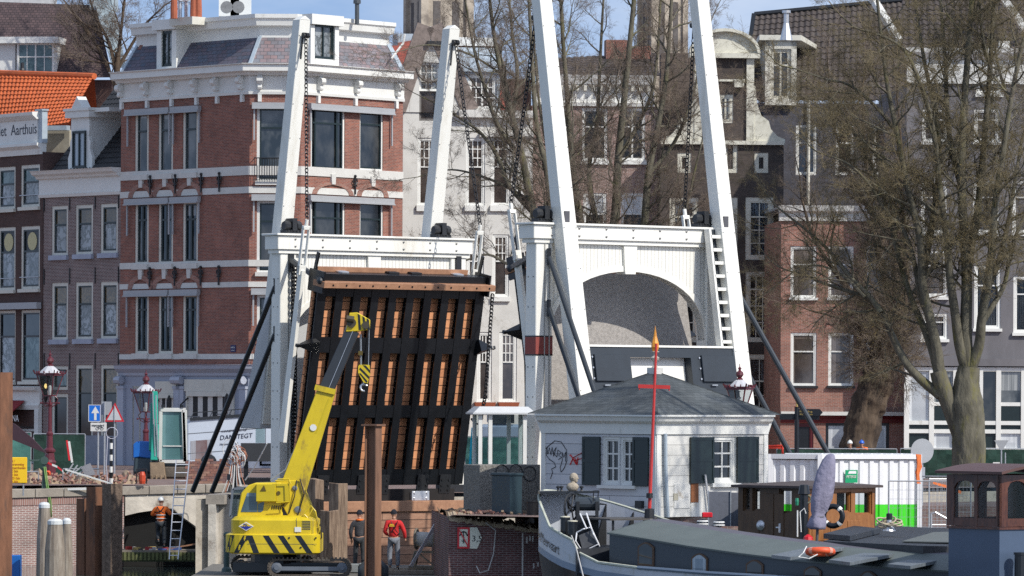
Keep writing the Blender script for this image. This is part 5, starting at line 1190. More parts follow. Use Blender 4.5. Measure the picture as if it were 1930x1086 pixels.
 kb=Fr(898, 150, 8);z=GZ-.15;B=thing('glass_shelter', 'small white-framed glass shelter with a flat canopy between the two bridge leaves', 'shelter', tuple(kb.p(1,-.6,z)))
 zr=kb.Z(950, 778);b=MB();b.hexa([kb.p(-.1,.15,zr),kb.p(1.75,.15,zr),kb.p(1.75,-1.5,zr),kb.p(-.1,-1.5,zr)], [kb.p(.1,.0,zr+.18),kb.p(1.55,.0,zr+.18),kb.p(1.55,-1.3,zr+.18),kb.p(.1,-1.3,zr+.18)]);b.box(kb, -.12, 1.78, -1.52, .17, zr-.05, zr-.001);b.build('canopy', mat('pale_grey_canopy',(.55,.56,.56),.4,.04), B)
 for(u, v)in((.12,-.02), (.42,-.02), (1.45,-.02), (.12,-1.3), (1.5,-1.3), (1.15,-1.3)):
  b=MB();b.box(kb, u-.055, u+.055, v-.055, v+.055, z, zr-.052);b.build('post', WHITE, B)
 for(a, c)in(((.12,-.02),(.12,-1.3)), ((.42,-.02),(1.45,-.02)), ((1.5,-1.3),(1.45,-.02))):
  b=MB();b.face([kb.p(a[0],a[1],z+.5),kb.p(c[0],c[1],z+.5),kb.p(c[0],c[1],zr-.06),kb.p(a[0],a[1],zr-.06)]);b.build('glass', clear_glass('shelter_glass',(.75,.85,.88)), B)
 b=MB();b.box(kb, .48, .53, -1.0, -.95, z+1.4, zr-.06);b.build('rail', ALU, B)
mid_walls()
def hut():
 z0=GZ-.15;L=Fr(1237, 140, -45);Rr=Fr(o=L.o, ang=45);wl=-L.U(1021, 880);wr=Rr.U(1446, 880)
 B=thing('bridge_keeper_hut', 'white clapboard hut with grey pyramid roof and dark green shutters by the barge', 'hut', (L.o.x,L.o.y+2.5,z0))
 BD=brick('white_clapboard_shade_side', (.60,.60,.61), (.55,.55,.56), (.20,.20,.21), bw=60, bh=.285, mw=.009, rough=.5, bump=.5, stain=.06)  # same white boards, coloured greyer for the wall in shade
 BDW=brick('worn_white_clapboard_sunlit', (.66,.65,.61), (.60,.59,.55), (.30,.29,.27), bw=60, bh=.285, mw=.007, rough=.6, bump=.5, stain=.12)
 ze=L.Z(1237, 797);fl=Facade(B, L, BD);fr_=Facade(B, Rr, BDW)
 fl.win(1135, 823, 1168, 914, t=.08, st=.05, nx=2, ny=3, pane=G_DARK, depth=.14);fl.win(1168, 824, 1197, 915, t=.08, st=.05, nx=2, ny=3, pane=G_DARK, depth=.14)
 fr_.win(1343, 823, 1387, 910, t=.10, st=.05, nx=2, ny=3, pane=G_DARK, depth=.14)
 fl.wall(-wl, 0, z0, ze, sides=False);fr_.wall(0, wr, z0, ze, sides=False)
 far=L.p(-wl, 0, 0)+Rr.u*wr;b=MB();a=L.p(-wl, 0, 0);c=Rr.p(wr, 0, 0)
 for p, q in((a,far), (far,c)):b.face([(p.x,p.y,z0),(q.x,q.y,z0),(q.x,q.y,ze),(p.x,p.y,ze)])
 b.build('rear_walls', BD, B)
 for fr2, ua, ub in((L,-wl,-wl+.16), (L,-.17,.0), (Rr,.0,.17), (Rr,wr-.16,wr)):
  b=MB();b.box(fr2, ua, ub, .0, .03, z0, ze);b.build('corner_board', WHITE, B)
 loop=[a, L.o, c];b=MB();b.sweep(loop, [(-.05,ze-.32),(.05,ze-.32),(.06,ze-.04),(.14,ze),(.20,ze+.04),(.24,ze+.15),(.30,ze+.17),(.30,ze+.22),(-.05,ze+.22)]);b.build('cornice', WHITE, B)
 b=MB();b.sweep([c,far,a], [(-.05,ze-.3),(.05,ze-.3),(.24,ze+.1),(.30,ze+.22),(-.05,ze+.22)]);b.build('cornice', WHITE, B)
 cen=(a+c)/2;ap=Vector((cen.x,cen.y,L.Z(1232,707)+.12))
 path=[a, L.o, c, far, a, L.o];e=off_path(path, .28);zz=ze+.225;E=[Vector((e[i].x,e[i].y,zz))for i in(1,2,3,4)]
 RM=brick('hut_slates', (.085,.095,.10), (.060,.070,.075), (.035,.04,.04), bw=.28, bh=.16, mw=.008, bump=.5, stain=.45)
 b=MB()
 for i in range(4):b.face([E[i],E[(i+1)%4],ap])
 b.face(E[::-1]);b.build('roof', RM, B)
 b=MB()
 for i in range(4):b.bar(E[i], ap, .08, .03)
 b.build('hip_ridge', RM, B)
 b=MB();b.box(Fr(o=ap,ang=45), -.16, .16, -.16, .16, ap.z-.12, ap.z+.10);b.build('roof_cap', mat('pale_stone',(.5,.5,.5)), B)
 b=MB();b.m=mat('old_white_finial', (.45,.42,.36), .6);b.lathe(ap+Vector((0,0,.1)), [(.10,0),(.05,.08),(.05,.16),(.11,.22),(.13,.28),(.06,.33),(.05,.40),(.12,.44),(.12,.46)], 10)
 b.m=mat('gold_flame', (.75,.30,.03), .4, .1);b.lathe(ap+Vector((0,0,.56)), [(.07,0),(.11,.12),(.10,.24),(.05,.42),(.03,.56),(.004,.72)], 8);b.build('finial', None, B)
 SH=DKGREEN
 for fr2, xa, xb, ya, yb in((L,1100,1133,823,914), (L,1195,1224,824,916), (Rr,1299,1343,824,911), (Rr,1387,1427,823,910)):
  u0, u1=fr2.U(xa, 870), fr2.U(xb, 870);za, zb=fr2.Z((xa+xb)/2, yb), fr2.Z((xa+xb)/2, ya);b=MB();b.box(fr2, u0, u1, .02, .06, za, zb)
  for(p, q, r, s)in((u0,u0+.07,za,zb), (u1-.07,u1,za,zb), (u0+.07,u1-.07,za,za+.08), (u0+.07,u1-.07,zb-.08,zb), (u0+.07,u1-.07,(za+zb)/2-.04,(za+zb)/2+.04)):b.box(fr2, p, q, .06, .075, r, s)
  b.build('shutter', SH, B)
 b=MB();b.box(L, L.U(1130,915), L.U(1200,915), .0, .12, L.Z(1165,921), L.Z(1165,915));b.build('sill', WHITE, B)
 b=MB();b.box(Rr, Rr.U(1338,912), Rr.U(1392,912), .0, .12, Rr.Z(1365,918), Rr.Z(1365,911));b.build('sill', WHITE, B)
 b=MB();b.tube([Rr.p(.28,.09,ze-.3),Rr.p(.30,.09,ze-1.3),Rr.p(.40,.09,z0)], .05, 8);b.build('rain_pipe', LEAD, B)
 WP=mat('peeling_white', (.66,.65,.61), .7, .06, 3, dirt=(.42,.36,.28), dirtamt=.08)
 b=MB();b.box(Rr, Rr.U(1270,930), Rr.U(1300,930), .0, .02, Rr.Z(1285,958), Rr.Z(1285,912));b.box(Rr, Rr.U(1302,930), Rr.U(1345,930), .0, .02, z0, Rr.Z(1320,918));b.build('patched_panel', WP, B)
 b=MB();b.box(Rr, Rr.U(1301,930), Rr.U(1315,930), .0, .035, Rr.Z(1308,947), Rr.Z(1308,911));b.build('brown_board', mat('brown_bare_wood',(.24,.085,.03),.7,.2,6), B)
 b=MB();b.box(Rr, Rr.U(1269,935), Rr.U(1277,935), .0, .03, Rr.Z(1273,943), Rr.Z(1273,930));b.build('vent_cover', mat('beige_plate',(.42,.39,.30),.7), B)
 b=MB();b.bar(Rr.p(Rr.U(1324,895),.1,Rr.Z(1324,895)), Rr.p(Rr.U(1331,960),.12,Rr.Z(1331,960)), .05, .05);b.build('leaning_pole', mat('pale_grey_pole',(.5,.5,.5),.5), B)
 b=MB();b.box(L, L.U(1202,950), L.U(1214,950), .0, .12, L.Z(1208,958), L.Z(1208,944));b.build('outdoor_socket', BLACKP, B)
 k=MB()
 def P(x, y):return L.p(L.U(x,y), .012, L.Z(x,y))
 strokes=[[(1031,842),(1030,858),(1036,866),(1045,872),(1048,880),(1040,884),(1042,890),(1038,902)], [(1036,839),(1046,831),(1058,833),(1068,848),(1069,868),(1064,882),(1058,890),(1056,882),(1060,868)], [(1031,842),(1033,856),(1036,844),(1039,858),(1041,843),(1044,860),(1049,843),(1043,852),(1050,862),(1052,848),(1058,853),(1053,858),(1059,862),(1053,866)], [(1060,868),(1060,852),(1063,862),(1067,852),(1066,870)], [(1029,846),(1037,838)]]
 for s_ in strokes:k.tube([P(*p)for p in s_], .011, 4)
 k.build('black_graffiti', BLACKP, B)
 k=MB()
 for s_ in([(1075,876),(1082,862),(1100,852),(1101,856)], [(1076,857),(1087,876)], [(1074,858),(1078,860),(1086,874)], [(1084,864),(1089,876),(1090,862)], [(1083,868),(1101,863)]):k.tube([P(*p)for p in s_], .028, 4, flat=.4)
 k.build('red_graffiti', mat('spray_red',(.60,.02,.02),.6), B)
 return B
hut()
bt=Fr(o=(2.36,122.0), ang=-50)
def interp(tab, u):
 if u<=tab[0][0]:return tab[0][1]
 for(a, x), (b_, y)in zip(tab, tab[1:]):
  if u<=b_:t=(u-a)/(b_-a);return x+(y-x)*t
 return tab[-1][1]
def barge():
 B=thing('barge', 'grey-white barge with long slate-grey cabin, raised bow and mahogany wheelhouse in front', 'barge', tuple(bt.p(4,-1.4,0)))
 VC=-1.4;HW=1.8
 HULLW=mat('hull_pale_grey', (.50,.53,.58), .4, .06, 1.2, dirt=(.38,.38,.36), dirtamt=.1);HULLB=mat('hull_black_brown', (.030,.022,.020), .6, .4, 1.5, dirt=(.06,.035,.025), dirtamt=.3)
 TRIM=mat('hull_blue_grey', (.16,.21,.28), .45, .08, 2)
 near=[(-4.0,3.62), (-3.5,3.45), (-2.9,3.15), (-2.45,2.78), (-1.9,2.66), (-1.15,2.50), (-.75,2.18), (0,1.98), (1.5,1.90), (6,1.80), (18,1.85)]
 far=[(-4.0,3.62), (-3,3.40), (-2,3.12), (-1.2,2.92), (-.4,2.5), (.4,2.0), (6,1.80), (18,1.85)]
 def half(u):
  if u<.5:return interp([(-4,0),(-3.96,.16),(-3.85,.33),(-3.65,.54),(-3.4,.74),(-3.1,.92),(-2.75,1.09),(-2.4,1.24),(-2.0,1.38),(-1.6,1.51),(-1.15,1.62),(-.75,1.69),(.5,1.8)], u)
  return HW if u<14 else HW*(1-((u-14)/4.2)**2*.5)
 st=[-4.0, -3.96, -3.85, -3.65, -3.4, -3.1, -2.75, -2.4, -2.0, -1.6, -1.15, -.95, -.75, -.3, 0, 1.5, 4, 8, 12, 15, 18]
 def pt(u, s_, z, flare=1.0, back=0):return bt.p(u+back, VC+s_*half(u)*flare, z)
 for s_, tab in((1,near), (-1,far)):
  rows=[]
  for u in st:
   g=interp(tab, u);w=interp([(-4,2.4),(-3,2.25),(-1.5,1.98),(.5,1.74),(6,1.6)], u)
   rows.append([pt(u,s_,g),pt(u,s_,w,1.0),pt(u,s_,w-.16,1.01),pt(u,s_,.35,.86,.35 if u<-1 else 0),pt(u,s_,-.6,.7,.6 if u<-1 else 0)])
  for k, m, nm in((0,HULLW,'bulwark'), (1,TRIM,'rubbing_strake'), (2,HULLB,'hull_side')):
   b=MB();b.smooth=True
   for i in range(len(st)-1):
    a, c=rows[i], rows[i+1]
    for kk in((k,)if k<2 else(2,3)):
     b.face([a[kk],c[kk],c[kk+1],a[kk+1]])
     if kk==0:
      d=Vector((bt.p(0,VC,0)-bt.p(0,VC+s_,0)))*.05
      b.face([a[0]+d,c[0]+d,c[1]+d*1.0,a[1]+d*1.0])
   o=b.build(nm, m, B)
  b=MB();b.m=mat('rail_lichen_white', (.46,.48,.40), .7, .2, 6);b.tube([pt(u,s_,interp(tab,u)+.02)for u in st if u<1.6], .035, 6);
  b.m=TRIM;b.tube([pt(u,s_,interp(tab,u)+.02)for u in st if u>=1.5], .05, 6);b.build('gunwale_rail', None, B)
 DK=mat('deck_dark', (.030,.034,.042), .5, .25, 3)
 b=MB();b.prism([pt(u,1,2.28,.96)for u in st if u<=-.75]+[pt(u,-1,2.28,.96)for u in reversed([q for q in st if q<=-.75])], (0,0,.03));b.build('foredeck', DK, B)
 b=MB();b.prism([pt(u,1,1.66)for u in st if u>=-.75]+[pt(u,-1,1.66)for u in reversed([q for q in st if q>=-.75])], (0,0,.03));b.build('deck', DK, B)
 b=MB();b.box(bt, -.78, -.74, VC-HW, VC+HW, 1.66, 2.31);b.build('deck_step', DK, B)
 b=MB();b.prism([pt(u,1,3.58,1.05)for u in st if u<=-3.1]+[pt(u,-1,3.58,1.05)for u in reversed([q for q in st if q<=-3.1])], (0,0,.06));b.build('bow_plate', BLACKP, B)
 b=MB()
 for u in(-2.9, -2.2, -1.6):
  for s_ in(1, -1):
   p=pt(u, s_, 2.3, .97);q=pt(u, s_, interp(near if s_>0 else far,u)-.05, .97);d=(bt.p(0,VC,0)-bt.p(0,VC+s_,0))*.35;b=MB();b.prism([p,q,p+d], bt.u*.05);b.build('bulwark_knee', IRON, B)
 me_o=txt('De Meervaart', .36, Fr(o=(0,0),ang=0), 0, 0, 0, BLACKP, 'lettering', None)
 b=MB();b.m=BLACKP;vs=[]
 def hull(s, h):
  acc=0;prev=None
  for i in range(200):
   u=-3.95+i*.03;p=bt.p(u, VC+half(u), 0)
   if prev is not None:acc+=(p-prev).length
   if acc>=s or i==199:
    zz=2.74-.20*s+h
    n=(p-bt.p(u+.8,VC,0)).normalized();return Vector((p.x,p.y,zz))+n*.02
   prev=p
 for v in me_o.data.vertices:vs.append(hull(.62+v.co.x*.95,v.co.z*1.0-.10))
 b.mesh(vs, [tuple(p.vertices)for p in me_o.data.polygons]);bpy.data.objects.remove(me_o);b.build('name_lettering', BLACKP, B)
 W_=thing('anchor_windlass', 'black cast-iron anchor windlass with big spoked handwheel on the barge foredeck', 'windlass', tuple(bt.p(-2.2,VC-.2,2.31)))
 wl=Fr(1095, 124.6, 0);b=MB();z=2.31
 def P(x, y, v=0):return wl.p(wl.U(x,y,v), v, wl.Z(x,y,v))
 b.box(wl, wl.U(1088,960), wl.U(1125,960), -.35, .25, z, wl.Z(1100,972));b.box(wl, wl.U(1086,960), wl.U(1092,960), -.3, .3, z, wl.Z(1100,945));b.box(wl, wl.U(1122,960), wl.U(1128,960), -.3, .3, z, wl.Z(1100,945));b.build('frame', IRON, W_)
 b=MB();b.tube([P(1088,950),P(1130,950)], .17, 14);b.tube([P(1084,952),P(1088,952)], .26, 14);b.build('drum', mat('windlass_drum',(.035,.045,.055),.35), W_)
 b=MB();c=P(1077, 956, .3);b.torus(c, .34, .028, Vector((.85,-.5,.0)), 22, 6, up=(0,0,1))
 for i in range(5):
  a=2*pi*i/5;ax=Vector((.5,.85,0)).normalized();b.tube([c,c+ax*cos(a)*.33+Vector((0,0,1))*sin(a)*.33], .02, 5)
 b.torus(P(1078,948,.0), .20, .03, Vector((.85,-.5,.0)), 16, 6, up=(0,0,1));b.build('handwheel', IRON, W_)
 b=MB();b.tube([P(1130,950),P(1142,951),P(1141,966)], .025, 6);b.tube([P(1118,945,.2),P(1119,925,.2),P(1128,925,.2),P(1127,938,.2)], .015, 5);b.build('crank', IRON, W_)
 for x, y0, y1, r_ in((1065,1003,975,.115), (1079,1010,983,.115)):
  Y=123.6 if x==1065 else 123.2;p=at(x, y0, Y);zt=at(x, y1, Y).z
  b=MB();b.m=BLACKP;b.lathe((p.x,p.y,2.31), [(r_,0),(r_,zt-2.36),(r_*1.1,zt-2.36),(r_*1.1,zt-2.31)], 14);b.m=mat('cream_cap', (.60,.57,.44), .5);b.lathe((p.x,p.y,zt), [(r_*1.08,.0),(r_*1.05,.02),(.02,.03)], 14)
  b.build('bollard', None, B)
 p=at(1079, 924, 125.6);ST=mat('bust_stone', (.36,.31,.24), .9, .25, 14, bump=.5)
 b=MB();b.smooth=True;b.sphere(p+Vector((0,0,.08)), .13, 12, 8, (1.2,.8,.9));b.tube([p+Vector((0,0,.1)),p+Vector((.02,0,.24))], .06, 8);b.sphere(p+Vector((.03,0,.31)), .105, 12, 9, (1.05,.85,1.15));b.sphere(p+Vector((.13,0,.29)), .022, 6, 4, (1.4,1,1));b.sphere(p+Vector((.08,0,.23)), .05, 8, 5);b.sphere(p+Vector((.02,-.09,.30)), .02, 6, 4)
 o=b.build('stone_bust', ST, None, loc=p);tag(o, 'small weathered stone bust of a bald man set on top of the barge bow', 'bust')
 for x in(1052, 1058, 1086, 1096):
  p=at(x, 924, 125.6);b=MB();b.lathe(p, [(.05,-.05),(.03,0),(.03,.05),(.06,.06),(.06,.09),(.02,.11)], 6);b.build('rail_fitting', IRON, B)
 p=[at(1094,968,124.2), at(1240,972,125.2), at(1225,982,123.4), at(1150,979,122.8)];z=p[0].z
 b=MB();q=[Vector((a.x,a.y,2.98))for a in p];tb=thing('deck_table', 'flat dark weathered board table standing on the barge foredeck', 'table', tuple(bt.p(-1,-1.6,2.31)))
 ctr=sum(q, Vector())/4;b.prism(q, (0,0,.04));b.build('table_top', mat('weathered_board',(.07,.065,.06),.8,.3,6), tb)
 for a in q:
  l=ctr.lerp(a, .8);zl=2.31 if(l-bt.o).dot(bt.u)<-.75 else 1.69;b=MB();b.box(Fr(o=l), -.03, .03, -.03, .03, zl, 2.98);b.build('leg', IRON, tb)
 C_=thing('garden_chair', 'white-framed grey garden chair tipped forward on the barge deck', 'chair', tuple(at(1105,1030,122.6)))
 f=Fr(1105, 122.8, 0);P=lambda x, y, v=0:f.p(f.U(x,y,v), v, f.Z(x,y,v));WM=mat('white_metal_frame', (.75,.76,.78), .3)
 b=MB()
 for pts in([(1093,968),(1105,995)], [(1105,967),(1115,997),(1129,1027)], [(1087,1004),(1100,997),(1113,994),(1119,1008),(1130,1030)], [(1087,1004),(1085,1020),(1098,1040),(1128,1026)]):
  b.tube([P(x,y,.1*(i%2))for i,(x,y)in enumerate(pts)], .018, 6)
 b.build('frame', WM, C_)
 b=MB();b.prism([P(1091,1010),P(1114,1001),P(1126,1024),P(1098,1036)], (0,.02,.01));b.prism([P(1095,970,-.05),P(1104,969,-.05),P(1112,993,-.05),P(1104,996,-.05)], (0,.02,.0))if False else None;b.build('seat', mat('mesh_fabric_grey',(.07,.075,.085),.7), C_)
 for x, c, lb in((1112,(.01,.06,.35),'crumpled dark blue cloth lying by the cabin front'), ):
  p=at(1133, 1040, 122.6);b=MB();b.smooth=True;r=random.Random(4)
  for i in range(5):b.sphere((p.x-.2+i*.09,p.y,1.72+r.uniform(0,.03)), .09, 8, 5, (1.3,1,.5))
  o=b.build('blue_tarp', mat('blue_cloth',c,.6), None, loc=(p.x,p.y,1.69));tag(o, lb, 'cloth')
 b=MB();b.tube([at(1077,1010,122.9),at(1085,1030,122.2),at(1100,1090,119.5),at(1112,1140,118)], .018, 5);o=b.build('mooring_line', mat('grey_rope',(.4,.4,.4)), None, loc=at(1112,1140,118));tag(o, 'thin mooring line running down over the barge bow', 'rope')
 CB=mat('cabin_slate_blue', (.035,.048,.062), .38, .06, 1.5);RG=mat('cabin_roof_grey', (.105,.125,.118), .6, .10, 1.5, dirt=(.14,.155,.15), dirtamt=.12);RG2=mat('cabin_roof_mauve', (.10,.095,.115), .65, .08, 1.5)
 ue=bt.U(1792, 1060);samp=[(1150,1003), (1200,1011), (1300,1028), (1400,1042), (1500,1054), (1600,1063), (1700,1070), (1792,1075)]
 E=[]
 for x, y in samp:u, z=bt.uz(x, y);E.append((u,z))
 E[0]=(0, E[0][1]);v2, v3, v4=-1.25, -1.75, -2.8
 b=MB();b.m=CB
 for(ua, za), (ub, zb)in zip(E, E[1:]):
  b.m=CB;b.face([bt.p(ua,0,1.69),bt.p(ub,0,1.69),bt.p(ub,0,zb),bt.p(ua,0,za)]);b.face([bt.p(ua,v4,1.69),bt.p(ub,v4,1.69),bt.p(ub,v4,zb-.02),bt.p(ua,v4,za-.02)])
 b.face([bt.p(0,0,1.69),bt.p(0,v4,1.69),bt.p(0,v4,E[0][1]-.02),bt.p(0,v3,E[0][1]+.30),bt.p(0,v2,E[0][1]+.28),bt.p(0,0,E[0][1])]);b.build('cabin', None, B)
 b=MB()
 for(ua, za), (ub, zb)in zip(E, E[1:]):
  ia=-.05 if ua==0 else ua
  b.m=RG;b.face([bt.p(ia,.04,za-.01),bt.p(ub,.04,zb-.01),bt.p(ub,v2,zb+.28),bt.p(ia,v2,za+.28)]);b.face([bt.p(ia,.04,za-.01),bt.p(ub,.04,zb-.01),bt.p(ub,.04,zb-.05),bt.p(ia,.04,za-.05)])
  b.m=RG2;b.face([bt.p(ia,v2,za+.28),bt.p(ub,v2,zb+.28),bt.p(ub,v3,zb+.30),bt.p(ia,v3,za+.30)]);b.face([bt.p(ia,v3,za+.30),bt.p(ub,v3,zb+.30),bt.p(ub,v4,zb-.02),bt.p(ia,v4,za-.02)])
 b.build('cabin_roof', None, B)
 b=MB();b.m=mat('cabin_trim_pale', (.3,.35,.4), .5);b.bar(bt.p(0,.02,1.80), bt.p(12,.02,1.76), .03, .03);b.build('trim_strip', None, B)
 FW=mat('window_frame_brown', (.10,.055,.03), .5, .2, 8)
 for x0, x1, y0, y1, m in((1206,1231,1025,1063,G_DARK), (1307,1332,1046,1084,G_BLUE), (1410,1437,1058,1096,G_DARK), (1519,1546,1070,1106,G_DARK), (1625,1650,1079,1114,G_DARK)):
  u0, u1=bt.U(x0, y1), bt.U(x1, y1);z0, z1=bt.Z(x0, y1), bt.Z((x0+x1)/2, y0);z0=max(z0, 1.72);n=6
  arch=[(u0+(u1-u0)*i/n,z1-.10+.10*sin(pi*i/n))for i in range(n+1)]
  b=MB();b.fprism(bt, [(u0-.05,z0-.04),(u1+.05,z0-.04)]+[(u0-.05+(u1-u0+.1)*(1-i/n),z1-.07+.11*sin(pi*i/n))for i in range(n+1)], .0, .03);w=b.build('window', FW, B)
  b=MB();b.face([bt.p(u0,.034,z0),bt.p(u1,.034,z0)]+[bt.p(u,.034,z)for u,z in reversed(arch)]);b.build('pane', m, w)
 HM=mat('hatch_grey', (.13,.15,.165), .45, .2, 3, dirt=(.24,.26,.27), dirtamt=.15)
 def slab(pts, zz):
  b=MB();q=[]
  for x, y in pts:
   a, c=ray(x, y);Y=(zz-CZ)/c;q.append(Vector((a*Y,Y,zz)))
  b.m=HM;b.prism(q, (0,0,-.07));return b, q
 for pts, zz in(([(1454,1046),(1490,1050),(1597,1031),(1560,1024)],2.52), ([(1562,1055),(1602,1060),(1706,1040),(1668,1034)],2.42), ([(1673,1063),(1716,1067),(1820,1045),(1785,1040)],2.32)):
  b, q=slab(pts, zz);b.build('roof_hatch', None, B)
 MH=wood('mahogany', (.055,.018,.010), (.13,.045,.022), .3, (3,3,1));wv=.25;wf=Fr(o=bt.p(0,wv,0), ang=-50)
 u0, u1=wf.U(1788, 990), wf.U(1884, 990);z0=wf.Z(1840, 992);z1=wf.Z(1840, 895);wd=2.2
 Wh=B
 b=MB();b.box(wf, u0, u1, -wd, 0, 1.0, z0-.05);b.build('steel_trunk', mat('steel_blue_paint',(.065,.095,.15),.4,.06,1.2), B)
 b=MB();b.box(wf, u0-.03, u1+.04, -wd-.03, .04, z0-.06, z0-.01);b.build('ledge', MH, B)
 def panel(fr, a, c, za, zb, wins):
  b=MB();f=.0;xs=[a]+[t for w in wins for t in w]+[c]
  for i in range(0, len(xs), 2):b.box(fr, xs[i], xs[i+1], -.07, .0, za, zb)
  n=8
  for(x0, x1)in wins:
   b.box(fr, x0, x1, -.065, -.005, za, za+.18)
   for i in range(n):
    t0, t1=i/n, (i+1)/n;h=lambda t:zb-.30+.17*math.sqrt(max(0,1-(2*t-1)**2))
    b.fprism(fr, [(x0+(x1-x0)*t0,h(t0)),(x0+(x1-x0)*t1,h(t1)),(x0+(x1-x0)*t1,zb),(x0+(x1-x0)*t0,zb)], -.065, -.005)
  b.build('wheelhouse_wall', MH, B)
  for(x0, x1)in wins:
   b=MB();b.face([fr.p(x0,-.03,za+.18),fr.p(x1,-.03,za+.18),fr.p(x1,-.03,zb-.1),fr.p(x0,-.03,zb-.1)]);b.build('pane', clear_glass('wheelhouse_glass',(.82,.88,.9)), B)
 w=u1-u0;panel(wf, u0, u1, z0, z1, [(u0+w*.10,u0+w*.50),(u0+w*.56,u0+w*.93)])
 rf=Fr(o=wf.p(u1,0,0), ang=40);L_=2.2;panel(rf, 0, L_, z0, z1, [(.25,.85),(1.1,1.9)])
 bk=Fr(o=wf.p(u0,-wd,0)+wf.u*0, ang=-50);panel(bk, 0, u1-u0, z0, z1, [(.2,.85),(1.05,1.75)])
 lf=Fr(o=wf.p(u0,0,0), ang=40);panel(lf, 0, L_, z0, z1, [(.3,.95),(1.2,1.9)])
 b=MB();n=8
 for i in range(n):
  t0, t1=i/n, (i+1)/n;h=lambda t:z1+.02+.16*sin(pi*t)
  va, vb=.22-(wd+.44)*t0, .22-(wd+.44)*t1
  b.hexa([wf.p(u0-.22,va,h(t0)),wf.p(u1+.28,va,h(t0)),wf.p(u1+.28,vb,h(t1)),wf.p(u0-.22,vb,h(t1))], [wf.p(u0-.22,va,h(t0)+.06),wf.p(u1+.28,va,h(t0)+.06),wf.p(u1+.28,vb,h(t1)+.06),wf.p(u0-.22,vb,h(t1)+.06)])
 b.build('wheelhouse_roof', mat('brown_roof_paint',(.10,.050,.042),.5,.1,3), B)
 for du in(.25, .85):
  b=MB();b.lathe(rf.p(du+.1,.3,2.55), [(.13,-1),(.13,.0),(.15,.0),(.15,.05)], 12);b.build('bollard', BLACKP, B)
 b=MB();b.m=mat('mast_red', (.50,.035,.03), .4, .1, 4);m0, m1=at(1224, 962, 123.6), at(1237, 648, 123.6);b.tube([m0,m1], [.045,.03], 8);c=at(1233.5, 729, 123.6)
 b.bar(at(1203,728,123.6), at(1263,730,123.6), .045, .09);b.tube([at(1205,729,123.6),at(1205,735,123.6)], .015, 4);b.tube([at(1261,731,123.6),at(1261,737,123.6)], .015, 4)
 b.m=IRON;b.lathe(m0+Vector((0,0,-.25)), [(.16,-.9),(.16,.0),(.13,.05),(.12,.28),(.06,.30)], 10);b.tube([m0+Vector((0.0,-.08,.3)),m0+Vector((.0,-.08,.42))], .09, 6)
 o=b.build('signal_mast', None, B)
 return E
barge()
def ring(c, R0, r0, axis, m1, m2, name, lab, up=None, rope=None, loc=None):
 o_=thing(name, lab, 'life ring', tuple(c));b=MB();b.smooth=True;b.torus(c, R0, r0, axis, 28, 10, up=up or(0,0,1));b.build('ring', m1, o_)
 b=MB();
 for k in range(4):a=pi/4+k*pi/2;b.torus(c, R0, r0*1.05, axis, 4, 10, up=up or(0,0,1), a0=a-.14, a1=a+.14)
 b.build('bands', m2, o_)
 if rope:b=MB();[b.tube(q,.012,4)for q in rope];b.build('rope', mat('white_rope',(.7,.7,.68),.8), o_)
OR=mat('lifebuoy_orange', (.75,.10,.03), .5, .06, 6)
c=at(1546, 1040, 110.3);ring(c, .26, .075, (0,.15,1), OR, mat('lifebuoy_band',(.70,.30,.22),.5), 'life_ring', 'orange life ring lying flat on the barge roof hatch', rope=[[at(1520,1030,110.3),at(1514,1042,110.0),at(1505,1050,110.0)],[at(1505,1050,110.0),at(1525,1053,109.9),at(1541,1045,110.0)]])
c=at(1570, 973, 126.9);ring(c, .245, .07, (-.35,-.93,0), BLACKP, WHITE, 'life_ring', 'black life ring with white bands standing by the brown wheelhouse')
b2=Fr(o=bt.p(4.3,-4.35,0), ang=-50)
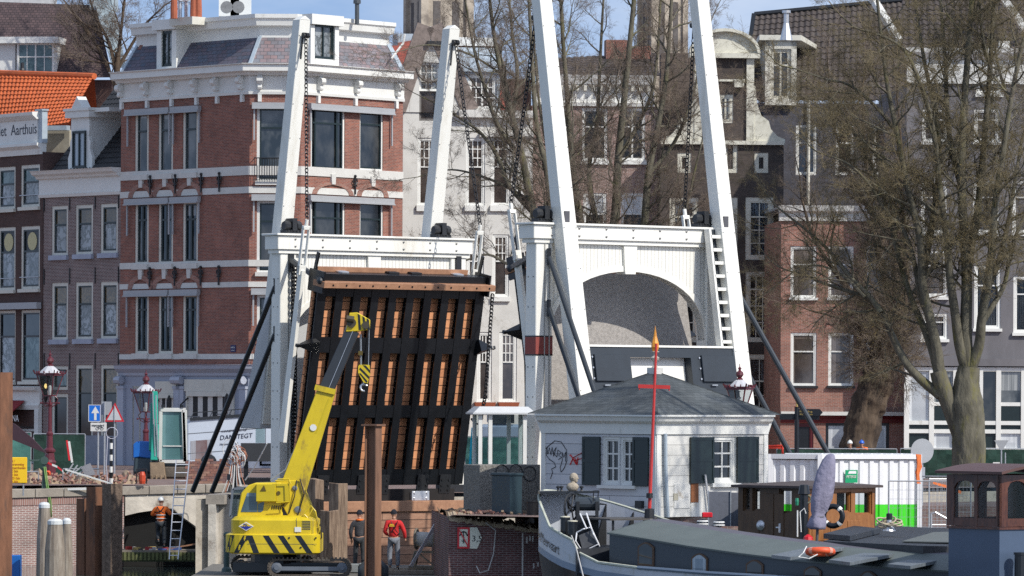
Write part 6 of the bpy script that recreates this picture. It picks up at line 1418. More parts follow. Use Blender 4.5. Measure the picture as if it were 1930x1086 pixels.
def barge2():
 B=thing('barge', 'second barge moored behind with black tarpaulin cover and a varnished brown wheelhouse', 'barge', tuple(b2.p(3,-1.5,0)))
 HW=1.6
 def half(u):return HW*math.sqrt(max(0,1-max(0,(-u-0.2)/2.6)**2))if u<-.2 else HW
 st=[-2.8, -2.6, -2.2, -1.5, -.8, -.2, 2, 6, 10, 14]
 b=MB();b.m=BLACKP
 for i in range(len(st)-1):
  for s_ in(1, -1):
   a, c=st[i], st[i+1];b.face([b2.p(a,-1.5+s_*half(a),2.1),b2.p(c,-1.5+s_*half(c),2.1),b2.p(c,-1.5+s_*half(c)*.9,-.5),b2.p(a,-1.5+s_*half(a)*.9,-.5)])
  b.face([b2.p(a,-1.5+half(a),2.05),b2.p(c,-1.5+half(c),2.05),b2.p(c,-1.5-half(c),2.05),b2.p(a,-1.5-half(a),2.05)])
 b.build('hull', None, B)
 TP=mat('black_tarpaulin', (.022,.024,.028), .5, .3, 3, bump=.4, bscale=6);G2=mat('cover_grey', (.12,.13,.12), .6, .1, 2)
 def pz(x, y, z):a, c=ray(x, y);Y=(z-CZ)/c;return Vector((a*Y,Y,z))
 za=2.62;top=[pz(1552,1020,za), pz(1600,1004,za), pz(1652,990,za), pz(1800,997,za), pz(1800,1030,za-.02), pz(1740,1029,za)]
 b=MB();b.prism(top, (0,0,-.28));b.build('cargo_cover', TP, B)
 b=MB();b.prism([pz(1700,1020,za+.03),pz(1760,1003,za+.03),pz(1800,1002,za+.03),pz(1800,1022,za+.03)], (0,0,-.025));b.build('cover_panel', G2, B)
 b=MB();b.prism([pz(1552,1006,2.75),pz(1602,1010,2.75),pz(1660,996,2.75),pz(1610,991,2.75)], (0,0,-.12));b.build('hatch', TP, B)
 MW=wood('varnish_shade_side', (.070,.036,.015), (.115,.062,.028), .45, (3,3,.8));ML=wood('varnish_sunlit_side', (.22,.085,.025), (.32,.14,.045), .4, (3,3,.8))  # one varnish, coloured dark for the shaded wall and orange for the sunlit one
 c=at(1523, 1006, 128.2);L=Fr(o=c, ang=-42);Rr=Fr(o=c, ang=48);z0=2.0;zt=L.Z(1523, 921);wl=-L.U(1394, 960);wr=Rr.U(1648, 960)
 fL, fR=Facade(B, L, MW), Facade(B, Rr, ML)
 CG=clear_glass('wheelhouse_glass')
 def w(F_, x0, x1, y0, y1, m):return F_.win(x0, y0, x1, y1, frame=m, t=.03, st=.02, pane=CG, depth=.08, name='window')
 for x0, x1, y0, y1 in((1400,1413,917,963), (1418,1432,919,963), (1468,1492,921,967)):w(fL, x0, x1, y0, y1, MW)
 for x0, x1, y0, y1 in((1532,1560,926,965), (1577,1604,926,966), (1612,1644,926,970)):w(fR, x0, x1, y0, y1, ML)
 def thin(F_, fr, a, c_, m):
  H=F_.holes;us=sorted(set([a,c_]+[h[0]for h in H]+[h[1]for h in H]));zs=sorted(set([z0,zt]+[h[2]for h in H]+[h[3]for h in H]));b=MB()
  for i in range(len(us)-1):
   for j in range(len(zs)-1):
    cu, cz=(us[i]+us[i+1])/2, (zs[j]+zs[j+1])/2
    if not any(h[0]<cu<h[1]and h[2]<cz<h[3]for h in H):b.box(fr, us[i], us[i+1], -.05, 0, zs[j], zs[j+1])
  b.build('wheelhouse_wall', m, B)
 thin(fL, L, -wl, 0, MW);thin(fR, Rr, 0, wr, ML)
 L2=Fr(o=L.p(0,0,0)+Rr.u*wr, ang=-42);R2=Fr(o=Rr.p(0,0,0)-L.u*wl, ang=48)
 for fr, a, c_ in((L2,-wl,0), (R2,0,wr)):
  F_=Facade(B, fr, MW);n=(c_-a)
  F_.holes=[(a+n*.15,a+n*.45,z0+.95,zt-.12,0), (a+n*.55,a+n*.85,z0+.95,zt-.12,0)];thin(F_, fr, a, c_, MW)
 loop=[L.p(-wl,0,0), c, Rr.p(wr,0,0), L2.p(-wl,0,0)]
 e=off_path([loop[3],loop[0],loop[1],loop[2],loop[3],loop[0]], .16)[1:5];RB=mat('brown_felt_roof', (.075,.058,.055), .8, .3, 5, bump=.4)
 b=MB();b.prism([(p.x,p.y,zt+.0)for p in e], (0,0,.06));cc=(loop[0]+loop[2])/2
 for i in range(4):b.face([(e[i].x,e[i].y,zt+.062),(e[(i+1)%4].x,e[(i+1)%4].y,zt+.062),(cc.x,cc.y,zt+.18)])
 b.build('wheelhouse_roof', RB, B)
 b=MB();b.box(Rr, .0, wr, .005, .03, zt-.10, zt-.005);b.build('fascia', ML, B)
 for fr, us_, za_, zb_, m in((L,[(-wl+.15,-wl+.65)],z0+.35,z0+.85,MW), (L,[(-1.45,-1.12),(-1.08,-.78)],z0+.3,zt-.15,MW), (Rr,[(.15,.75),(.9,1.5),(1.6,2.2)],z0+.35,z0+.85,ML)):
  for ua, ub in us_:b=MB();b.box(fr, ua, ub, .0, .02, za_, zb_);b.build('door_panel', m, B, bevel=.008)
 b=MB();b.bar(L.p(-.9,.03,z0+.78), L.p(-.9,.03,z0+.55), .03, .05);b.bar(L.p(-1.0,.05,z0+.68), L.p(-.9,.05,z0+.68), .03, .03);b.build('door_handle', ALU, B)
 b=MB();b.lathe(L.p(-wl+.72,.0,z0+.72), [(.14,0),(.13,.05),(.08,.10),(.03,.12)], 14, L.v);b.build('porthole_cover', ALU, B)
 p=at(1515, 1015, 127.0);b=MB();b.m=BLACKP;zt2=at(0, 925, 127).z;b.tube([p,Vector((p.x,p.y,zt2))], .10, 10);b.lathe((p.x,p.y,zt2), [(.12,0),(.15,.02),(.11,.24),(.09,.25)], 12);b.build('stove_pipe', None, B)
 b=MB();b.tube([at(1503,1012,126.6),at(1503,962,126.6)], .02, 5);b.tube([at(1510,1003,126.7),at(1508,965,126.7),at(1516,958,126.7),at(1519,968,126.7)], .014, 5);b.build('line', mat('white_rope',(.7,.7,.68)), B)
 b=MB();b.torus(at(1521,941,127.2), .10, .025, (0,-1,.1), 14, 6);b.build('reel', mat('olive_reel',(.18,.17,.11),.7), B)
 b=MB();b.lathe(at(1502,945,126.7), [(.04,-.1),(.05,0),(.04,.08)], 8);b.build('green_lamp', mat('green_lens',(.02,.22,.12),.3), B)
 b=MB();b.lathe(at(1523,1018,126.2), [(.13,0),(.11,.08),(.03,.14)], 8);b.build('red_cap', mat('bright_red',(.6,.01,.02),.4), B)
 for x, y in((1324,985), (1355,987)):
  p=at(x, y, 124.9);o=thing('fender', 'black and white rope fender beside the grey tarpaulin, %s'%('left of the pair' if x<1340 else 'right of the pair'), 'fender', tuple(p));b=MB();b.smooth=True;b.sphere(p, .13, 10, 6, (1.1,1,.7));b.build('body', BLACKP, o);b=MB();b.torus(p+Vector((0,0,.03)), .12, .025, (0,0,1), 12, 5);b.torus(p+Vector((0,0,-.04)), .13, .02, (0,0,1), 12, 5);b.build('rope', mat('white_rope',(.7,.7,.68)), o)
barge2()
def small_boat_things():
 p=at(1332, 972, 127);b=MB();b.box(Fr(o=p), -.12, .14, -.1, .1, p.z-.05, p.z+.08);o=b.build('fuel_can', mat('bright_red',(.6,.01,.02)), None, loc=p, bevel=.02);tag(o, 'red plastic box beside the white hut wall', 'box')
 f=Fr(1335, 131, 2);o=thing('fence_panel', 'grey sheeted fence panels between the hut and the brown wheelhouse', 'fence', tuple(f.p(1,0,GZ-.15)))
 b=MB();za, zb=f.Z(1370, 992), f.Z(1370, 927);b.box(f, f.U(1335,960), f.U(1376,960), -.02, 0, za, zb);b.box(f, f.U(1378,960), f.U(1420,960), -.02, 0, za, zb-.02);b.build('sheet', mat('grey_mesh_sheet',(.12,.13,.16),.8,.15,8), o)
 b=MB()
 for x in(1335, 1377, 1420):b.bar(f.p(f.U(x,960),.02,za), f.p(f.U(x,960),.02,zb+.03), .03, .03)
 b.build('post', STEEL, o)
 U=thing('covered_parasol', 'closed parasol in a mauve-grey fabric cover leaning beside the brown wheelhouse', 'parasol', tuple(at(1539,1030,121.5)))
 CL=mat('mauve_cover_cloth', (.23,.22,.30), .85, .16, 3, bump=1.0, bscale=9);Y=121.5
 prof=[(1541,998,.17), (1538,992,.23), (1541,978,.19), (1541,970,.15), (1543,962,.19), (1547,940,.24), (1552,915,.245), (1557,890,.22), (1563,868,.16), (1566,858,.10), (1567,855,.03)]
 b=MB();b.smooth=True;n=18;vs=[];r=random.Random(2)
 for k, (x, y, rr)in enumerate(prof):
  c=at(x, y, Y)
  for j in range(n):
   a=2*pi*j/n;q=rr*(1+.13*sin(3*a+k*.55)+.07*sin(8*a-k*.4)+.05*r.uniform(-1,1));vs.append(c+Vector((cos(a)*q,sin(a)*q,0)))
 b.mesh(vs, [(i*n+j,i*n+(j+1)%n,(i+1)*n+(j+1)%n,(i+1)*n+j)for i in range(len(prof)-1)for j in range(n)]+[tuple(range(n)),tuple((len(prof)-1)*n+j for j in range(n))]);b.build('cover', CL, U)
 b=MB();b.tube([at(1539,1034,Y),at(1541,990,Y)], .035, 8);b.lathe(at(1539,1036,Y), [(.22,0),(.2,.05),(.05,.07)], 12);b.build('pole', mat('pole_grey',(.1,.1,.11),.5), U)
 b=MB();c=at(1541, 974, Y);b.torus(c, .165, .012, (0,0,1), 16, 5);b.build('cord', mat('pole_grey',(.1,.1,.11)), U)
 p=at(1676, 997, 123.5);o=thing('capstan', 'silver capstan with a beige rope heaped around it on the tarpaulin', 'capstan', tuple(p));b=MB();b.lathe(p, [(.16,-.05),(.12,.02),(.07,.10),(.07,.22)], 12);b.build('drum', ALU, o)
 b=MB();b.lathe(p, [(.075,.22),(.075,.36),(.06,.38)], 12);b.build('cap', BLACKP, o)
 b=MB();b.smooth=True;r=random.Random(8)
 for i in range(9):b.torus(p+Vector((r.uniform(-.15,.15),r.uniform(-.05,.1),.10+r.uniform(0,.12))), r.uniform(.12,.2), .022, (r.uniform(-.4,.4),r.uniform(-.6,-.1),1), 14, 5)
 b.build('rope', mat('beige_rope',(.42,.36,.26),.9,.2,20), o)
small_boat_things()
def skinned(name, joints, edges, m, parent, sub=1, smooth=True):
 """joints: {key:(Vector, rx, ry)} -> one continuous smooth skin"""
 keys=list(joints);me=bpy.data.meshes.new('t');me.from_pydata([tuple(joints[k][0])for k in keys], [(keys.index(a),keys.index(c))for a,c in edges], [])
 o=bpy.data.objects.new('t', me);COL.objects.link(o);sk_=o.modifiers.new('s', 'SKIN');sk_.use_smooth_shade=True
 for i, k in enumerate(keys):
  d=me.skin_vertices[0].data[i];j=joints[k];d.radius=(j[1], j[2]if len(j)>2 else j[1])
 me.skin_vertices[0].data[0].use_root=True
 s2=o.modifiers.new('b', 'SUBSURF');s2.levels=sub;s2.render_levels=sub
 dg=bpy.context.evaluated_depsgraph_get();dg.update();m2=bpy.data.meshes.new_from_object(o.evaluated_get(dg))
 b=MB();b.m=m;b.smooth=smooth;b.mesh([v.co.copy()for v in m2.vertices], [tuple(p.vertices)for p in m2.polygons]);bpy.data.objects.remove(o);bpy.data.meshes.remove(m2)
 return b.build(name, m, parent)
SKIN=mat('skin', (.45,.25,.17), .55, .05, 8)
def person(base, yaw, label, jacket, trousers, hat=None, pose=None, hatc=None, headyaw=0, height=1.8, extra=None, helmet=None):
 """faces +Y rotated by yaw; pose overrides joints (local coords)"""
 base=Vector(base);P_=thing('person', label, 'person', tuple(base));k=height/1.8
 J=dict(pel=(0,0,.95), bel=(0,.0,1.08), chest=(0,.02,1.32), sh=(0,.0,1.45), neck=(0,0,1.53), head0=(0,.02,1.60), shl=(-.19,0,1.43), ell=(-.27,-.03,1.14), wrl=(-.26,.08,.90), shr=(.19,0,1.43), elr=(.27,-.03,1.14), wrr=(.26,.08,.90), hpl=(-.09,0,.90), knl=(-.12,.03,.50), anl=(-.13,-.03,.10), hpr=(.09,0,.90), knr=(.12,.03,.50), anr=(.13,-.03,.10), tol=(-.15,.14,.04), tor=(.15,.14,.04))
 if pose:J.update(pose)
 ca, sa=cos(yaw), sin(yaw)
 def T(p):p=Vector(p)*k;return base+Vector((p.x*ca-p.y*sa,p.x*sa+p.y*ca,p.z))
 G={a:T(v)for a, v in J.items()}
 jt={'pel':(G['pel'],.13,.10), 'bel':(G['bel'],.12,.09), 'chest':(G['chest'],.14,.10), 'sh':(G['sh'],.09,.08), 'neck':(G['neck'],.055), 'shl':(G['shl'],.055), 'ell':(G['ell'],.042), 'wrl':(G['wrl'],.028), 'shr':(G['shr'],.055), 'elr':(G['elr'],.042), 'wrr':(G['wrr'],.028), 'hpl':(G['hpl'],.085), 'knl':(G['knl'],.06), 'anl':(G['anl'],.04), 'hpr':(G['hpr'],.085), 'knr':(G['knr'],.06), 'anr':(G['anr'],.04)}
 ed=[('pel','bel'), ('bel','chest'), ('chest','sh'), ('sh','neck'), ('sh','shl'), ('shl','ell'), ('ell','wrl'), ('sh','shr'), ('shr','elr'), ('elr','wrr'), ('pel','hpl'), ('hpl','knl'), ('knl','anl'), ('pel','hpr'), ('hpr','knr'), ('knr','anr')]
 hd=T(Vector(J['neck'])+Vector((0,.02,.14)));hy=yaw+headyaw;fwd=Vector((-sin(hy),cos(hy),0));rt=Vector((cos(hy),sin(hy),0));up=Vector((0,0,1))
 body=skinned('body', jt, ed, SKIN, P_)
 b=MB();b.smooth=True;b.m=SKIN
 b.tube([G['neck']-up*.03,hd-up*.05], .055*k, 10)
 n, m=14, 10;vs=[]
 for i in range(m+1):
  ph=-pi/2+pi*i/m
  for j in range(n):
   th=2*pi*j/n;x, y, z=cos(ph)*cos(th), cos(ph)*sin(th), sin(ph)
   q=rt*x*.075+fwd*y*(.095 if z>-.2 else .085)+up*z*.115
   if z<-.3:q=q*1.0+fwd*.012
   vs.append(hd+q*k)
 b.mesh(vs, [(i*n+j,i*n+(j+1)%n,(i+1)*n+(j+1)%n,(i+1)*n+j)for i in range(m)for j in range(n)])
 b.mesh([hd+fwd*.092*k-up*.035*k+rt*.016*k,hd+fwd*.092*k-up*.035*k-rt*.016*k,hd+fwd*.085*k+up*.02*k,hd+fwd*.118*k-up*.03*k], [(0,1,3),(1,2,3),(2,0,3)])
 for s_ in(-1, 1):b.sphere(hd+rt*s_*.077*k, .028*k, 6, 5, (.5,.6,1))
 for side, wr, el in(('l','wrl','ell'), ('r','wrr','elr')):
  d=(G[wr]-G[el]).normalized();a=d.cross(Vector((ca,sa,0)));a=a.normalized()if a.length>.1 else Vector((0,1,0));c=d.cross(a)
  b.tube([G[wr]-d*.02,G[wr]+d*.04,G[wr]+d*.09], [.026,.036,.034], 8, flat=.55)
  for i, L_ in enumerate((.07,.08,.075,.058)):
   o_=a*(-.028+.019*i);p0=G[wr]+d*.085+o_;p1=p0+d*L_*.55;p2=p1+(d*.7+c*.6).normalized()*L_*.5;b.tube([p0,p1,p2], [.0095,.009,.007], 5)
  p0=G[wr]+d*.02+a*.03*(-1);b.tube([p0,p0-a*.03+d*.03,p0-a*.035+d*.06], [.012,.010,.008], 5)
 b.m=mat('eye_dark', (.02,.015,.01), .3)
 for s_ in(-1, 1):b.sphere(hd+fwd*.088*k+rt*s_*.03*k+up*.005, .010, 6, 4)
 b.m=mat('lips', (.32,.12,.10), .5);b.bar(hd+fwd*.094*k-up*.062*k-rt*.022, hd+fwd*.094*k-up*.062*k+rt*.022, .008, .010)
 me=body.data;base_v=[v.co+Vector(body['_w'])for v in me.vertices];allb=MB();allb.m=SKIN;allb.smooth=True;allb.mesh(base_v, [tuple(p.vertices)for p in me.polygons])
 off=len(allb.v);allb.v+=b.v;allb.f+=[tuple(i+off for i in f)for f in b.f]
 for mi in b.fm:allb.m=b.mats[mi];allb.fm.append(allb._mi())
 allb.sm+=b.sm;bpy.data.objects.remove(body);allb.build('body', None, P_)
 e=.025
 jk={'bel0':(T(Vector(J['pel'])*.5+Vector(J['bel'])*.5-Vector((0,0,.06))),.165,.125), 'bel':(G['bel'],.155,.12), 'chest':(G['chest'],.185,.135), 'sh':(G['sh'],.12,.10), 'col':(G['neck']-up*.03,.07), 'shl':(G['shl'],.085), 'ell':(G['ell'],.065), 'wrl':(G['wrl'].lerp(G['ell'],.08),.048), 'shr':(G['shr'],.085), 'elr':(G['elr'],.065), 'wrr':(G['wrr'].lerp(G['elr'],.08),.048)}
 jo=skinned('jacket', jk, [('bel0','bel'),('bel','chest'),('chest','sh'),('sh','col'),('sh','shl'),('shl','ell'),('ell','wrl'),('sh','shr'),('shr','elr'),('elr','wrr')], jacket, P_, 1)
 tr={'pel':(G['pel'],.15,.12), 'hpl':(G['hpl'],.105), 'knl':(G['knl'],.078), 'anl':(G['anl']+up*.02,.065), 'hpr':(G['hpr'],.105), 'knr':(G['knr'],.078), 'anr':(G['anr']+up*.02,.065)}
 skinned('trousers', tr, [('pel','hpl'),('hpl','knl'),('knl','anl'),('pel','hpr'),('hpr','knr'),('knr','anr')], trousers, P_, 1)
 for an, to in(('anl','tol'), ('anr','tor')):
  b=MB();b.smooth=True;b.tube([G[an]-(G[to]-G[an])*.35-up*.04,G[an]-up*.03,G[to]+up*.0], [.045,.055,.04], 10, flat=.8);b.build('boot', BLACKP, P_)
 if hat:
  b=MB();b.smooth=True;n, m=14, 6;vs=[]
  for i in range(m+1):
   ph=-.12+(pi/2+.12)*i/m
   for j in range(n):
    th=2*pi*j/n;vs.append(hd+(rt*cos(ph)*cos(th)*.088+fwd*cos(ph)*sin(th)*.107+up*(sin(ph)*.135+.022))*k)
  b.mesh(vs, [(i*n+j,i*n+(j+1)%n,(i+1)*n+(j+1)%n,(i+1)*n+j)for i in range(m)for j in range(n)]);b.build('beanie', hat, P_)
 if helmet:
  b=MB();b.smooth=True;n, m=16, 6;vs=[]
  for i in range(m+1):
   ph=(pi/2)*i/m
   for j in range(n):
    th=2*pi*j/n;vs.append(hd+(rt*cos(ph)*cos(th)*.115+fwd*cos(ph)*sin(th)*.135+up*(sin(ph)*.135+.03))*k)
  b.mesh(vs, [(i*n+j,i*n+(j+1)%n,(i+1)*n+(j+1)%n,(i+1)*n+j)for i in range(m)for j in range(n)]);c=hd+up*.03*k
  b.smooth=False;b.prism([c+fwd*.125-rt*.09,c+fwd*.125+rt*.09,c+fwd*.18+rt*.05,c+fwd*.18-rt*.05], up*.012);b.tube([c+fwd*.13+up*.03,c+up*.14,c-fwd*.13+up*.03], .012, 5);b.build('helmet', helmet, P_)
 if extra:extra(P_, G, T)
 return P_
DKC=mat('dark_work_jacket', (.055,.055,.062), .85, .2, 9, bump=.5);RED=mat('red_sweatshirt', (.55,.020,.022), .85, .12, 9, bump=.4)
GJ=mat('grey_jeans', (.20,.22,.26), .9, .18, 10, bump=.5);NAVY=mat('navy_beanie', (.012,.014,.022), .95, .2, 30, bump=.8);ORV=mat('orange_vest', (.85,.17,.02), .7, .08, 8, bump=.4)
DTR=mat('dark_trousers', (.040,.046,.052), .9, .25, 10, bump=.5)
PZ=.78
def ex_dark(P_, G, T):
 b=MB();b.smooth=True;b.torus(G['neck']-Vector((0,0,.02)), .085, .035, (0,0,1), 14, 6);b.build('orange_collar', ORV, P_)
pA=at(677, 1072, 151.5);pA.z=PZ
person(pA, R(-8), 'man in black jacket and navy beanie, back turned, left of the rusty beam', DKC, DTR, hat=NAVY, headyaw=R(-35), extra=ex_dark, height=1.76)
def ex_red(P_, G, T):
 b=MB()
 for s_ in(-1, 1):
  b.tube([T((s_*.10,-.135,1.47)),T((s_*.03,-.165,1.30)),T((-s_*.10,-.15,1.13))], .014, 5)
 b.tube([T((.12,-.14,1.10)),T((.17,-.02,1.10))], .016, 5);b.build('harness', BLACKP, P_)
 f=Fr(o=T((0,-.165,0)), ang=2);YL=mat('yellow_print', (.75,.55,.03), .7);c=T((0,-.165,1.36))
 b=MB();b.m=YL;b.bar(T((-.14,-.163,1.375)), T((-.02,-.17,1.375)), .012, .022);b.bar(T((-.15,-.163,1.33)), T((-.0,-.17,1.33)), .012, .026);b.build('back_print', None, P_)
pB=at(742, 1073, 150.5);pB.z=PZ
person(pB, R(6), 'man in bright red sweatshirt, grey jeans and black beanie standing right of the rusty beam', RED, GJ, hat=NAVY, headyaw=R(-45), height=1.80, extra=ex_red, pose=dict(wrr=(.34,.02,.93),elr=(.31,-.05,1.15),wrl=(-.16,.20,1.05),ell=(-.28,-.02,1.15),anl=(-.11,-.02,.10),anr=(.12,.0,.10)))
def ex_or(P_, G, T):
 b=MB();RB=mat('reflective_grey', (.55,.56,.55), .4)
 for z in(1.20, 1.08):b.torus(T((0,0,z)), .165, .018, (0,0,1), 18, 4, sc=(1,.8))
 b.build('reflective_band', RB, P_);b=MB()
 for s_ in(-1, 1):b.tube([T((s_*.12,-.10,1.48)),T((s_*.05,-.16,1.36)),T((-s_*.12,-.14,1.27))], .02, 5)
 b.build('harness', BLACKP, P_)
pC=at(303, 1057, 174.6);pC.z=.62
person(pC, R(-5), 'worker in orange vest and white helmet climbing the ladder at the tunnel mouth', ORV, DTR, helmet=WHITE, extra=ex_or, height=1.80, pose=dict(wrl=(-.20,.30,1.22),ell=(-.33,.02,1.20),wrr=(.20,.32,1.28),elr=(.33,.04,1.22),knl=(-.13,.22,.62),anl=(-.10,.05,.32),tol=(-.11,.2,.28),knr=(.12,.03,.52),anr=(.12,-.02,.16),tor=(.13,.13,.1)))
for x, hm, lab, Yd in((1605,WHITE,'worker with a white helmet standing behind the container fence',199), (1627,mat('blue_helmet',(.02,.12,.55),.35),'worker with a blue helmet beside the leaning tree behind the container',199.6)):
 p=at(x, HY, Yd);p.z=GZ;person(p, R(165), lab, DKC if hm is WHITE else ORV, DTR, helmet=hm, height=1.68, pose=dict(pel=(0,-.05,.86),bel=(0,.02,.98),chest=(0,.14,1.15),sh=(0,.22,1.26),neck=(0,.28,1.31),head0=(0,.3,1.4),shl=(-.19,.22,1.24),shr=(.19,.22,1.24),ell=(-.26,.30,.98),elr=(.26,.30,.98),wrl=(-.2,.44,.85),wrr=(.2,.44,.85),knl=(-.12,.10,.47),knr=(.12,.10,.47),hpl=(-.09,-.05,.82),hpr=(.09,-.05,.82)))
YEL=mat('crane_yellow', (.62,.46,.015), .42, .12, 2.0, dirt=(.30,.21,.04), dirtamt=.14, streak=2);YELD=mat('crane_yellow_shade', (.55,.42,.012), .4, .06, 2)
TRK=mat('track_rubber', (.10,.085,.07), .85, .4, 5, bump=.5);GREY=mat('machine_grey', (.13,.15,.18), .5, .1, 3)
pf=Fr(550, 148.0, 0)
def pontoon():
 b=MB();q=Fr(640, 149, 0);b.box(q, -4.2, 4.6, -8.5, 2.2, .0, .72)
 o=b.build('work_pontoon', mat('pontoon_deck',(.16,.15,.13),.85,.3,3,bump=.4), None, loc=q.p(0,0,0));tag(o, 'low flat work pontoon carrying the yellow crane and the two men', 'pontoon')
 for i, (x, y, Y, L_, w, h, a)in enumerate(((690,1075,150,1.9,.35,.14,6),(835,1068,149.5,2.6,.45,.16,-10),(770,1078,149,1.5,.3,.12,4))):
  p=at(x, y, Y);f=Fr(o=p, ang=a);b=MB();b.box(f, -L_/2, L_/2, -w, 0, .73, .73+h);o=b.build('timber_baulk', OLDWOOD, None, loc=(p.x,p.y,.73), bevel=.01)
  tag(o, ['pale timber baulk lying left of the rusty beam foot','grey timber baulk under the winch frame','timber baulk at the feet of the man in red'][i], 'timber')
 p=at(683, 1066, 149.8);b=MB();f=Fr(o=p);b.box(f, -.42, .1, -.3, 0, .74, 1.0);b.box(f, -.10, .35, -.28, .02, .74, 1.02);o=b.build('crate', mat('grey_crate',(.22,.24,.25),.7,.2,5), None, loc=(p.x,p.y,.74), bevel=.02);tag(o, 'grey tool crate on the pontoon at the foot of the dark-jacketed man', 'crate')
 p=at(705, 1080, 147.2);b=MB();b.smooth=True;b.tube([p+Vector((-.35,0,-.2)),p+Vector((-.35,0,.15)),p+Vector((-.15,0,.32)),p+Vector((.1,0,.32)),p+Vector((.3,0,.15)),p+Vector((.3,0,-.3))], .13, 10);o=b.build('steel_elbow_pipe', mat('dark_pipe',(.05,.06,.07),.5,.2,5), None, loc=(p.x,p.y,.72));tag(o, 'thick dark bent pipe in front of the rusty beam', 'pipe')
 p=at(791, 1080, 148.5);b=MB();b.lathe((p.x,p.y,.72), [(.09,0),(.09,.16),(.02,.17)], 10);
pontoon()
def crane():
 B=thing('mobile_crane', 'yellow crawler crane with black telescopic boom and black chevron stripes, PK diamond badge', 'crane', tuple(pf.p(-.5,0,.72)))
 f=pf;U=lambda x, y=950:f.U(x, y);Z=lambda y, x=520:f.Z(x, y)
 def outline(x0, x1, d0, d1, r):
  u0, u1=U(x0), U(x1);P=[]
  n=7
  for i in range(n+1):a=pi+(pi/2)*i/n;P.append((u0+r+cos(a)*r,d1-r*.8-sin(a)*r*.8*-1*-1))if False else P.append((u0+r+cos(a)*r,(d1-r*.8)+(-sin(a))*r*.8))
  for i in range(n+1):a=pi/2*(1-i/n);P.append((u1-r*.35+cos(a)*r*.35,d1-r*.35+sin(a)*r*.35))
  P+=[(u1,d0), (u0,d0)];return P
 def loft(b, levels):
  rings=[]
  for z, P in levels:rings.append([f.p(u,v,z)for u,v in P])
  n=len(rings[0]);vs=[p for r_ in rings for p in r_]
  b.mesh(vs, [(i*n+j,i*n+(j+1)%n,(i+1)*n+(j+1)%n,(i+1)*n+j)for i in range(len(rings)-1)for j in range(n)]+[tuple(range(n))[::-1],tuple((len(rings)-1)*n+j for j in range(n))])
 lo=outline(427, 606, -1.5, .95, .75);up_=outline(437, 600, -1.45, .85, .7);up2=outline(443, 590, -1.4, .72, .65)
 b=MB();loft(b, [(Z(1043),outline(436,600,-1.4,.85,.7)),(Z(1040),lo),(Z(1007),lo),(Z(1005),outline(433,602,-1.5,.9,.72))]);b.build('lower_body', YEL, B)
 b=MB();loft(b, [(Z(1005),up_),(Z(980),up_),(Z(974),up2),(Z(971),outline(452,580,-1.3,.6,.6))]);b.build('counterweight', YEL, B)
 path=[(u,v)for u, v in lo[:-2]];S_=[0]
 for(a, c), (d, e)in zip(path, path[1:]):S_.append(S_[-1]+math.hypot(d-a,e-c))
 def onpath(s):
  for i in range(len(path)-1):
   if S_[i+1]>=s:t=(s-S_[i])/(S_[i+1]-S_[i]+1e-9);p, q=path[i], path[i+1];u=p[0]+(q[0]-p[0])*t;v=p[1]+(q[1]-p[1])*t;nx, ny=-(q[1]-p[1]), (q[0]-p[0]);L_=math.hypot(nx, ny)+1e-9;return u+nx/L_*.006, v+ny/L_*.006
  return path[-1]
 b=MB();z0, z1=Z(1041), Z(1008);tot=S_[-1]
 def stripe(sb, st_, w=.17):
  n=8
  for i in range(n):
   t0, t1=i/n, (i+1)/n;s0=sb+(st_-sb)*t0;s1=sb+(st_-sb)*t1;za, zb=z0+(z1-z0)*t0, z0+(z1-z0)*t1
   q=[onpath(s0)+(za,), onpath(s0+w)+(za,), onpath(s1+w)+(zb,), onpath(s1)+(zb,)];b.face([f.p(*x)for x in q])
 for sb, st_ in((.18,.40), (.55,.85), (1.15,.95), (1.75,1.42), (2.2,1.85), (2.7,2.35)):stripe(sb, st_)
 b.build('hazard_stripes', BLACKP, B)
 b=MB();b.box(f, U(548), U(606), -1.5, .9, Z(1037), Z(1035));
 b=MB();b.lathe(f.p(U(520),-.4,Z(1062)), [(.75,0),(.75,Z(1043)-Z(1062))], 20);b.box(f, U(440), U(640), -1.2, .2, Z(1078), Z(1060));b.build('turntable', BLACKP, B)
 for v0, xa, xb, nm in((.25,508,663,'front'), (-1.9,432,590,'rear')):
  zt, zb=Z(1052), .72;r=(zt-zb)/2;ua, ub=U(xa)+r, U(xb)-r;n=10;loop=[(ua-sin(pi*i/n)*r,(zt+zb)/2+cos(pi*i/n)*r)for i in range(n+1)]+[(ub+sin(pi*i/n)*r,(zt+zb)/2-cos(pi*i/n)*r)for i in range(n+1)]
  b=MB();m=len(loop);inner=[((ua+ub)/2+(u-(ua+ub)/2)*(1-.07/(ub-ua)*2),(zt+zb)/2+(z-(zt+zb)/2)*.80)for u, z in loop]
  for i in range(m):
   a, c, d, e=loop[i], loop[(i+1)%m], inner[(i+1)%m], inner[i];b.hexa([f.p(a[0],v0+.5,a[1]),f.p(c[0],v0+.5,c[1]),f.p(d[0],v0+.5,d[1]),f.p(e[0],v0+.5,e[1])], [f.p(a[0],v0,a[1]),f.p(c[0],v0,c[1]),f.p(d[0],v0,d[1]),f.p(e[0],v0,e[1])])
  per=2*(ub-ua)+2*pi*r;
  for i in range(m):
   a, c=Vector((loop[i][0],0,loop[i][1])), Vector((loop[(i+1)%m][0],0,loop[(i+1)%m][1]));L_=(c-a).length;k=max(1, int(L_/.12));nn=(c-a).normalized();nrm=Vector((-nn.z,0,nn.x))
   for j in range(k):q=a.lerp(c, (j+.5)/k);b.bar(f.p(q.x,v0-.01,q.z), f.p(q.x,v0+.51,q.z), .05, .09)
  tr=b.build('track', TRK, B)
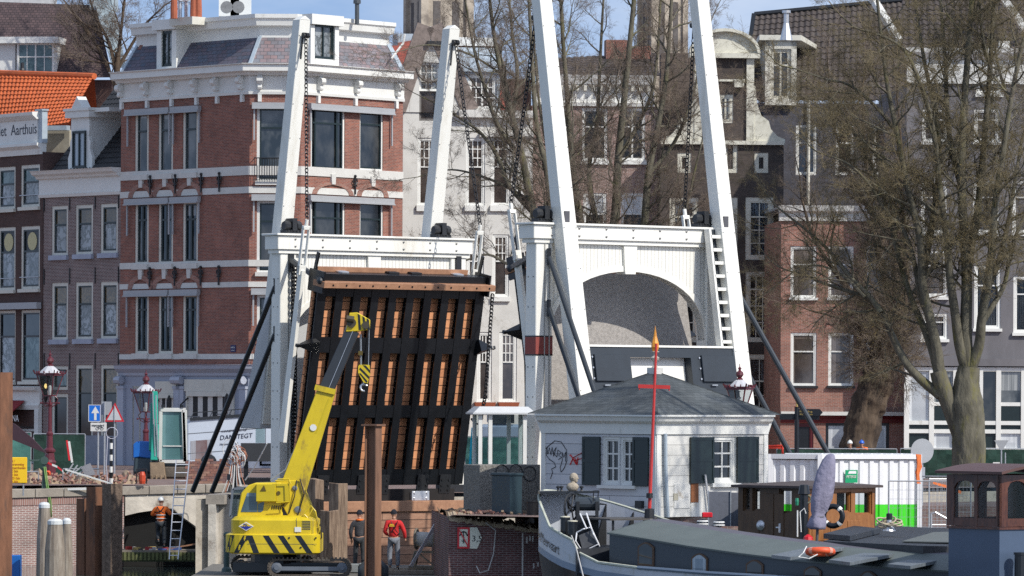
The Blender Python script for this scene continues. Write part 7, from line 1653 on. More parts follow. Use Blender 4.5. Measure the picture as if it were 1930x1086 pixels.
  b=MB();b.box(f, ua-.05, ub+.05, v0+.1, v0+.46, zb+.16, zt-.22);b.build('track_frame', GREY, tr)
  for uu in(ua, ub):b=MB();b.lathe(f.p(uu,v0+.12,(zt+zb)/2), [(r*.62,0),(r*.62,.36),(r*.3,.38),(r*.3,.42)], 14, f.v);b.build('sprocket', GREY, tr)
 b=MB();cu0, cu1=U(447), U(535);zc0, zc1=Z(974), Z(912)
 sh=[(U(447),zc0), (U(455),Z(930)), (U(468),Z(915)), (U(480),zc1+.02), (U(530),zc1+.05), (U(534),zc0)]
 b.fprism(f, sh, -1.3, .30);b.build('cab', YEL, B, bevel=.03)
 b=MB();b.fprism(f, [(U(455),Z(965)),(U(467),Z(929)),(U(486),Z(929)),(U(486),Z(965))], .30, .312);b.fprism(f, [(U(487),Z(965)),(U(487),Z(950)),(U(499),Z(945)),(U(497),Z(962)),(U(493),Z(965))], .30, .312);b.build('cab_window', glassy('crane_glass',(.03,.06,.08),(.16,.24,.30),.5,1.5), B)
 b=MB()
 for p, q in(((434,974),(439,922)), ((439,922),(463,920)), ((463,920),(450,972)), ((434,974),(450,974))):b.bar(f.p(U(p[0]),.1,Z(p[1])), f.p(U(q[0]),.1,Z(q[1])), .07, .07, f.v)
 b.build('door_frame', GREY, B);b=MB();b.fprism(f, [(U(435),Z(973)),(U(440),Z(923)),(U(461),Z(922)),(U(449),Z(973))], .09, .11);b.build('door_glass', clear_glass('cab_door_glass'), B)
 b=MB();b.fprism(f, [(U(510),Z(972)),(U(512),Z(945)),(U(540),Z(945)),(U(545),Z(972))], -.9, .2);b.build('machinery', BLACKP, B)
 b=MB();
 for i in range(6):b.tube([f.p(U(512+i*4),.22,Z(972)),f.p(U(514+i*4),.32,Z(955)),f.p(U(518+i*4),.2,Z(946))], .018, 5)
 b.build('hydraulic_hoses', mat('hose_black',(.03,.025,.02),.5), B)
 b=MB();b.box(f, U(484), U(521), -.3, .5, Z(945), Z(912));b.box(f, U(521), U(547), -.4, .42, Z(946), Z(911));b.build('boom_cylinder_housing', YELD, B, bevel=.015)
 b=MB();b.fprism(f, [(U(492),Z(925)),(U(503),Z(925)),(U(499),Z(914))], .50, .52);b.lathe(f.p(U(526),.43,Z(929)), [(.06,0),(.06,.01)], 10, f.v);b.build('warning_mark', mat('warning_dark',(.10,.07,.01),.5), B)
 b=MB();b.fprism(f, [(U(545),Z(974)),(U(528),Z(945)),(U(520),Z(905)),(U(568),Z(905)),(U(600),Z(980)),(U(606),Z(1005)),(U(560),Z(1005))], -.35, .25);b.build('boom_pedestal', YEL, B, bevel=.02)
 b=MB();
 for pts in([(520,906),(546,905),(548,945),(522,947)], ):b.tube([f.p(U(x),.55,Z(y))for x,y in pts], .018, 5)
 b.tube([f.p(U(524),.45,Z(903)),f.p(U(545),.45,Z(902)),f.p(U(549),.45,Z(912))], .02, 5);b.build('grab_rail', YEL, B)
 b=MB()
 R_=[(575,968), (588,952), (596,962), (604,998), (600,1008), (592,985), (575,968)]
 b.tube([f.p(U(x),.7,Z(y))for x,y in R_], .025, 6)
 for p, q in(((582,976),(592,956)), ((588,990),(599,975)), ((592,998),(602,992))):b.bar(f.p(U(p[0]),.7,Z(p[1])), f.p(U(q[0]),.7,Z(q[1])), .03, .04, f.v)
 b.build('ladder', YEL, B)
 b=MB();b.box(f, U(560), U(568), .86, .905, Z(1000), Z(992));
 b=MB();b.box(f, U(558), U(570), .845, .875, Z(1001), Z(992));b.build('white_label', WHITE, B)
 b=MB()
 for x in(561, 592):b.box(f, U(x), U(x)+.012, .855, .862, Z(1004), Z(975))
 b.box(f, U(470), U(600), .951, .956, Z(1024), Z(1023.4));b.bar(f.p(U(452),.24,Z(972)), f.p(U(534),.305,Z(973)), .02, .02)
 for i in range(6):b.box(f, U(572), U(588), .855, .866, Z(996-i*3), Z(995-i*3))
 b.build('panel_seams', mat('seam_dark',(.08,.09,.1),.5), B)
 b=MB()
 for x, y in((470,1015), (512,1018), (548,1012), (570,1030), (598,1012)):b.lathe(f.p(U(x),.955,Z(y)), [(.03,-.01),(.03,.015)], 6, f.v)
 b.build('bolt_heads', IRON, B)
 b=MB();b.tube([f.p(U(596),.5,Z(1000)),f.p(U(607),.7,Z(985)),f.p(U(608),.7,Z(1012)),f.p(U(600),.6,Z(1022))], .02, 5);b.tube([f.p(U(560),.27,Z(978)),f.p(U(574),.3,Z(930)),f.p(U(566),.3,Z(902))], .022, 5);b.tube([f.p(U(545),.27,Z(968)),f.p(U(556),.33,Z(935)),f.p(U(560),.26,Z(905))], .018, 5);b.build('hoses', mat('hose_black',(.03,.025,.02)), B)
 b=MB();b.lathe(f.p(U(562),.25,Z(960)), [(.10,0),(.10,.03),(.05,.04)], 12, f.v);b.lathe(f.p(U(556),.25,Z(920)), [(.08,0),(.08,.03),(.04,.05)], 12, f.v);b.build('pivot_pin', GREY, B)
 b=MB();b.bar(f.p(U(596,806)-.02,.20,Z(820,596)), f.p(U(622,745)-.02,.20,Z(752,622)), .02, .05);b.build('boom_cover_strip', YELD, B)
 b=MB();b.tube([f.p(U(438),.2,Z(918)),f.p(U(432),.35,Z(905)),f.p(U(432),.35,Z(900))], .015, 5);b.box(f, U(429), U(435), .3, .36, Z(905), Z(894));b.build('mirror', BLACKP, B)
 vb=.862;b=MB();b.m=WHITE;c=(U(467), Z(991));b.fprism(f, [(c[0]-.22,c[1]),(c[0],c[1]-.13),(c[0]+.22,c[1]),(c[0],c[1]+.13)], vb-.02, vb+.004)
 b.m=YEL;b.fprism(f, [(c[0]-.17,c[1]),(c[0]+.17,c[1]),(c[0],c[1]+.10)], vb+.004, vb+.008);b.m=mat('badge_blue', (.02,.03,.25), .4);b.fprism(f, [(c[0]-.19,c[1]-.002),(c[0],c[1]-.11),(c[0]+.19,c[1]-.002)], vb+.004, vb+.008);bd=b.build('badge', None, B)
 txt('PK', .115, f, c[0]-.08, vb+.010, c[1]+.0, mat('badge_blue',(.02,.03,.25)), 'lettering', bd)
 def sec(x0, y0, x1, y1, w0, w1, d0, d1, m, nm, v=-.05):
  p, q=Vector((U(x0,y0),Z(y0,x0))), Vector((U(x1,y1),Z(y1,x1)));t=(q-p).normalized();n=Vector((t.y,-t.x))
  b=MB();a0=[(p.x-n.x*w0/2,p.y-n.y*w0/2), (p.x+n.x*w0/2,p.y+n.y*w0/2)];a1=[(q.x-n.x*w1/2,q.y-n.y*w1/2), (q.x+n.x*w1/2,q.y+n.y*w1/2)]
  b.hexa([f.p(a0[0][0],v+d0/2,a0[0][1]),f.p(a0[1][0],v+d0/2,a0[1][1]),f.p(a0[1][0],v-d0/2,a0[1][1]),f.p(a0[0][0],v-d0/2,a0[0][1])], [f.p(a1[0][0],v+d1/2,a1[0][1]),f.p(a1[1][0],v+d1/2,a1[1][1]),f.p(a1[1][0],v-d1/2,a1[1][1]),f.p(a1[0][0],v-d1/2,a1[0][1])])
  return b.build(nm, m, B, bevel=.015)
 sec(548, 935, 616, 735, .78, .52, .55, .5, YEL, 'main_boom');sec(612, 742, 665, 622, .44, .40, .42, .40, mat('boom_black',(.030,.034,.040),.35,.1,2), 'boom_extension')
 sec(606, 737, 634, 742, .20, .20, .62, .62, YEL, 'boom_collar')if False else None
 b=MB();p0, p1=(594, 728), (632, 740);b.bar(f.p(U(*p0),-.05,Z(730,594)), f.p(U(*p1),-.05,Z(739,632)), .62, .16);b.build('boom_collar', YEL, B)
 b=MB();b.lathe(f.p(U(591,806),.23,Z(806,591)), [(.10,0),(.10,.01)], 10, f.v);b.build('round_label', WHITE, B)
 b=MB();b.bar(f.p(U(612,742)+.06,.175,Z(742,612)), f.p(U(665,622)+.02,.165,Z(622,665)), .012, .02, f.v);b.build('boom_seam', ALU, B)
 b=MB();b.fprism(f, [(U(650),Z(626,650)),(U(657),Z(590,657)),(U(672),Z(589,672)),(U(696),Z(603,696)),(U(695),Z(621,695)),(U(675),Z(625,675))], -.28, .18);b.build('boom_head', YEL, B, bevel=.02)
 b=MB()
 for x in(673, 682, 690):b.fprism(f, [(U(x),Z(591+(x-672)*.5,x)),(U(x+4),Z(594+(x-672)*.5,x)),(U(x+6),Z(622,x)),(U(x+2),Z(622,x))], .18, .19)
 b.build('head_stripes', BLACKP, B)
 b=MB();b.tube([f.p(U(652),.25,Z(600)),f.p(U(666),.25,Z(602))], .1, 10);b.lathe(f.p(U(661),.18,Z(608)), [(.14,0),(.14,.06)], 12, f.v);b.lathe(f.p(U(688),.18,Z(612)), [(.11,0),(.11,.05)], 12, f.v);b.build('sheave', mat('sheave_dark',(.06,.05,.03),.5), B)
 b=MB();b.tube([f.p(U(654),.1,Z(610)),f.p(U(600),.1,Z(745)),f.p(U(538),.2,Z(885)),f.p(U(510),.3,Z(905))], .014, 4)
 for xa, xb, ya, yb in((677,678,630,688), (679,680,630,688), (694,693,622,690)):b.tube([f.p(U(xa),.0,Z(ya,xa)),f.p(U(xb),.0,Z(yb,xb))], .012, 4)
 b.build('cable', STEEL, B)
 b=MB();b.box(f, U(674), U(682), -.06, .06, Z(669), Z(661));b.build('limit_weight', mat('warning_dark',(.1,.07,.01)), B)
 h=MB();h.m=YEL;h.fprism(f, [(U(674),Z(690)),(U(676),Z(687)),(U(695),Z(687)),(U(697),Z(703)),(U(692),Z(722)),(U(684),Z(720)),(U(674),Z(702))], -.10, .10)
 h.m=BLACKP;h.fprism(f, [(U(683),Z(688)),(U(688),Z(688)),(U(697),Z(698)),(U(697),Z(703))], .10, .108);h.fprism(f, [(U(676),Z(695)),(U(678),Z(692)),(U(696),Z(710)),(U(695),Z(714))], .10, .108);h.fprism(f, [(U(676),Z(703)),(U(679),Z(703)),(U(692),Z(718)),(U(690),Z(721))], .10, .108)
 hb=h.build('hook_block', None, B)
 h=MB();h.smooth=True;c=f.p(U(685), .0, Z(730));h.torus(c, .10, .032, f.v, 14, 7, a0=-2.6, a1=1.8, up=(0,0,1));h.tube([f.p(U(685),0,Z(720)),f.p(U(684),0,Z(726))], .035, 6);h.build('hook', ALU, hb)
crane()
def hbeam(px, Y, ytop, zb, w, label, group=None, m=RUST, ang=25, lean=0):
 p=at(px, HY, Y);f=Fr(o=p, ang=ang);zt=at(px, ytop, Y).z;b=MB();t=.03
 b.box(f, -w/2, w/2, -w/2, -w/2+t, zb, zt);b.box(f, -w/2, w/2, w/2-t, w/2, zb, zt);b.box(f, -t/2, t/2, -w/2+t, w/2-t, zb, zt)
 o=b.build('steel_beam', m, None, loc=(p.x,p.y,zb));tag(o, label, 'steel beam', group);return o, f, zt
RUSTB=mat('rust_brown_beam', (.20,.105,.065), .7, .3, 3, streak=5, bump=.2)
o, f, zt=hbeam(704, 146.5, 803, .3, .36, 'tall rust-brown H beam standing upright between the two men in front of the leaf', m=RUSTB, ang=62)
b=MB();b.box(f, -.26, .26, -.26, .26, zt, zt+.05);b.build('top_plate', RUSTB, o)
o, f, zt=hbeam(4, 150, 702, -.5, .45, 'tall rusty H beam left of the yellow notice board', m=RUST, ang=40)
for x0, x1, yt, Y, lab in((578,612,903,156,'square weathered timber pile just right of the crane boom'), (620,657,911,155.4,'square timber pile beside the timber quay wall, rightmost of the three'), (604,640,963,152.5,'shorter dark-fronted timber pile in front of the two taller ones')):
 p=at((x0+x1)/2, HY, Y);w=(x1-x0)/F*Y;f=Fr(o=p, ang=-40);s_=w/1.41;zt=at(x0, yt, Y).z;b=MB();r=random.Random(x0)
 b.hexa([f.p(-s_/2,-s_/2,-.5),f.p(s_/2,-s_/2,-.5),f.p(s_/2,s_/2,-.5),f.p(-s_/2,s_/2,-.5)], [f.p(-s_/2,-s_/2,zt+r.uniform(-.05,.05)),f.p(s_/2,-s_/2,zt+r.uniform(-.05,.05)),f.p(s_/2,s_/2,zt),f.p(-s_/2,s_/2,zt+.03)])
 o=b.build('timber_pile', wood('pile_brown',(.10,.065,.045),(.33,.24,.17),.9,(3,3,.4)), None, loc=(p.x,p.y,-.5), bevel=.02);tag(o, lab, 'pile', 'square timber piles by the crane')
for x0, x1, yt, Y, lab, m in((157,180,940,168,'rusty steel sheet pile, leftmost and lowest of the quay sheet piles',RUST), (176,207,918,167,'rusty orange-brown steel sheet pile in front of the brick quay wall',RUST), (206,236,912,166.4,'crusted grey-brown steel sheet pile beside the dark tunnel mouth',mat('crusted_steel',(.14,.10,.075),.95,.55,9,bump=.8,bscale=30))):
 f=Fr((x0+x1)/2, Y, 35);w=(x1-x0)/F*Y;zt=at(x0, yt, Y).z;b=MB();t=.04
 pts=[(-w*.62,-.35), (-w*.42,.0), (w*.42,.0), (w*.62,-.35)]
 for(a, c), (d, e)in zip(pts, pts[1:]):b.hexa([f.p(a,c,-.5),f.p(d,e,-.5),f.p(d,e-t,-.5),f.p(a,c-t,-.5)], [f.p(a,c,zt),f.p(d,e,zt),f.p(d,e-t,zt),f.p(a,c-t,zt)])
 o=b.build('sheet_pile', m, None, loc=f.p(0,0,-.5));tag(o, lab, 'sheet pile', 'steel sheet piles at the left quay')
for x0, x1, yt, Y, lab in((72,97,949,160,'grey mooring post with white cap, leftmost and tallest of the three'), (88,122,980,157,'thick grey mooring post with white cap at the front of the group'), (117,137,979,158.2,'thin cracked mooring post with white cap, rightmost of the three')):
 p=at((x0+x1)/2, HY, Y);r_=(x1-x0)/F*Y/2;zt=at(x0, yt+8, Y).z;b=MB();b.m=OLDWOOD;b.smooth=False
 b.lathe((p.x,p.y,-.8), [(r_*1.25,0),(r_*1.12,zt*.6+.8),(r_*.82,zt+.8)], 14);o=thing('mooring_post', lab, 'mooring post', (p.x,p.y,-.8), 'white-capped mooring posts');b.build('post', OLDWOOD, o)
 b=MB();b.lathe((p.x,p.y,zt), [(r_*.86,-.01),(r_*.86,.10),(r_*.6,.16),(.02,.18)], 14);b.build('cap', mat('white_cap',(.60,.62,.62),.6,.08,5), o)
f=Fr(0, 158, 0);b=MB();b.box(f, f.U(-30), f.U(18,1060), -1, 0, -.3, f.Z(10,1047));b.box(f, f.U(18,1060)+.005, f.U(37,1060), -.7, -.05, -.3, f.Z(10,1047));o=b.build('container_tank', mat('blue_plastic',(.01,.12,.42),.4,.08,3), None, loc=f.p(-.5,-.5,-.3), bevel=.02);tag(o, 'bright blue tank at the bottom left corner below the quay', 'tank')
def platform():
 f=Fr(o=qf.p(qf.U(236,1060),1.5,0), ang=4);u1=f.U(412, 1062);z=.52;o=thing('work_platform', 'mossy timber work platform under the tunnel mouth with tools lying on it', 'platform', tuple(f.p(2,0,z-.4)))
 b=MB();b.box(f, -1.2, u1, -1.4, 0, z, z+.07);b.build('deck', mat('grey_deck_boards',(.22,.19,.15),.9,.3,6), o)
 b=MB();n=30
 for i in range(n):u=-1.2+(u1+1.2)*i/n;b.box(f, u+.02, u+(u1+1.2)/n-.02, -.05, .03, z-.28, z-.002)
 b.build('fender_boards', mat('mossy_green',(.12,.13,.05),.9,.35,6), o)
 b=MB();b.box(f, -1.2, u1, -.06, -.02, z-.33, z-.02);b.build('edge_beam', mat('mossy_dark',(.05,.06,.03),.9), o)
 r=random.Random(11);L_=[(.3,.02,.02), (.05,.1,.3), (.4,.3,.1), (.5,.5,.5), (.03,.03,.03)]
 for i in range(14):
  u=r.uniform(-.2, u1-.3);b=MB();b.box(Fr(o=f.p(u,-r.uniform(.1,1),0),ang=r.uniform(-60,60)), -.1, r.uniform(.05,.25), -.05, .05, z+.071, z+.071+r.uniform(.03,.12));t=b.build('tool', mat('tool_colour_%d'%(i%5),L_[i%5],.5), None, loc=f.p(u,-.5,z+.07));tag(t, 'small tool or scrap piece lying on the mossy platform', 'tool', 'tools scattered on the work platform')
 b=MB();b.bar(f.p(f.U(316,1058),-.1,z+.12), f.p(f.U(424,1015),.3,f.Z(424,1016)), .16, .05);t=b.build('plank', TIMB, None, loc=f.p(f.U(316,1058),0,z+.1));tag(t, 'long reddish plank sloping up from the work platform to the crane', 'plank')
platform()
def ladder():
 a0, a1=at(324, 1052, 173.6), at(343, 868, 175.6);w=.42;o=thing('ladder', 'long aluminium ladder leaning on the quay edge above the tunnel mouth', 'ladder', tuple(a0));d=Vector((1,.15,0)).normalized()
 p=[at(320,1055,173.6), at(332,868,175.4)], [at(331,1054,173.7), at(354,865,175.5)]
 a, c=at(319, 1055, 173.4), at(332, 868, 175.2);e, g=a+d*.30, c+d*.46
 b=MB();b.bar(a, c, .03, .07);b.bar(e, g, .03, .07);b.build('rail', ALU, o)
 n=12
 b=MB()
 for i in range(n):t=(i+.5)/n;b.tube([a.lerp(c,t),e.lerp(g,t)], .02, 6)
 b.build('rungs', ALU, o)
ladder()
def winch():
 f=Fr(810, 149.6, -12);B=thing('cable_winch', 'grey cable winch drum wound with white rope on a rusty angle-iron stand', 'winch', tuple(f.p(0,0,.9)))
 c0, c1=f.p(f.U(785,1016), 0, f.Z(785,1016)), f.p(f.U(822,1018), 0, f.Z(822,1018));b=MB();b.smooth=True;b.tube([c0,c1], .22, 18);b.build('rope_drum', mat('grey_rope',(.4,.4,.4)), B)
 WG=mat('winch_grey_brown', (.16,.14,.11), .7, .3, 5)
 for c in(c0, c1):
  b=MB();b.torus(c, .29, .035, f.u, 22, 6, up=(0,0,1))
  for i in range(6):a=pi*i/3;b.tube([c,c+Vector((0,0,1))*cos(a)*.28+f.v*sin(a)*.28], .02, 4)
  b.lathe(c-f.u*.03, [(.12,0),(.12,.06)], 10, f.u);b.build('drum_flange', WG, B)
 b=MB();z0=.9
 for u, v in((-.5,.25), (-.5,-.3), (.35,.25), (.35,-.3)):b.bar(f.p(u,v,z0), f.p(u*.75,v*.8,f.Z(800,1040)), .06, .06)
 b.bar(f.p(-.55,.25,z0+.03), f.p(.6,.25,z0+.03), .07, .07);b.bar(f.p(-.4,.22,f.Z(800,1040)), f.p(.35,.22,f.Z(800,1040)), .07, .07);b.bar(f.p(.3,.26,z0), f.p(-.3,.26,f.Z(800,1040)), .04, .04);b.lathe(f.p(.38,.0,f.Z(810,1022)), [(.16,0),(.16,.1),(.08,.12),(.08,.25)], 12, f.u);b.build('stand', WG, B)
 b=MB();b.bar(at(774,1068,148.9), at(823,985,149.2), .035, .09);o=b.build('alu_strip', ALU, None, loc=at(774,1068,148.9));tag(o, 'pale metal strip leaning diagonally against the winch', 'metal strip')
winch()
MAROON=mat('maroon_cast_iron', (.10,.018,.026), .35, .15, 6)
LG=clear_glass('lantern_pane', (.85,.88,.9))
def street_lamp(p, label, h=4.85, crown=1.0):
 """classic city lantern: fluted post, four tapering panes, crown and finial"""
 B=thing('street_lamp', label, 'street lamp', tuple(p), 'crowned maroon street lanterns');x, y, z=p;k=crown;zl=z+h-1.75*k
 b=MB();b.lathe((x,y,z), [(.30,0),(.30,.10),(.24,.14),(.22,.55),(.26,.60),(.20,.70),(.17,.95),(.22,1.0),(.22,1.07),(.13,1.15),(.11,1.6),(.13,1.64),(.13,1.70),(.085,1.76),(.065,h-2.15*k),(.10,h-2.12*k),(.10,h-2.05*k),(.05,h-2.0*k),(.05,h-1.75*k)], 12);b.build('post', MAROON, B)
 b=MB();b.tube([(x-.32*k,y,zl-.28*k),(x+.32*k,y,zl-.28*k)], .025, 6)
 for s_ in(-1, 1):
  b.sphere((x+s_*.34*k,y,zl-.28*k), .04, 6, 4);b.tube([(x+s_*.03,y,zl-.45*k),(x+s_*.22*k,y,zl-.34*k),(x+s_*.30*k,y,zl-.12*k),(x+s_*.17*k,y,zl+.0)], .018, 5)
  b.tube([(x,y+s_*.03,zl-.45*k),(x,y+s_*.2*k,zl-.2*k),(x,y+s_*.17*k,zl)], .018, 5)
 b.build('scroll_bracket', MAROON, B)
 rb, rt, hh=.20*k, .43*k, .78*k;b=MB();r45=lambda r:[(x+r*cos(a),y+r*sin(a))for a in(R(20)+pi/2*i for i in range(4))]
 lo, hi=r45(rb*1.2), r45(rt*1.2)
 for i in range(4):
  b.bar((*lo[i],zl), (*hi[i],zl+hh), .035, .035);j=(i+1)%4;b.bar((*lo[i],zl), (*lo[j],zl), .04, .04);b.bar((*hi[i],zl+hh), (*hi[j],zl+hh), .06, .07)
 e2=r45(rt*1.35)
 for i in range(4):
  j=(i+1)%4;a, c=Vector((*e2[i],zl+hh+.04)), Vector((*e2[j],zl+hh+.04));b.bar(a, c, .03, .05)
  for q in range(5):p_=a.lerp(c, q/4);o_=(p_-Vector((x,y,p_.z))).normalized();b.bar(p_, p_+Vector((0,0,.13*k if q in(0,4)else .09*k))+o_*.06, .03, .05)
 b.build('lantern_frame', MAROON, B)
 g=MB()
 for i in range(4):j=(i+1)%4;g.face([(*lo[i],zl),(*lo[j],zl),(*hi[j],zl+hh),(*hi[i],zl+hh)])
 g.build('lantern_glass', LG, B)
 b=MB();b.lathe((x,y,zl+hh+.03), [(rt*1.05,0),(rt*.85,.10*k),(rt*.5,.24*k),(rt*.28,.30*k)], 8, a0=R(20));b.build('dome', mat('dome_glass_grey',(.50,.50,.52),.3,.1,4), B)
 b=MB();b.lathe((x,y,zl+hh+.31*k), [(.13*k,0),(.13*k,.06*k),(.07*k,.09*k),(.15*k,.20*k),(.13*k,.30*k),(.05*k,.36*k),(.05*k,.42*k),(.08*k,.44*k),(.02*k,.50*k),(.012,.62*k)], 10);b.build('crown_finial', MAROON, B)
 b=MB();b.lathe((x,y,zl+.02), [(.05,0),(.06,.1),(.06,.32),(.03,.36)], 8);b.build('bulb', WHITE, B)
p=at(94, HY, 190);p.z=GZ;street_lamp(p, 'maroon crowned street lantern at left, behind the yellow notice board', 4.85, 1.0)
p=at(275, HY, 205);p.z=GZ;street_lamp(p, 'maroon crowned street lantern beside the green excavator arm', 4.2, 1.0)
p=at(1394, HY, 150);p.z=GZ-.15;street_lamp(p, 'maroon crowned street lantern rising behind the right side of the hut roof', 4.35, .80)
def sign_post():
 SB=mat('sign_blue', (.01,.16,.62), .4, .03);p=at(193, HY, 186);p.z=GZ-.05;f=Fr(o=p, ang=-8);Z=lambda y:f.Z(185, y)
 B=thing('road_sign', 'blue one-way sign with white arrow above a small bicycle plate on grey posts', 'road sign', tuple(p))
 for u, top in((-.16,792), (.08,757)):
  b=MB();b.tube([f.p(u,-.04,p.z),f.p(u,-.04,Z(top))], .035, 8);b.build('post', STEEL, B)
 u0, u1=f.U(167, 778), f.U(190, 778);z0, z1=Z(795), Z(763);b=MB();b.box(f, u0, u1, .0, .03, z0, z1);pl=b.build('plate', SB, B)
 b=MB();b.m=WHITE;um=f.U(180, 778);b.fprism(f, [(um-.045,z0+.06),(um+.045,z0+.06),(um+.045,(z0+z1)/2-.0),(um+.15,(z0+z1)/2-.0),(um,z1-.06),(um-.15,(z0+z1)/2),(um-.045,(z0+z1)/2)], .03, .036)
 for(a, c, d, e)in((u0,u1,z1-.02,z1), (u0,u1,z0,z0+.02), (u0,u0+.02,z0+.02,z1-.02), (u1-.02,u1,z0+.02,z1-.02)):b.box(f, a, c, .03, .034, d, e)
 b.build('arrow', None, pl)
 b=MB();z2, z3=Z(813), Z(797);b.box(f, f.U(171,800), f.U(201,800), .0, .025, z2, z3);pl=b.build('sub_plate', WHITE, B)
 txt('uitgezonderd', .11, f, f.U(173,800), .026, z3-.13, BLACKP, 'lettering', pl, sx=.8)
 b=MB();c=f.U(188, 808);zz=z2+.10
 for s_ in(-1, 1):b.torus(f.p(c+s_*.085,.03,zz), .055, .008, f.v, 12, 4, up=(0,0,1))
 b.tube([f.p(c-.085,.03,zz),f.p(c-.03,.03,zz+.08),f.p(c+.06,.03,zz+.08),f.p(c,.03,zz),f.p(c-.03,.03,zz+.08)], .008, 4);b.tube([f.p(c+.085,.03,zz),f.p(c+.05,.03,zz+.12)], .008, 4);b.build('bicycle_symbol', BLACKP, pl)
 b=MB();b.box(f, f.U(190,770), f.U(209,770), -.13, -.10, Z(782), Z(757));b.build('rear_sign_plate', mat('sign_back_grey',(.34,.36,.38),.5,.05), B)
 p2=at(216, HY, 184);p2.z=GZ-.05;f2=Fr(o=p2, ang=-5);Z2=lambda y:f2.Z(216, y)
 B2=thing('road_sign', 'triangular red-edged warning sign with pale face on a thin grey pole', 'road sign', tuple(p2));b=MB();b.tube([f2.p(0,-.05,p2.z),f2.p(0,-.05,Z2(762))], .03, 8);b.build('post', STEEL, B2)
 def tri(s_, m, v, nm):
  zc=Z2(783.5);b=MB();hw=(f2.U(235,795)-f2.U(198,795))/2*s_;hu, hd=(Z2(759)-zc)*s_, (zc-Z2(795))*s_;b.fprism(f2, [(-hw,zc-hd),(hw,zc-hd),(.02,zc+hu)], v-.012, v);return b.build(nm, m, B2, bevel=0)
 tri(1, mat('sign_red',(.55,.02,.03)), .02, 'border');tri(.74, mat('sign_pale',(.52,.54,.55),.5), .026, 'face')
 b=MB();b.tube([f2.p(0,.04,Z2(795)),f2.p(0,.04,Z2(764))], .014, 5);b.build('glare_line', STEEL, B2)
 p3=at(210, HY, 178);p3.z=GZ-.2;zt=at(210, 824, 178).z;B3=thing('striped_pole', 'black and white banded marker pole standing on the quay by the sheet piles', 'pole', tuple(p3));n=9
 for i in range(n):
  b=MB();b.lathe((p3.x,p3.y,p3.z+(zt-p3.z)*i/n), [(.055 if i else .10,0),(.055 if i>2 else .09,(zt-p3.z)/n)], 10);b.build('band', BLACKP if i%2==0 else WHITE, B3)
 b=MB();b.torus(p3+Vector((.03,-.08,2.0)), .2, .012, (0,1,.1), 14, 4);b.tube([p3+Vector((-.12,-.1,1.9)),p3+Vector((-.16,-.1,.9)),p3+Vector((-.1,-.1,.0))], .014, 4);b.build('cable_loop', mat('pale_cable',(.5,.5,.58),.6), B3)
sign_post()
def yellow_board():
 f=Fr(30, 172.5, 10);u0, u1=f.U(6, 885), f.U(51, 885);z0, z1=f.Z(28, 911), f.Z(28, 862);B=thing('notice_board', 'yellow shipping notice board with orange Dutch lettering at the left edge', 'notice board', tuple(f.p(0,-.05,GZ-.2)))
 b=MB();b.box(f, u0, u1, .0, .04, z0, z1);pl=b.build('plate', mat('board_yellow',(.80,.50,.01),.45,.03), B, bevel=.02);OT=mat('lettering_orange', (.45,.14,.01), .5)
 for i, s_ in enumerate(('wacht /','vlag stremming','werkzaamheden','14-02 06h','21-02 06h','- 07-03 06h','13-03 06h')):txt(s_, .125, f, u0+.10, .042, z1-.16-i*.118, OT, 'lettering', pl, sx=.8)
 for u in(u0+.12, u1-.12):b=MB();b.tube([f.p(u,-.03,GZ-.3),f.p(u,-.03,z1)], .03, 6);b.build('post', STEEL, B)
yellow_board()
GMESH=mat('dark_green_mesh', (.010,.040,.028), .85, .3, 3, bump=.8, bscale=5);TMESH=mat('teal_mesh', (.05,.16,.135), .85, .15, 3, bump=.6, bscale=5)
def fence(x0, x1, Y, ybot, ytop, label, mesh, posts=2, wires=True, ang=0, z0=None, sag=0, group='temporary building-site fences'):
 f=Fr(x0, Y, ang);u1=f.U(x1, 850);xm=(x0+x1)/2;zt=f.Z(xm, ytop);zb=f.Z(xm, ybot)if z0 is None else z0
 B=thing('site_fence', label, 'fence', tuple(f.p(u1/2,0,zb)), group);b=MB()
 for i in range(posts+1):
  u=u1*i/posts
  for d in((-.04,.04)if 0<i<posts else(0,)):b.tube([f.p(u+d,0,zb),f.p(u+d,0,zt)], .024, 6)
 b.tube([f.p(0,0,zt),f.p(u1,0,zt)], .022, 6);b.tube([f.p(0,0,zb+.12),f.p(u1,0,zb+.12)], .022, 6);b.build('frame', STEEL, B)
 if wires:
  b=MB();n=int(u1/.12)
  for i in range(n):u=u1*i/n;b.bar(f.p(u,0,zb+.12), f.p(u,0,zt), .008, .008)
  for k in range(1, 6):z=zb+(zt-zb)*k/6;b.bar(f.p(0,0,z), f.p(u1,0,z), .009, .009)
  b.build('wire_mesh', STEEL, B)
 if mesh:
  b=MB();b.smooth=True;nx, nz=max(4, int(u1*3)), 6;r=random.Random(int(x0));V={}
  for i in range(nx+1):
   for j in range(nz+1):V[i, j]=f.p(u1*i/nx, .04+.06*sin(i*1.7+j*.9)*r.random()+.02, zb+.05+(zt-zb-.08-sag*sin(pi*i/nx))*j/nz)
  for i in range(nx):
   for j in range(nz):b.face([V[i,j],V[i+1,j],V[i+1,j+1],V[i,j+1]])
  b.build('cloth', mesh, B)
 return B
fence(64, 160, 196, 906, 818, 'site fence hung with dark green cloth behind the left lantern', GMESH, 1, wires=False, z0=GZ)
fence(-30, 58, 198, 906, 815, 'site fence with pale teal netting behind the yellow notice board', TMESH, 2, z0=GZ)
fence(878, 1015, 214, 890, 823, 'site fence with teal netting seen between the two bridge leaves', TMESH, 2, z0=GZ)
fence(1465, 1690, 196, 905, 846, 'galvanised site fence running behind the white container', GMESH, 3, z0=GZ)
fence(1698, 1800, 199, 905, 846, 'site fence with green netting between the container and the big tree', GMESH, 2, z0=GZ)
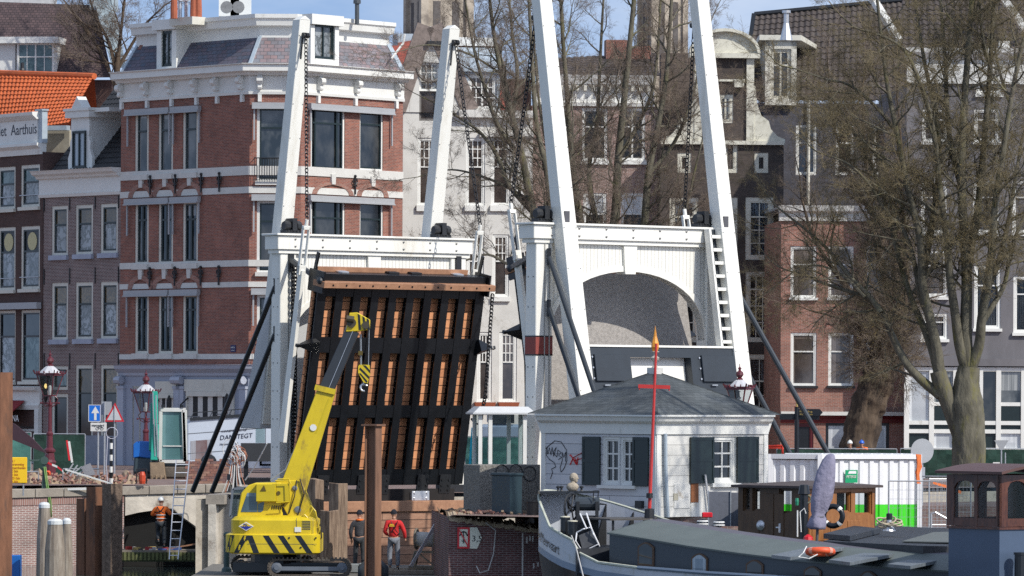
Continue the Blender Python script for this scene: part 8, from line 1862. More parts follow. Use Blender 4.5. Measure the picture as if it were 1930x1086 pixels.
f_=fence(1830, 1990, 199, 905, 846, 'site fence with dark green netting right of the big tree, BUKO plate on it', GMESH, 2, z0=GZ)
q=Fr(1872, 198.8, 0);b=MB();zz=q.Z(1877, 878);b.box(q, 0, q.U(1886), .03, .05, zz-.12, zz+.14);pl=b.build('name_plate', WHITE, f_);txt('BUKO', .19, q, .02, .052, zz-.06, BLACKP, 'lettering', pl, sx=.62)
fence(1676, 1792, 147, 995, 907, 'bare galvanised wire fence in front of the container green end', None, 1, z0=2.01)
fence(1738, 1800, 151, 995, 898, 'second bare wire fence stacked at an angle behind the first', None, 1, z0=2.01, ang=-25)
fence(1752, 1830, 154, 995, 903, 'third bare wire fence leaning behind the mahogany wheelhouse', None, 1, z0=2.01, ang=20)
def container():
 c=at(1546, HY, 149.5);L=Fr(o=c, ang=-22);Rr=Fr(o=c, ang=20);z0=2.02;zt=L.Z(1546, 861);wl=-L.U(1452, 900);wr=Rr.U(1733, 900)
 Bc=thing('site_container', 'white corrugated site container with a bright green band and green company sign', 'container', (c.x,c.y+2,z0));CWH=mat('container_white', (.74,.75,.76), .4, .03, 1.5);GRN=mat('container_green', (.05,.60,.015), .4, .04, 2)
 def corr(b, fr, a, e, za, zb, pitch=.28, d=.05):
  n=max(1, int((e-a)/pitch));p=(e-a)/n;P=[]
  for i in range(n):u=a+i*p;P+=[(u,0), (u+p*.38,0), (u+p*.5,-d), (u+p*.88,-d)]
  P.append((e,0))
  for(x0, v0), (x1, v1)in zip(P, P[1:]):b.face([fr.p(x0,v0,za),fr.p(x1,v1,za),fr.p(x1,v1,zb),fr.p(x0,v0,zb)])
 zg=Rr.Z(1640, 951)
 b=MB();corr(b, L, -wl, 0, zg, zt-.1);b.m=CWH;b.build('side_wall', CWH, Bc);b=MB();corr(b, Rr, 0, wr, zg, zt-.1, .30);b.build('side_wall', CWH, Bc)
 b=MB();corr(b, L, -wl, 0, z0, zg-.002);corr(b, Rr, 0, wr, z0, zg-.002, .30);b.build('green_band', GRN, Bc)
 b=MB();a, e=L.p(-wl, 0, 0), Rr.p(wr, 0, 0);far=a+Rr.u*wr
 for p, q in((a,far), (far,e)):b.face([(p.x,p.y,z0),(q.x,q.y,z0),(q.x,q.y,zt),(p.x,p.y,zt)])
 b.build('rear_wall', CWH, Bc);b=MB();b.face([(p.x,p.y,zt+.05)for p in(a,c,e,far)])
 for i in range(10):b.bar(Rr.p(wr*(i+.5)/10,-.2,zt+.07), Rr.p(wr*(i+.5)/10,-.2,zt+.07)-L.u*(wl-.4), .15, .05)
 b.build('roof', CWH, Bc)
 b=MB();b.bar(L.p(-wl,0,zt), L.p(.02,0,zt), .12, .14);b.bar(Rr.p(0,0,zt), Rr.p(wr,0,zt), .12, .14)
 for p in(a, c, e):b.bar((p.x,p.y,z0), (p.x,p.y,zt+.07), .14, .14)
 b.bar(L.p(-wl,0,z0+.05), L.p(0,0,z0+.05), .12, .12);b.build('frame', CWH, Bc)
 f=Fr(o=Rr.p(0,.06,0), ang=20);b=MB();b.m=mat('sign_green', (.0,.30,.12), .4);u0, u1=f.U(1593, 897), f.U(1616, 897);b.box(f, u0, u1, 0, .02, f.Z(1604,910), f.Z(1604,886));b.m=CWH;b.fprism(f, [(u0+.08,f.Z(1604,893)),(u1-.05,f.Z(1604,893)),(u1-.05,f.Z(1604,888)),(u0+.12,f.Z(1604,888))], .02, .026);s_=b.build('company_sign', None, Bc)
 txt('PETERSE', .115, f, u0+.02, .028, f.Z(1604,901), WHITE, 'lettering', s_, sx=.75, shear=.2);b=MB();
 ON=mat('orange_netting', (.85,.22,.06), .8, .15, 8);b=MB();g=Fr(1722, 148.6, 0);P=lambda x, y, v=0:g.p(g.U(x,y,v), v, g.Z(x,y,v));r=random.Random(3)
 pts=[(1727,856), (1735,857), (1736,880), (1732,895), (1734,912), (1730,912), (1727,890), (1729,872)]
 for i in range(3):b.prism([P(x+r.uniform(-2,2),y,.05*i)for x,y in pts], (0,.02,0))
 b.prism([P(1758,908),P(1790,916),P(1812,926),P(1811,931),P(1788,921),P(1758,912)], (0,.02,0));o=b.build('orange_netting', ON, None, loc=P(1733,912));tag(o, 'crumpled orange barrier netting draped over the container corner', 'netting')
container()
def right_street():
 p=at(1739, HY, 157);f=Fr(o=p, ang=18);z=f.Z(1737, 850);B=thing('round_sign', 'grey back of a large round traffic sign beside the container', 'road sign', (p.x,p.y,2.0));b=MB();b.lathe(f.p(-.02,0,z), [(.36,0),(.38,.02),(.38,.04)], 24, f.v);b.build('disc', mat('sign_back_grey',(.34,.36,.38)), B);b=MB();b.tube([(p.x,p.y+.05,2.0),(p.x,p.y+.05,z)], .035, 8);b.box(f, -.05, .10, -.08, -.02, z-.85, z-.5);b.build('post', STEEL, B)
 p=at(1888, HY, 190);f=Fr(o=p, ang=0);z=f.Z(1888, 838);B=thing('yield_sign', 'grey back of an inverted triangular sign right of the big tree', 'road sign', (p.x,p.y,GZ));b=MB();b.fprism(f, [(-.27,z+.16),(.27,z+.16),(.05,z-.2),(-.05,z-.2)], -.02, .0);b.build('plate', mat('sign_back_grey',(.34,.36,.38)), B);b=MB();b.tube([(p.x,p.y+.04,GZ),(p.x,p.y+.04,z)], .03, 8);b.tube([(p.x+.15,p.y+.04,GZ),(p.x+.15,p.y+.04,z-.3)], .025, 8);b.build('post', STEEL, B)
 f=Fr(1502, 194, 0);B=thing('finger_post', 'black cast-iron finger post with two pointing direction boards and a gilt spike', 'signpost', tuple(f.p(0,0,GZ)));b=MB();b.lathe(f.p(0,0,GZ), [(.16,0),(.14,.5),(.09,.6),(.09,f.Z(1502,768)-GZ),(.12,f.Z(1502,768)-GZ+.02)], 10);b.build('post', BLACKP, B)
 b=MB();b.lathe(f.p(0,0,f.Z(1502,768)), [(.03,0),(.03,.4),(.05,.42),(.03,.5)], 8);b.build('gilt_spike', mat('gilt',(.55,.40,.12),.4,.1,4,metal=.5), B)
 b=MB();za, zb=f.Z(1530, 784), f.Z(1530, 771);b.fprism(f, [(f.U(1506),za),(f.U(1546),za),(f.U(1552),(za+zb)/2),(f.U(1546),zb),(f.U(1506),zb)], .02, .08);o1=b.build('direction_board', BLACKP, B);txt('Magere Brug', .10, f, f.U(1508), .082, (za+zb)/2+.0, mat('gilt',(.55,.4,.12)), 'lettering', o1, sx=.95);txt('Waterlooplein', .09, f, f.U(1508), .082, za+.03, mat('gilt',(.55,.4,.12)), 'lettering', o1, sx=.95)
 b=MB();za, zb=f.Z(1480, 791), f.Z(1480, 780);b.fprism(f, [(f.U(1546),za),(f.U(1471),za),(f.U(1471),zb),(f.U(1546),zb)], -.08, -.02);b.build('direction_board', BLACKP, B)
 f=Fr(1444, 190, 0);b=MB();OR_=mat('barrier_orange_red', (.75,.05,.02), .5, .05);b.tube([f.p(f.U(1446),0,f.Z(1446,875)),f.p(f.U(1446),0,f.Z(1446,841)),f.p(f.U(1476),0,f.Z(1476,840)),f.p(f.U(1478),0,f.Z(1478,872))], .06, 6);b.box(f, f.U(1450), f.U(1474), -.03, .03, f.Z(1460,846), f.Z(1460,840));b.tube([f.p(f.U(1446),0,f.Z(1446,875)),f.p(f.U(1446),0,GZ)], .06, 6);b.tube([f.p(f.U(1478),0,f.Z(1478,875)),f.p(f.U(1478),0,GZ)], .06, 6)
 o=b.build('machine_guard', OR_, None, loc=f.p(.3,0,GZ));tag(o, 'orange-red tubular machine frame right of the hut behind the container', 'barrier')
 b=MB();f=Fr(1756, 146, 0);b.tube([f.p(0,0,2.0),f.p(0,0,f.Z(1760,966)-.05),f.p(.12,0,f.Z(1760,966)),f.p(f.U(1787),0,f.Z(1787,978)),f.p(f.U(1800),0,2.0)], .035, 6);o=b.build('handrail', STEEL, None, loc=f.p(0,0,2.0));tag(o, 'bent grey tube handrail in front of the wire fences', 'handrail')
right_street()
def excavator():
 f=Fr(290, 190, 0);U=lambda x, y=850:f.U(x, y);Z=lambda y:f.Z(300, y);B=thing('mini_excavator', 'mini excavator with turquoise arm, blue engine cover and white-framed glass cab', 'excavator', tuple(f.p(.3,-.5,GZ)))
 TQ=mat('turquoise_paint', (.02,.33,.24), .4, .1, 4);BL=mat('cover_blue', (.01,.13,.48), .4, .06, 3);WHc=mat('cab_white', (.62,.63,.60), .4, .06, 3)
 b=MB();b.box(f, U(250), U(360), -2.0, -.3, GZ, GZ+.5);b.build('tracks', TRK, B, bevel=.08)
 b=MB();b.hexa([f.p(U(250),-.2,Z(892)),f.p(U(288),-.2,Z(892)),f.p(U(288),-1.8,Z(892)),f.p(U(250),-1.8,Z(892))], [f.p(U(252),-.25,Z(862)),f.p(U(288),-.25,Z(862)),f.p(U(288),-1.7,Z(862)),f.p(U(252),-1.7,Z(862))]);b.build('counterweight', mat('dark_base',(.03,.05,.06),.5), B, bevel=.06)
 b=MB();b.fprism(f, [(U(250),Z(864)),(U(250),Z(838)),(U(258),Z(832)),(U(282),Z(833)),(U(288),Z(840)),(U(287),Z(865)),(U(262),Z(862))], -1.7, -.22);b.build('engine_cover', BL, B, bevel=.03)
 z0, z1=Z(870), Z(773);u0, u1=U(301), U(348)
 b=MB();
 for(p, q)in(((u0,z0),(u0+.02,z1-.05)), ((u1,z0),(u1-.08,z1-.08)), ((u0+.02,z1),(u1-.08,z1)), ((u0,z0),(u1,z0)), ((u1,z0),(u1-.02,z0+1.2))):b.bar(f.p(p[0],-.3,p[1]), f.p(q[0],-.3,q[1]), .12, .12, f.v)
 b.box(f, u0, u1-.05, -1.4, -.25, z1-.02, z1+.08);b.bar(f.p(u1,-.35,z0), f.p(u1-.06,-.35,z1), .22, .1, f.u);b.bar(f.p(u1-.03,-1.35,z0), f.p(u1-.06,-1.35,z1), .1, .1);b.bar(f.p(u0,-1.35,z0), f.p(u0,-1.35,z1), .1, .1);b.build('cab_frame', WHc, B)
 TG=glassy('tinted_cab_glass', (.07,.16,.16), (.18,.32,.32), .5, 1.5);b=MB();b.face([f.p(u0+.05,-.33,z0+.08),f.p(u1-.05,-.33,z0+.08),f.p(u1-.1,-.33,z1-.05),f.p(u0+.05,-.33,z1-.05)]);b.face([f.p(u1-.01,-.38,z0+.08),f.p(u1-.01,-1.3,z0+.08),f.p(u1-.07,-1.3,z1-.05),f.p(u1-.07,-.38,z1-.05)]);b.build('cab_glass', TG, B)
 b=MB();b.bar(f.p(u0+.1,-.30,(z0*1.4+z1*.6)/2), f.p(u1-.1,-.30,(z0*1.4+z1*.6)/2), .03, .04);b.build('glazing_bar', WHc, B)
 for x in(303, 340):b=MB();b.box(f, U(x), U(x)+.10, -.35, -.2, z1+.09, z1+.2);b.build('work_light', BLACKP, B)
 b=MB();b.box(f, U(286), U(350), -1.8, -.3, GZ+.5, Z(868));b.build('platform_base', mat('dark_base',(.03,.05,.06)), B)
 b=MB();b.bar(f.p(U(291),.15,Z(868)), f.p(U(293),.0,Z(800)), .26, .24, f.v);b.bar(f.p(U(293),.0,Z(800)), f.p(U(291),-.1,Z(738)), .20, .2, f.v);b.bar(f.p(U(284),-.2,Z(850)), f.p(U(287),-.3,Z(760)), .16, .2, f.v);b.build('arm', TQ, B, bevel=.02)
 b=MB();
 for dx, (ya, yb)in((-3,(740,800)), (3,(745,820)), (0,(790,860)), (5,(800,862))):b.tube([f.p(U(291+dx),.2,Z(ya)),f.p(U(293+dx),.25,Z(yb))], .025, 5)
 b.build('hydraulic_lines', STEEL, B);b=MB();b.box(f, U(287), U(299), .0, .2, Z(872), Z(858));b.lathe(f.p(U(288),.1,Z(868)), [(.07,0),(.07,.25)], 8, f.u);b.build('bucket_linkage', IRON, B)
 BK=mat('worn_bucket', (.20,.14,.085), .6, .3, 5, bump=.3);b=MB();b.hexa([f.p(U(285),.42,Z(912)),f.p(U(315),.42,Z(912)),f.p(U(315),-.1,Z(912)),f.p(U(285),-.1,Z(912))], [f.p(U(283),.2,Z(871)),f.p(U(309),.2,Z(871)),f.p(U(309),-.25,Z(871)),f.p(U(283),-.25,Z(871))])
 for i in range(4):x=U(286+i*8.5);b.box(f, x, x+.06, .40, .47, Z(913), Z(895))
 b.build('bucket', BK, B, bevel=.02)
excavator()
def van():
 f=Fr(353, 204, 20);sl=.075;VW=mat('van_silver_blue', (.42,.47,.54), .28, .04, 1.2, coat=.4);B=thing('work_van', 'pale silver-blue contractor van with black roof rack and dark company lettering', 'van', tuple(f.p(2.4,-1,GZ)))
 L_=5.6;P=lambda u, v, z:f.p(u, v, z+u*sl)
 zb, zt=GZ+.35, f.Z(353, 792);side=[(0,zb), (0,zt-.15), (.15,zt), (L_-.9,zt), (L_-.45,zt-.75), (L_,zt-1.0), (L_,zb)]
 b=MB();n=len(side);A=[P(u,0,z)for u, z in side];C_=[P(u,-1.95,z)for u, z in side]
 b.mesh(A+C_, [tuple(range(n)),tuple(range(2*n-1,n-1,-1))]+[(i,(i+1)%n,n+(i+1)%n,n+i)for i in range(n)]);b.build('body', VW, B, bevel=.05)
 b=MB();b.bar(P(.1,.05,zt+.02), P(4.0,.05,zt+.02), .04, .12);b.bar(P(.25,.05,zt+.28), P(3.9,.05,zt+.28), .035, .035)
 for u in(.1, .9, 1.7, 2.5, 3.3, 4.0):b.bar(P(u,.05,zt), P(u+.15,.05,zt+.28), .03, .03)
 for u in(.5, 1.8, 3.1):b.bar(P(u,.0,zt+.1), P(u,-1.9,zt+.1), .05, .04)
 b.build('roof_rack', BLACKP, B)
 b=MB();
 for z, a, c in((zt-.55,0,4.0), (zt-1.35,0,4.0)):b.bar(P(a,.012,z), P(c,.012,z), .008, .02)
 b.bar(P(3.3,.012,zb+.1), P(3.3,.012,zt-.1), .02, .008);b.build('body_seams', mat('seam_dark',(.08,.09,.1),.5), B)
 b=MB();b.face([P(.15,.014,zt-1.6),P(1.05,.014,zt-1.6),P(1.05,.014,zt-.85),P(.15,.014,zt-.85)]);b.build('photo_panel', glassy('van_picture',(.10,.04,.035),(.34,.38,.42),.5,2.0,rough=.4), B)
 DL=mat('van_lettering', (.02,.025,.05), .5)
 for s_, size, dz, u in(('AANNEMERSBEDRIJF',.12,-.60,1.42), ('DAMSTEGT',.27,-.90,1.36), ('Nieuwegein  tel.',.12,-1.12,1.36)):
  fr=Fr(o=f.p(0,.016,0), ang=20);me=txt(s_, size, fr, u, 0, 0, DL, 'lettering', B, sx=1.0, shear=.1)
  for v in me.data.vertices:
   w=v.co+Vector(B['_w']);uu=(w-fr.o).dot(fr.u);v.co.z+=zt+dz+uu*sl
 b=MB();
 for u in(.9, L_-1.1):b.lathe(P(u,-.2,GZ+.36), [(.34,0),(.34,.24),(.2,.25)], 16, f.v)
 b.build('wheels', BLACKP, B)
 b=MB();b.face([P(L_-1.5,.015,zt-.75),P(L_-.7,.015,zt-.75),P(L_-1.0,.015,zt-.15),P(L_-1.5,.015,zt-.15)]);b.build('side_window', G_DARK, B)
van()
def flatbed():
 f=Fr(455, 178, 4);B=thing('site_trailer', 'dark flat-sided trailer beside the left portal pillar', 'trailer', tuple(f.p(.7,0,GZ)));b=MB();b.box(f, f.U(455,850), f.U(530,850), -1.5, 0, f.Z(490,870), f.Z(490,836));b.build('body', mat('trailer_black',(.03,.033,.038),.5,.1,3), B);b=MB();b.box(f, f.U(450), f.U(535), -1.6, .1, GZ, GZ+.25);b.box(f, f.U(462), f.U(470), -1, -.2, GZ+.25, f.Z(490,870));b.build('chassis', BLACKP, B)
 f=Fr(482, 180, 0);b=MB();b.box(f, 0, f.U(500), -.5, 0, f.Z(490,835), f.Z(490,803));b.build('screen', clear_glass('trailer_glass'), B)
flatbed()
def brick_stack():
 p=at(350, HY, 180.5);f=Fr(o=p, ang=3);B=thing('brick_stack', 'neat stack of reddish reclaimed paving bricks beside the ladder top', 'brick stack', tuple(f.p(.7,0,GZ)));r=random.Random(6)
 bm_=[mat('loose_brick_%d'%i,c,.9,.2,6)for i, c in enumerate(((.27,.13,.10),(.22,.11,.09),(.33,.19,.14),(.20,.12,.11)))]
 per={m.name:MB()for m in bm_}
 for k in range(10):
  off=(k%2)*.11
  if k==9:rng=range(1, 8, 2)
  else:rng=range(7)
  for i in rng:
   for d in range(2):
    m=r.choice(bm_);b=per[m.name];b.m=m;u=off+i*.222+r.uniform(-.012, .012);z=GZ+k*.088;b.box(f, u, u+.21, -.12-d*.24+r.uniform(-.01,.015)-.1, -.0-d*.24+r.uniform(-.02,.0), z+.002, z+.085)
 for m in per.values():
  if m.v:m.build('bricks', None, B)
brick_stack()
def rubble():
 r=random.Random(21);b=MB();cols=[mat('loose_brick_%d'%i,(0,0,0))for i in range(4)]+[mat('sand_heap',(.33,.24,.16),.95,.2,6,bump=.6)]
 f=Fr(45, 178.5, 10);uL, uR=0, f.U(282);nx, ny=40, 8;V={}
 for i in range(nx+1):
  for j in range(ny+1):
   h=(.15+.45*abs(sin(i*.21+.4))*sin(pi*min(1,j/ny)))*(.5+.6*r.random());V[i, j]=f.p(uL+(uR-uL)*i/nx, .8-j*.55, GZ-.12+(h if 0<j<ny and 0<i<nx else-.1))
 b.m=cols[4]
 for i in range(nx):
  for j in range(ny):b.face([V[i,j],V[i+1,j],V[i+1,j+1],V[i,j+1]])
 for k in range(420):
  u=r.uniform(0, uR);v=r.uniform(-2.5, .6);z=GZ-.05+r.uniform(0, .42)*(1-abs(v+1)/2.6);b.m=r.choice(cols[:4]);q=Fr(o=f.p(u,v,0), ang=r.uniform(0,180));s_=r.uniform(.5, 1.1);c=q.p(0, 0, z)
  d=Vector((r.uniform(-1,1),r.uniform(-1,1),r.uniform(-.6,.6))).normalized()*.105*s_;b.bar(c-d, c+d, .10*s_, .07*s_, (r.uniform(-.4,.4),r.uniform(-.4,.4),1))
 o=b.build('rubble', None, None, loc=f.p(3,0,GZ));tag(o, 'heap of sand and broken brown bricks along the left quay edge', 'rubble', kind='stuff')
 b=MB();f=Fr(845, 142.4, 5)
 for k in range(70):
  u=r.uniform(.2, 2.6);v=r.uniform(-1.3, .0);b.m=r.choice(cols);q=f.p(u, v, GZ-.18+r.uniform(0,.12));d=Vector((r.uniform(-1,1),r.uniform(-1,1),r.uniform(-.5,.5))).normalized()*r.uniform(.03, .09);b.bar(q-d, q+d, .07, .05)
 o=b.build('rubble', None, None, loc=f.p(1,0,GZ-.2));tag(o, 'loose crumbs of brick and mortar on top of the dark quay wall', 'rubble', kind='stuff')
 b=MB();f=Fr(860, 176, 0)
rubble()
def left_bits():
 b=MB();b.m=mat('barrier_arm_dark', (.045,.020,.026), .4, .15, 4);f=Fr(0, 183, 0);b.prism([f.p(f.U(-30),0,f.Z(-30,770)),f.p(f.U(30),0,f.Z(30,800)),f.p(f.U(62),0,f.Z(62,826)),f.p(f.U(92),0,f.Z(92,858)),f.p(f.U(84),0,f.Z(84,853)),f.p(f.U(50),0,f.Z(50,839)),f.p(f.U(12),0,f.Z(12,824)),f.p(f.U(-30),0,f.Z(-30,818))], (0,.3,0));o=b.build('jib_arm', None, None, loc=f.p(.5,0,GZ+1));tag(o, 'dark maroon tapering jib arm entering from the left edge behind the notice board', 'jib arm')
 B=thing('road_barrier', 'green and white hinged barrier with fluttering red-white tape by the left lantern', 'barrier', tuple(at(83,925,176)));f=Fr(83, 176, 0);P=lambda x, y, v=0:f.p(f.U(x,y,v), v, f.Z(x,y,v))
 b=MB();b.bar(P(82,925), P(84,868), .12, .12, f.v);b.lathe(P(84,868,.06), [(.14,0),(.14,.05)], 12, f.v);b.bar(P(55,868), P(80,867), .05, .05);b.build('post', mat('barrier_green',(.06,.10,.085),.5), B)
 b=MB();b.m=WHITE;b.bar(P(123,885), P(211,912), .05, .11, f.v);b.bar(P(30,925), P(175,921), .05, .08);b.bar(P(130,832), P(136,872), .07, .07, f.v);b.build('white_rail', None, B)
 b=MB();pts=[(79,864), (86,870), (98,876), (108,880), (117,887), (121,892)];
 for i in range(len(pts)-1):b.m=WHITE if i%2==0 else mat('tape_red', (.65,.02,.03), .5);(x0, y0), (x1, y1)=pts[i], pts[i+1];b.hexa([P(x0,y0+2),P(x1,y1+2),P(x1,y1+2,-.02),P(x0,y0+2,-.02)], [P(x0,y0-2),P(x1,y1-2),P(x1,y1-2,-.02),P(x0,y0-2,-.02)])
 b.build('warning_tape', None, B)
 b=MB();b.bar(P(126,830,-.2), P(131,868,-.2), .06, .08, f.v);b.build('red_prop', mat('tape_red',(.65,.02,.03)), B)
 b=MB();b.tube([P(118,905,-.5),P(119,884,-.5),P(186,884,-.5),P(187,905,-.5)], .03, 6);b.tube([P(38,890,-.5),P(72,889,-.5),P(73,905,-.5)], .03, 6);b.build('low_rail', STEEL, B)
 for i in range(5):
  b=MB();r=random.Random(i);b.bar(P(126+i*6,898-r.uniform(0,6),-.4), P(138+i*8,874+i*3,-.4), .05, .10, f.v);b.build('fence_foot', mat('sign_back_grey',(.34,.36,.38)), B)
 b=MB();b.prism([P(153,880,-.3),P(170,873,-.3),P(180,895,-.3),P(160,898,-.3)], (0,.04,0));b.build('leaning_board', mat('grey_board',(.25,.25,.27),.6), B)
 b=MB();p=at(90, 897, 176.3);b.lathe(p, [(.0,.05),(.07,.0),(.10,.03),(.10,.14),(.06,.18)], 12);b.m=OR;b.build('beacon_lamp', OR, B)
 b=MB();b.smooth=True
 for dx, m in((0,'hose_green'), (3,'hose_grey')):b.tube([P(83+dx,880,.1),P(86+dx,905,.12),P(90+dx,930,.15),P(93+dx,948,.2),P(94+dx,975,.2)], .025, 5)
 o=b.build('hoses', mat('hose_green',(.16,.30,.08),.6), None, loc=P(90,948,.15));tag(o, 'green hoses hanging over the left coping from the barrier', 'hose')
 p=at(444, 922, 175.5);B2=thing('cable_post', 'post with a wild tangle of white and copper cables near the crane cab', 'cable post', tuple(p));b=MB();zt=at(444, 848, 175.5).z;b.tube([p,Vector((p.x,p.y,zt))], .10, 10);b.build('post', IRON, B2);r=random.Random(12)
 for m, n, rr in((mat('white_rope',(.7,.7,.68)),15,.02), (mat('copper_cable',(.38,.14,.07),.5),8,.02)):
  b=MB();
  for i in range(n):c=Vector((p.x+r.uniform(-.2,.2),p.y-.1+r.uniform(-.15,.1),zt-.15+r.uniform(-.35,.2)));b.torus(c, r.uniform(.12,.27), rr*.7, (r.uniform(-1,1),r.uniform(-1.5,-.5),r.uniform(-.5,.5)), 12, 4, sc=(1,r.uniform(.6,1.4)))
  for i in range(n//2):x=r.uniform(-.3, .3);b.tube([Vector((p.x+x*.5,p.y-.15,zt-.2)),Vector((p.x+x,p.y-.2,zt-.9)),Vector((p.x+x*2.2,p.y-.2,zt-1.35-r.random()*.3))], .014, 4)
  b.build('cables', m, B2)
 b=MB();b.tube([at(462,905,175),at(480,880,174.5),at(493,855,174),at(503,836,173.8)], .022, 5);b.build('hose', mat('white_rope',(.7,.7,.68)), B2)
 p=at(268, 912, 176.6);B3=thing('breaker_tool', 'small orange and black power tool standing on the quay left of the excavator bucket', 'tool', tuple(p));b=MB();b.lathe(p, [(.10,0),(.12,.1),(.12,.3),(.08,.42)], 10);b.build('body', mat('tool_orange',(.5,.06,.02),.5), B3);b=MB();b.tube([p+Vector((-.2,0,0)),p+Vector((-.2,0,.5)),p+Vector((.15,0,.52)),p+Vector((.15,0,0))], .025, 6);b.build('frame', IRON, B3)
 b=MB();
 p0=at(427, 1058, 150.5);b.lathe((p0.x,p0.y,.72), [(.16,0),(.14,.1),(.09,.15),(.075,1.05),(.10,1.07),(.10,1.13),(.05,1.18)], 10);o=b.build('bollard_post', mat('post_green',(.05,.09,.085),.5,.1,4), None, loc=(p0.x,p0.y,.72));tag(o, 'slim green-grey iron post at the left of the yellow crane', 'post')
 b=MB();f=Fr(884, 162, 0);b.prism([f.p(0,0,f.Z(884,876)),f.p(f.U(890),0,f.Z(890,876)),f.p(f.U(892),0,f.Z(892,806)),f.p(f.U(890),0,f.Z(890,806))], (0,.03,0));o=b.build('cyan_banner', mat('cyan_cloth',(.01,.45,.60),.6), None, loc=f.p(0,0,GZ));tag(o, 'narrow bright cyan cloth strip right of the raised leaf', 'banner')
left_bits()
def bikes_and_backdrop():
 f=Fr(905, 222, 0);b=MB();b.box(f, 0, f.U(985), -1.8, 0, GZ+.4, f.Z(940,800));b.box(f, .3, f.U(960), -1.7, -.05, f.Z(940,800), f.Z(940,772));B=thing('parked_van', 'grey-blue van parked behind the glass shelter between the leaves', 'van', tuple(f.p(1,-1,GZ)));b.build('body', mat('van_grey_blue',(.22,.28,.36),.3,.05,2), B, bevel=.12)
 b=MB();b.box(f, .5, 1.5, -.04, .0, f.Z(940,798), f.Z(940,778));b.build('side_window', G_DARK, B);b=MB()
 for u in(.5, 1.6):b.lathe(f.p(u,-.2,GZ+.32), [(.32,0),(.32,.22)], 14, f.v)
 b.build('wheels', BLACKP, B)
bikes_and_backdrop()
BARK=mat('bark_olive', (.12,.11,.08), .95, .5, 3, bump=1.0, bscale=14, dirt=(.14,.13,.045), dirtamt=.22, streak=3)
BARKD=mat('bark_brown', (.085,.060,.040), .95, .5, 3, bump=1.2, bscale=8, dirt=(.035,.025,.02), dirtamt=.35, streak=4)
TWIG=mat('twig_brown', (.19,.15,.115), .9, .3, 2)
TWIGY=mat('twig_ochre', (.19,.155,.09), .9, .35, 1.2)
BUD=mat('buds_ochre', (.27,.20,.05), .9, .3, 2)
BUDR=mat('buds_brown', (.17,.10,.065), .9, .3, 2)
import numpy as np
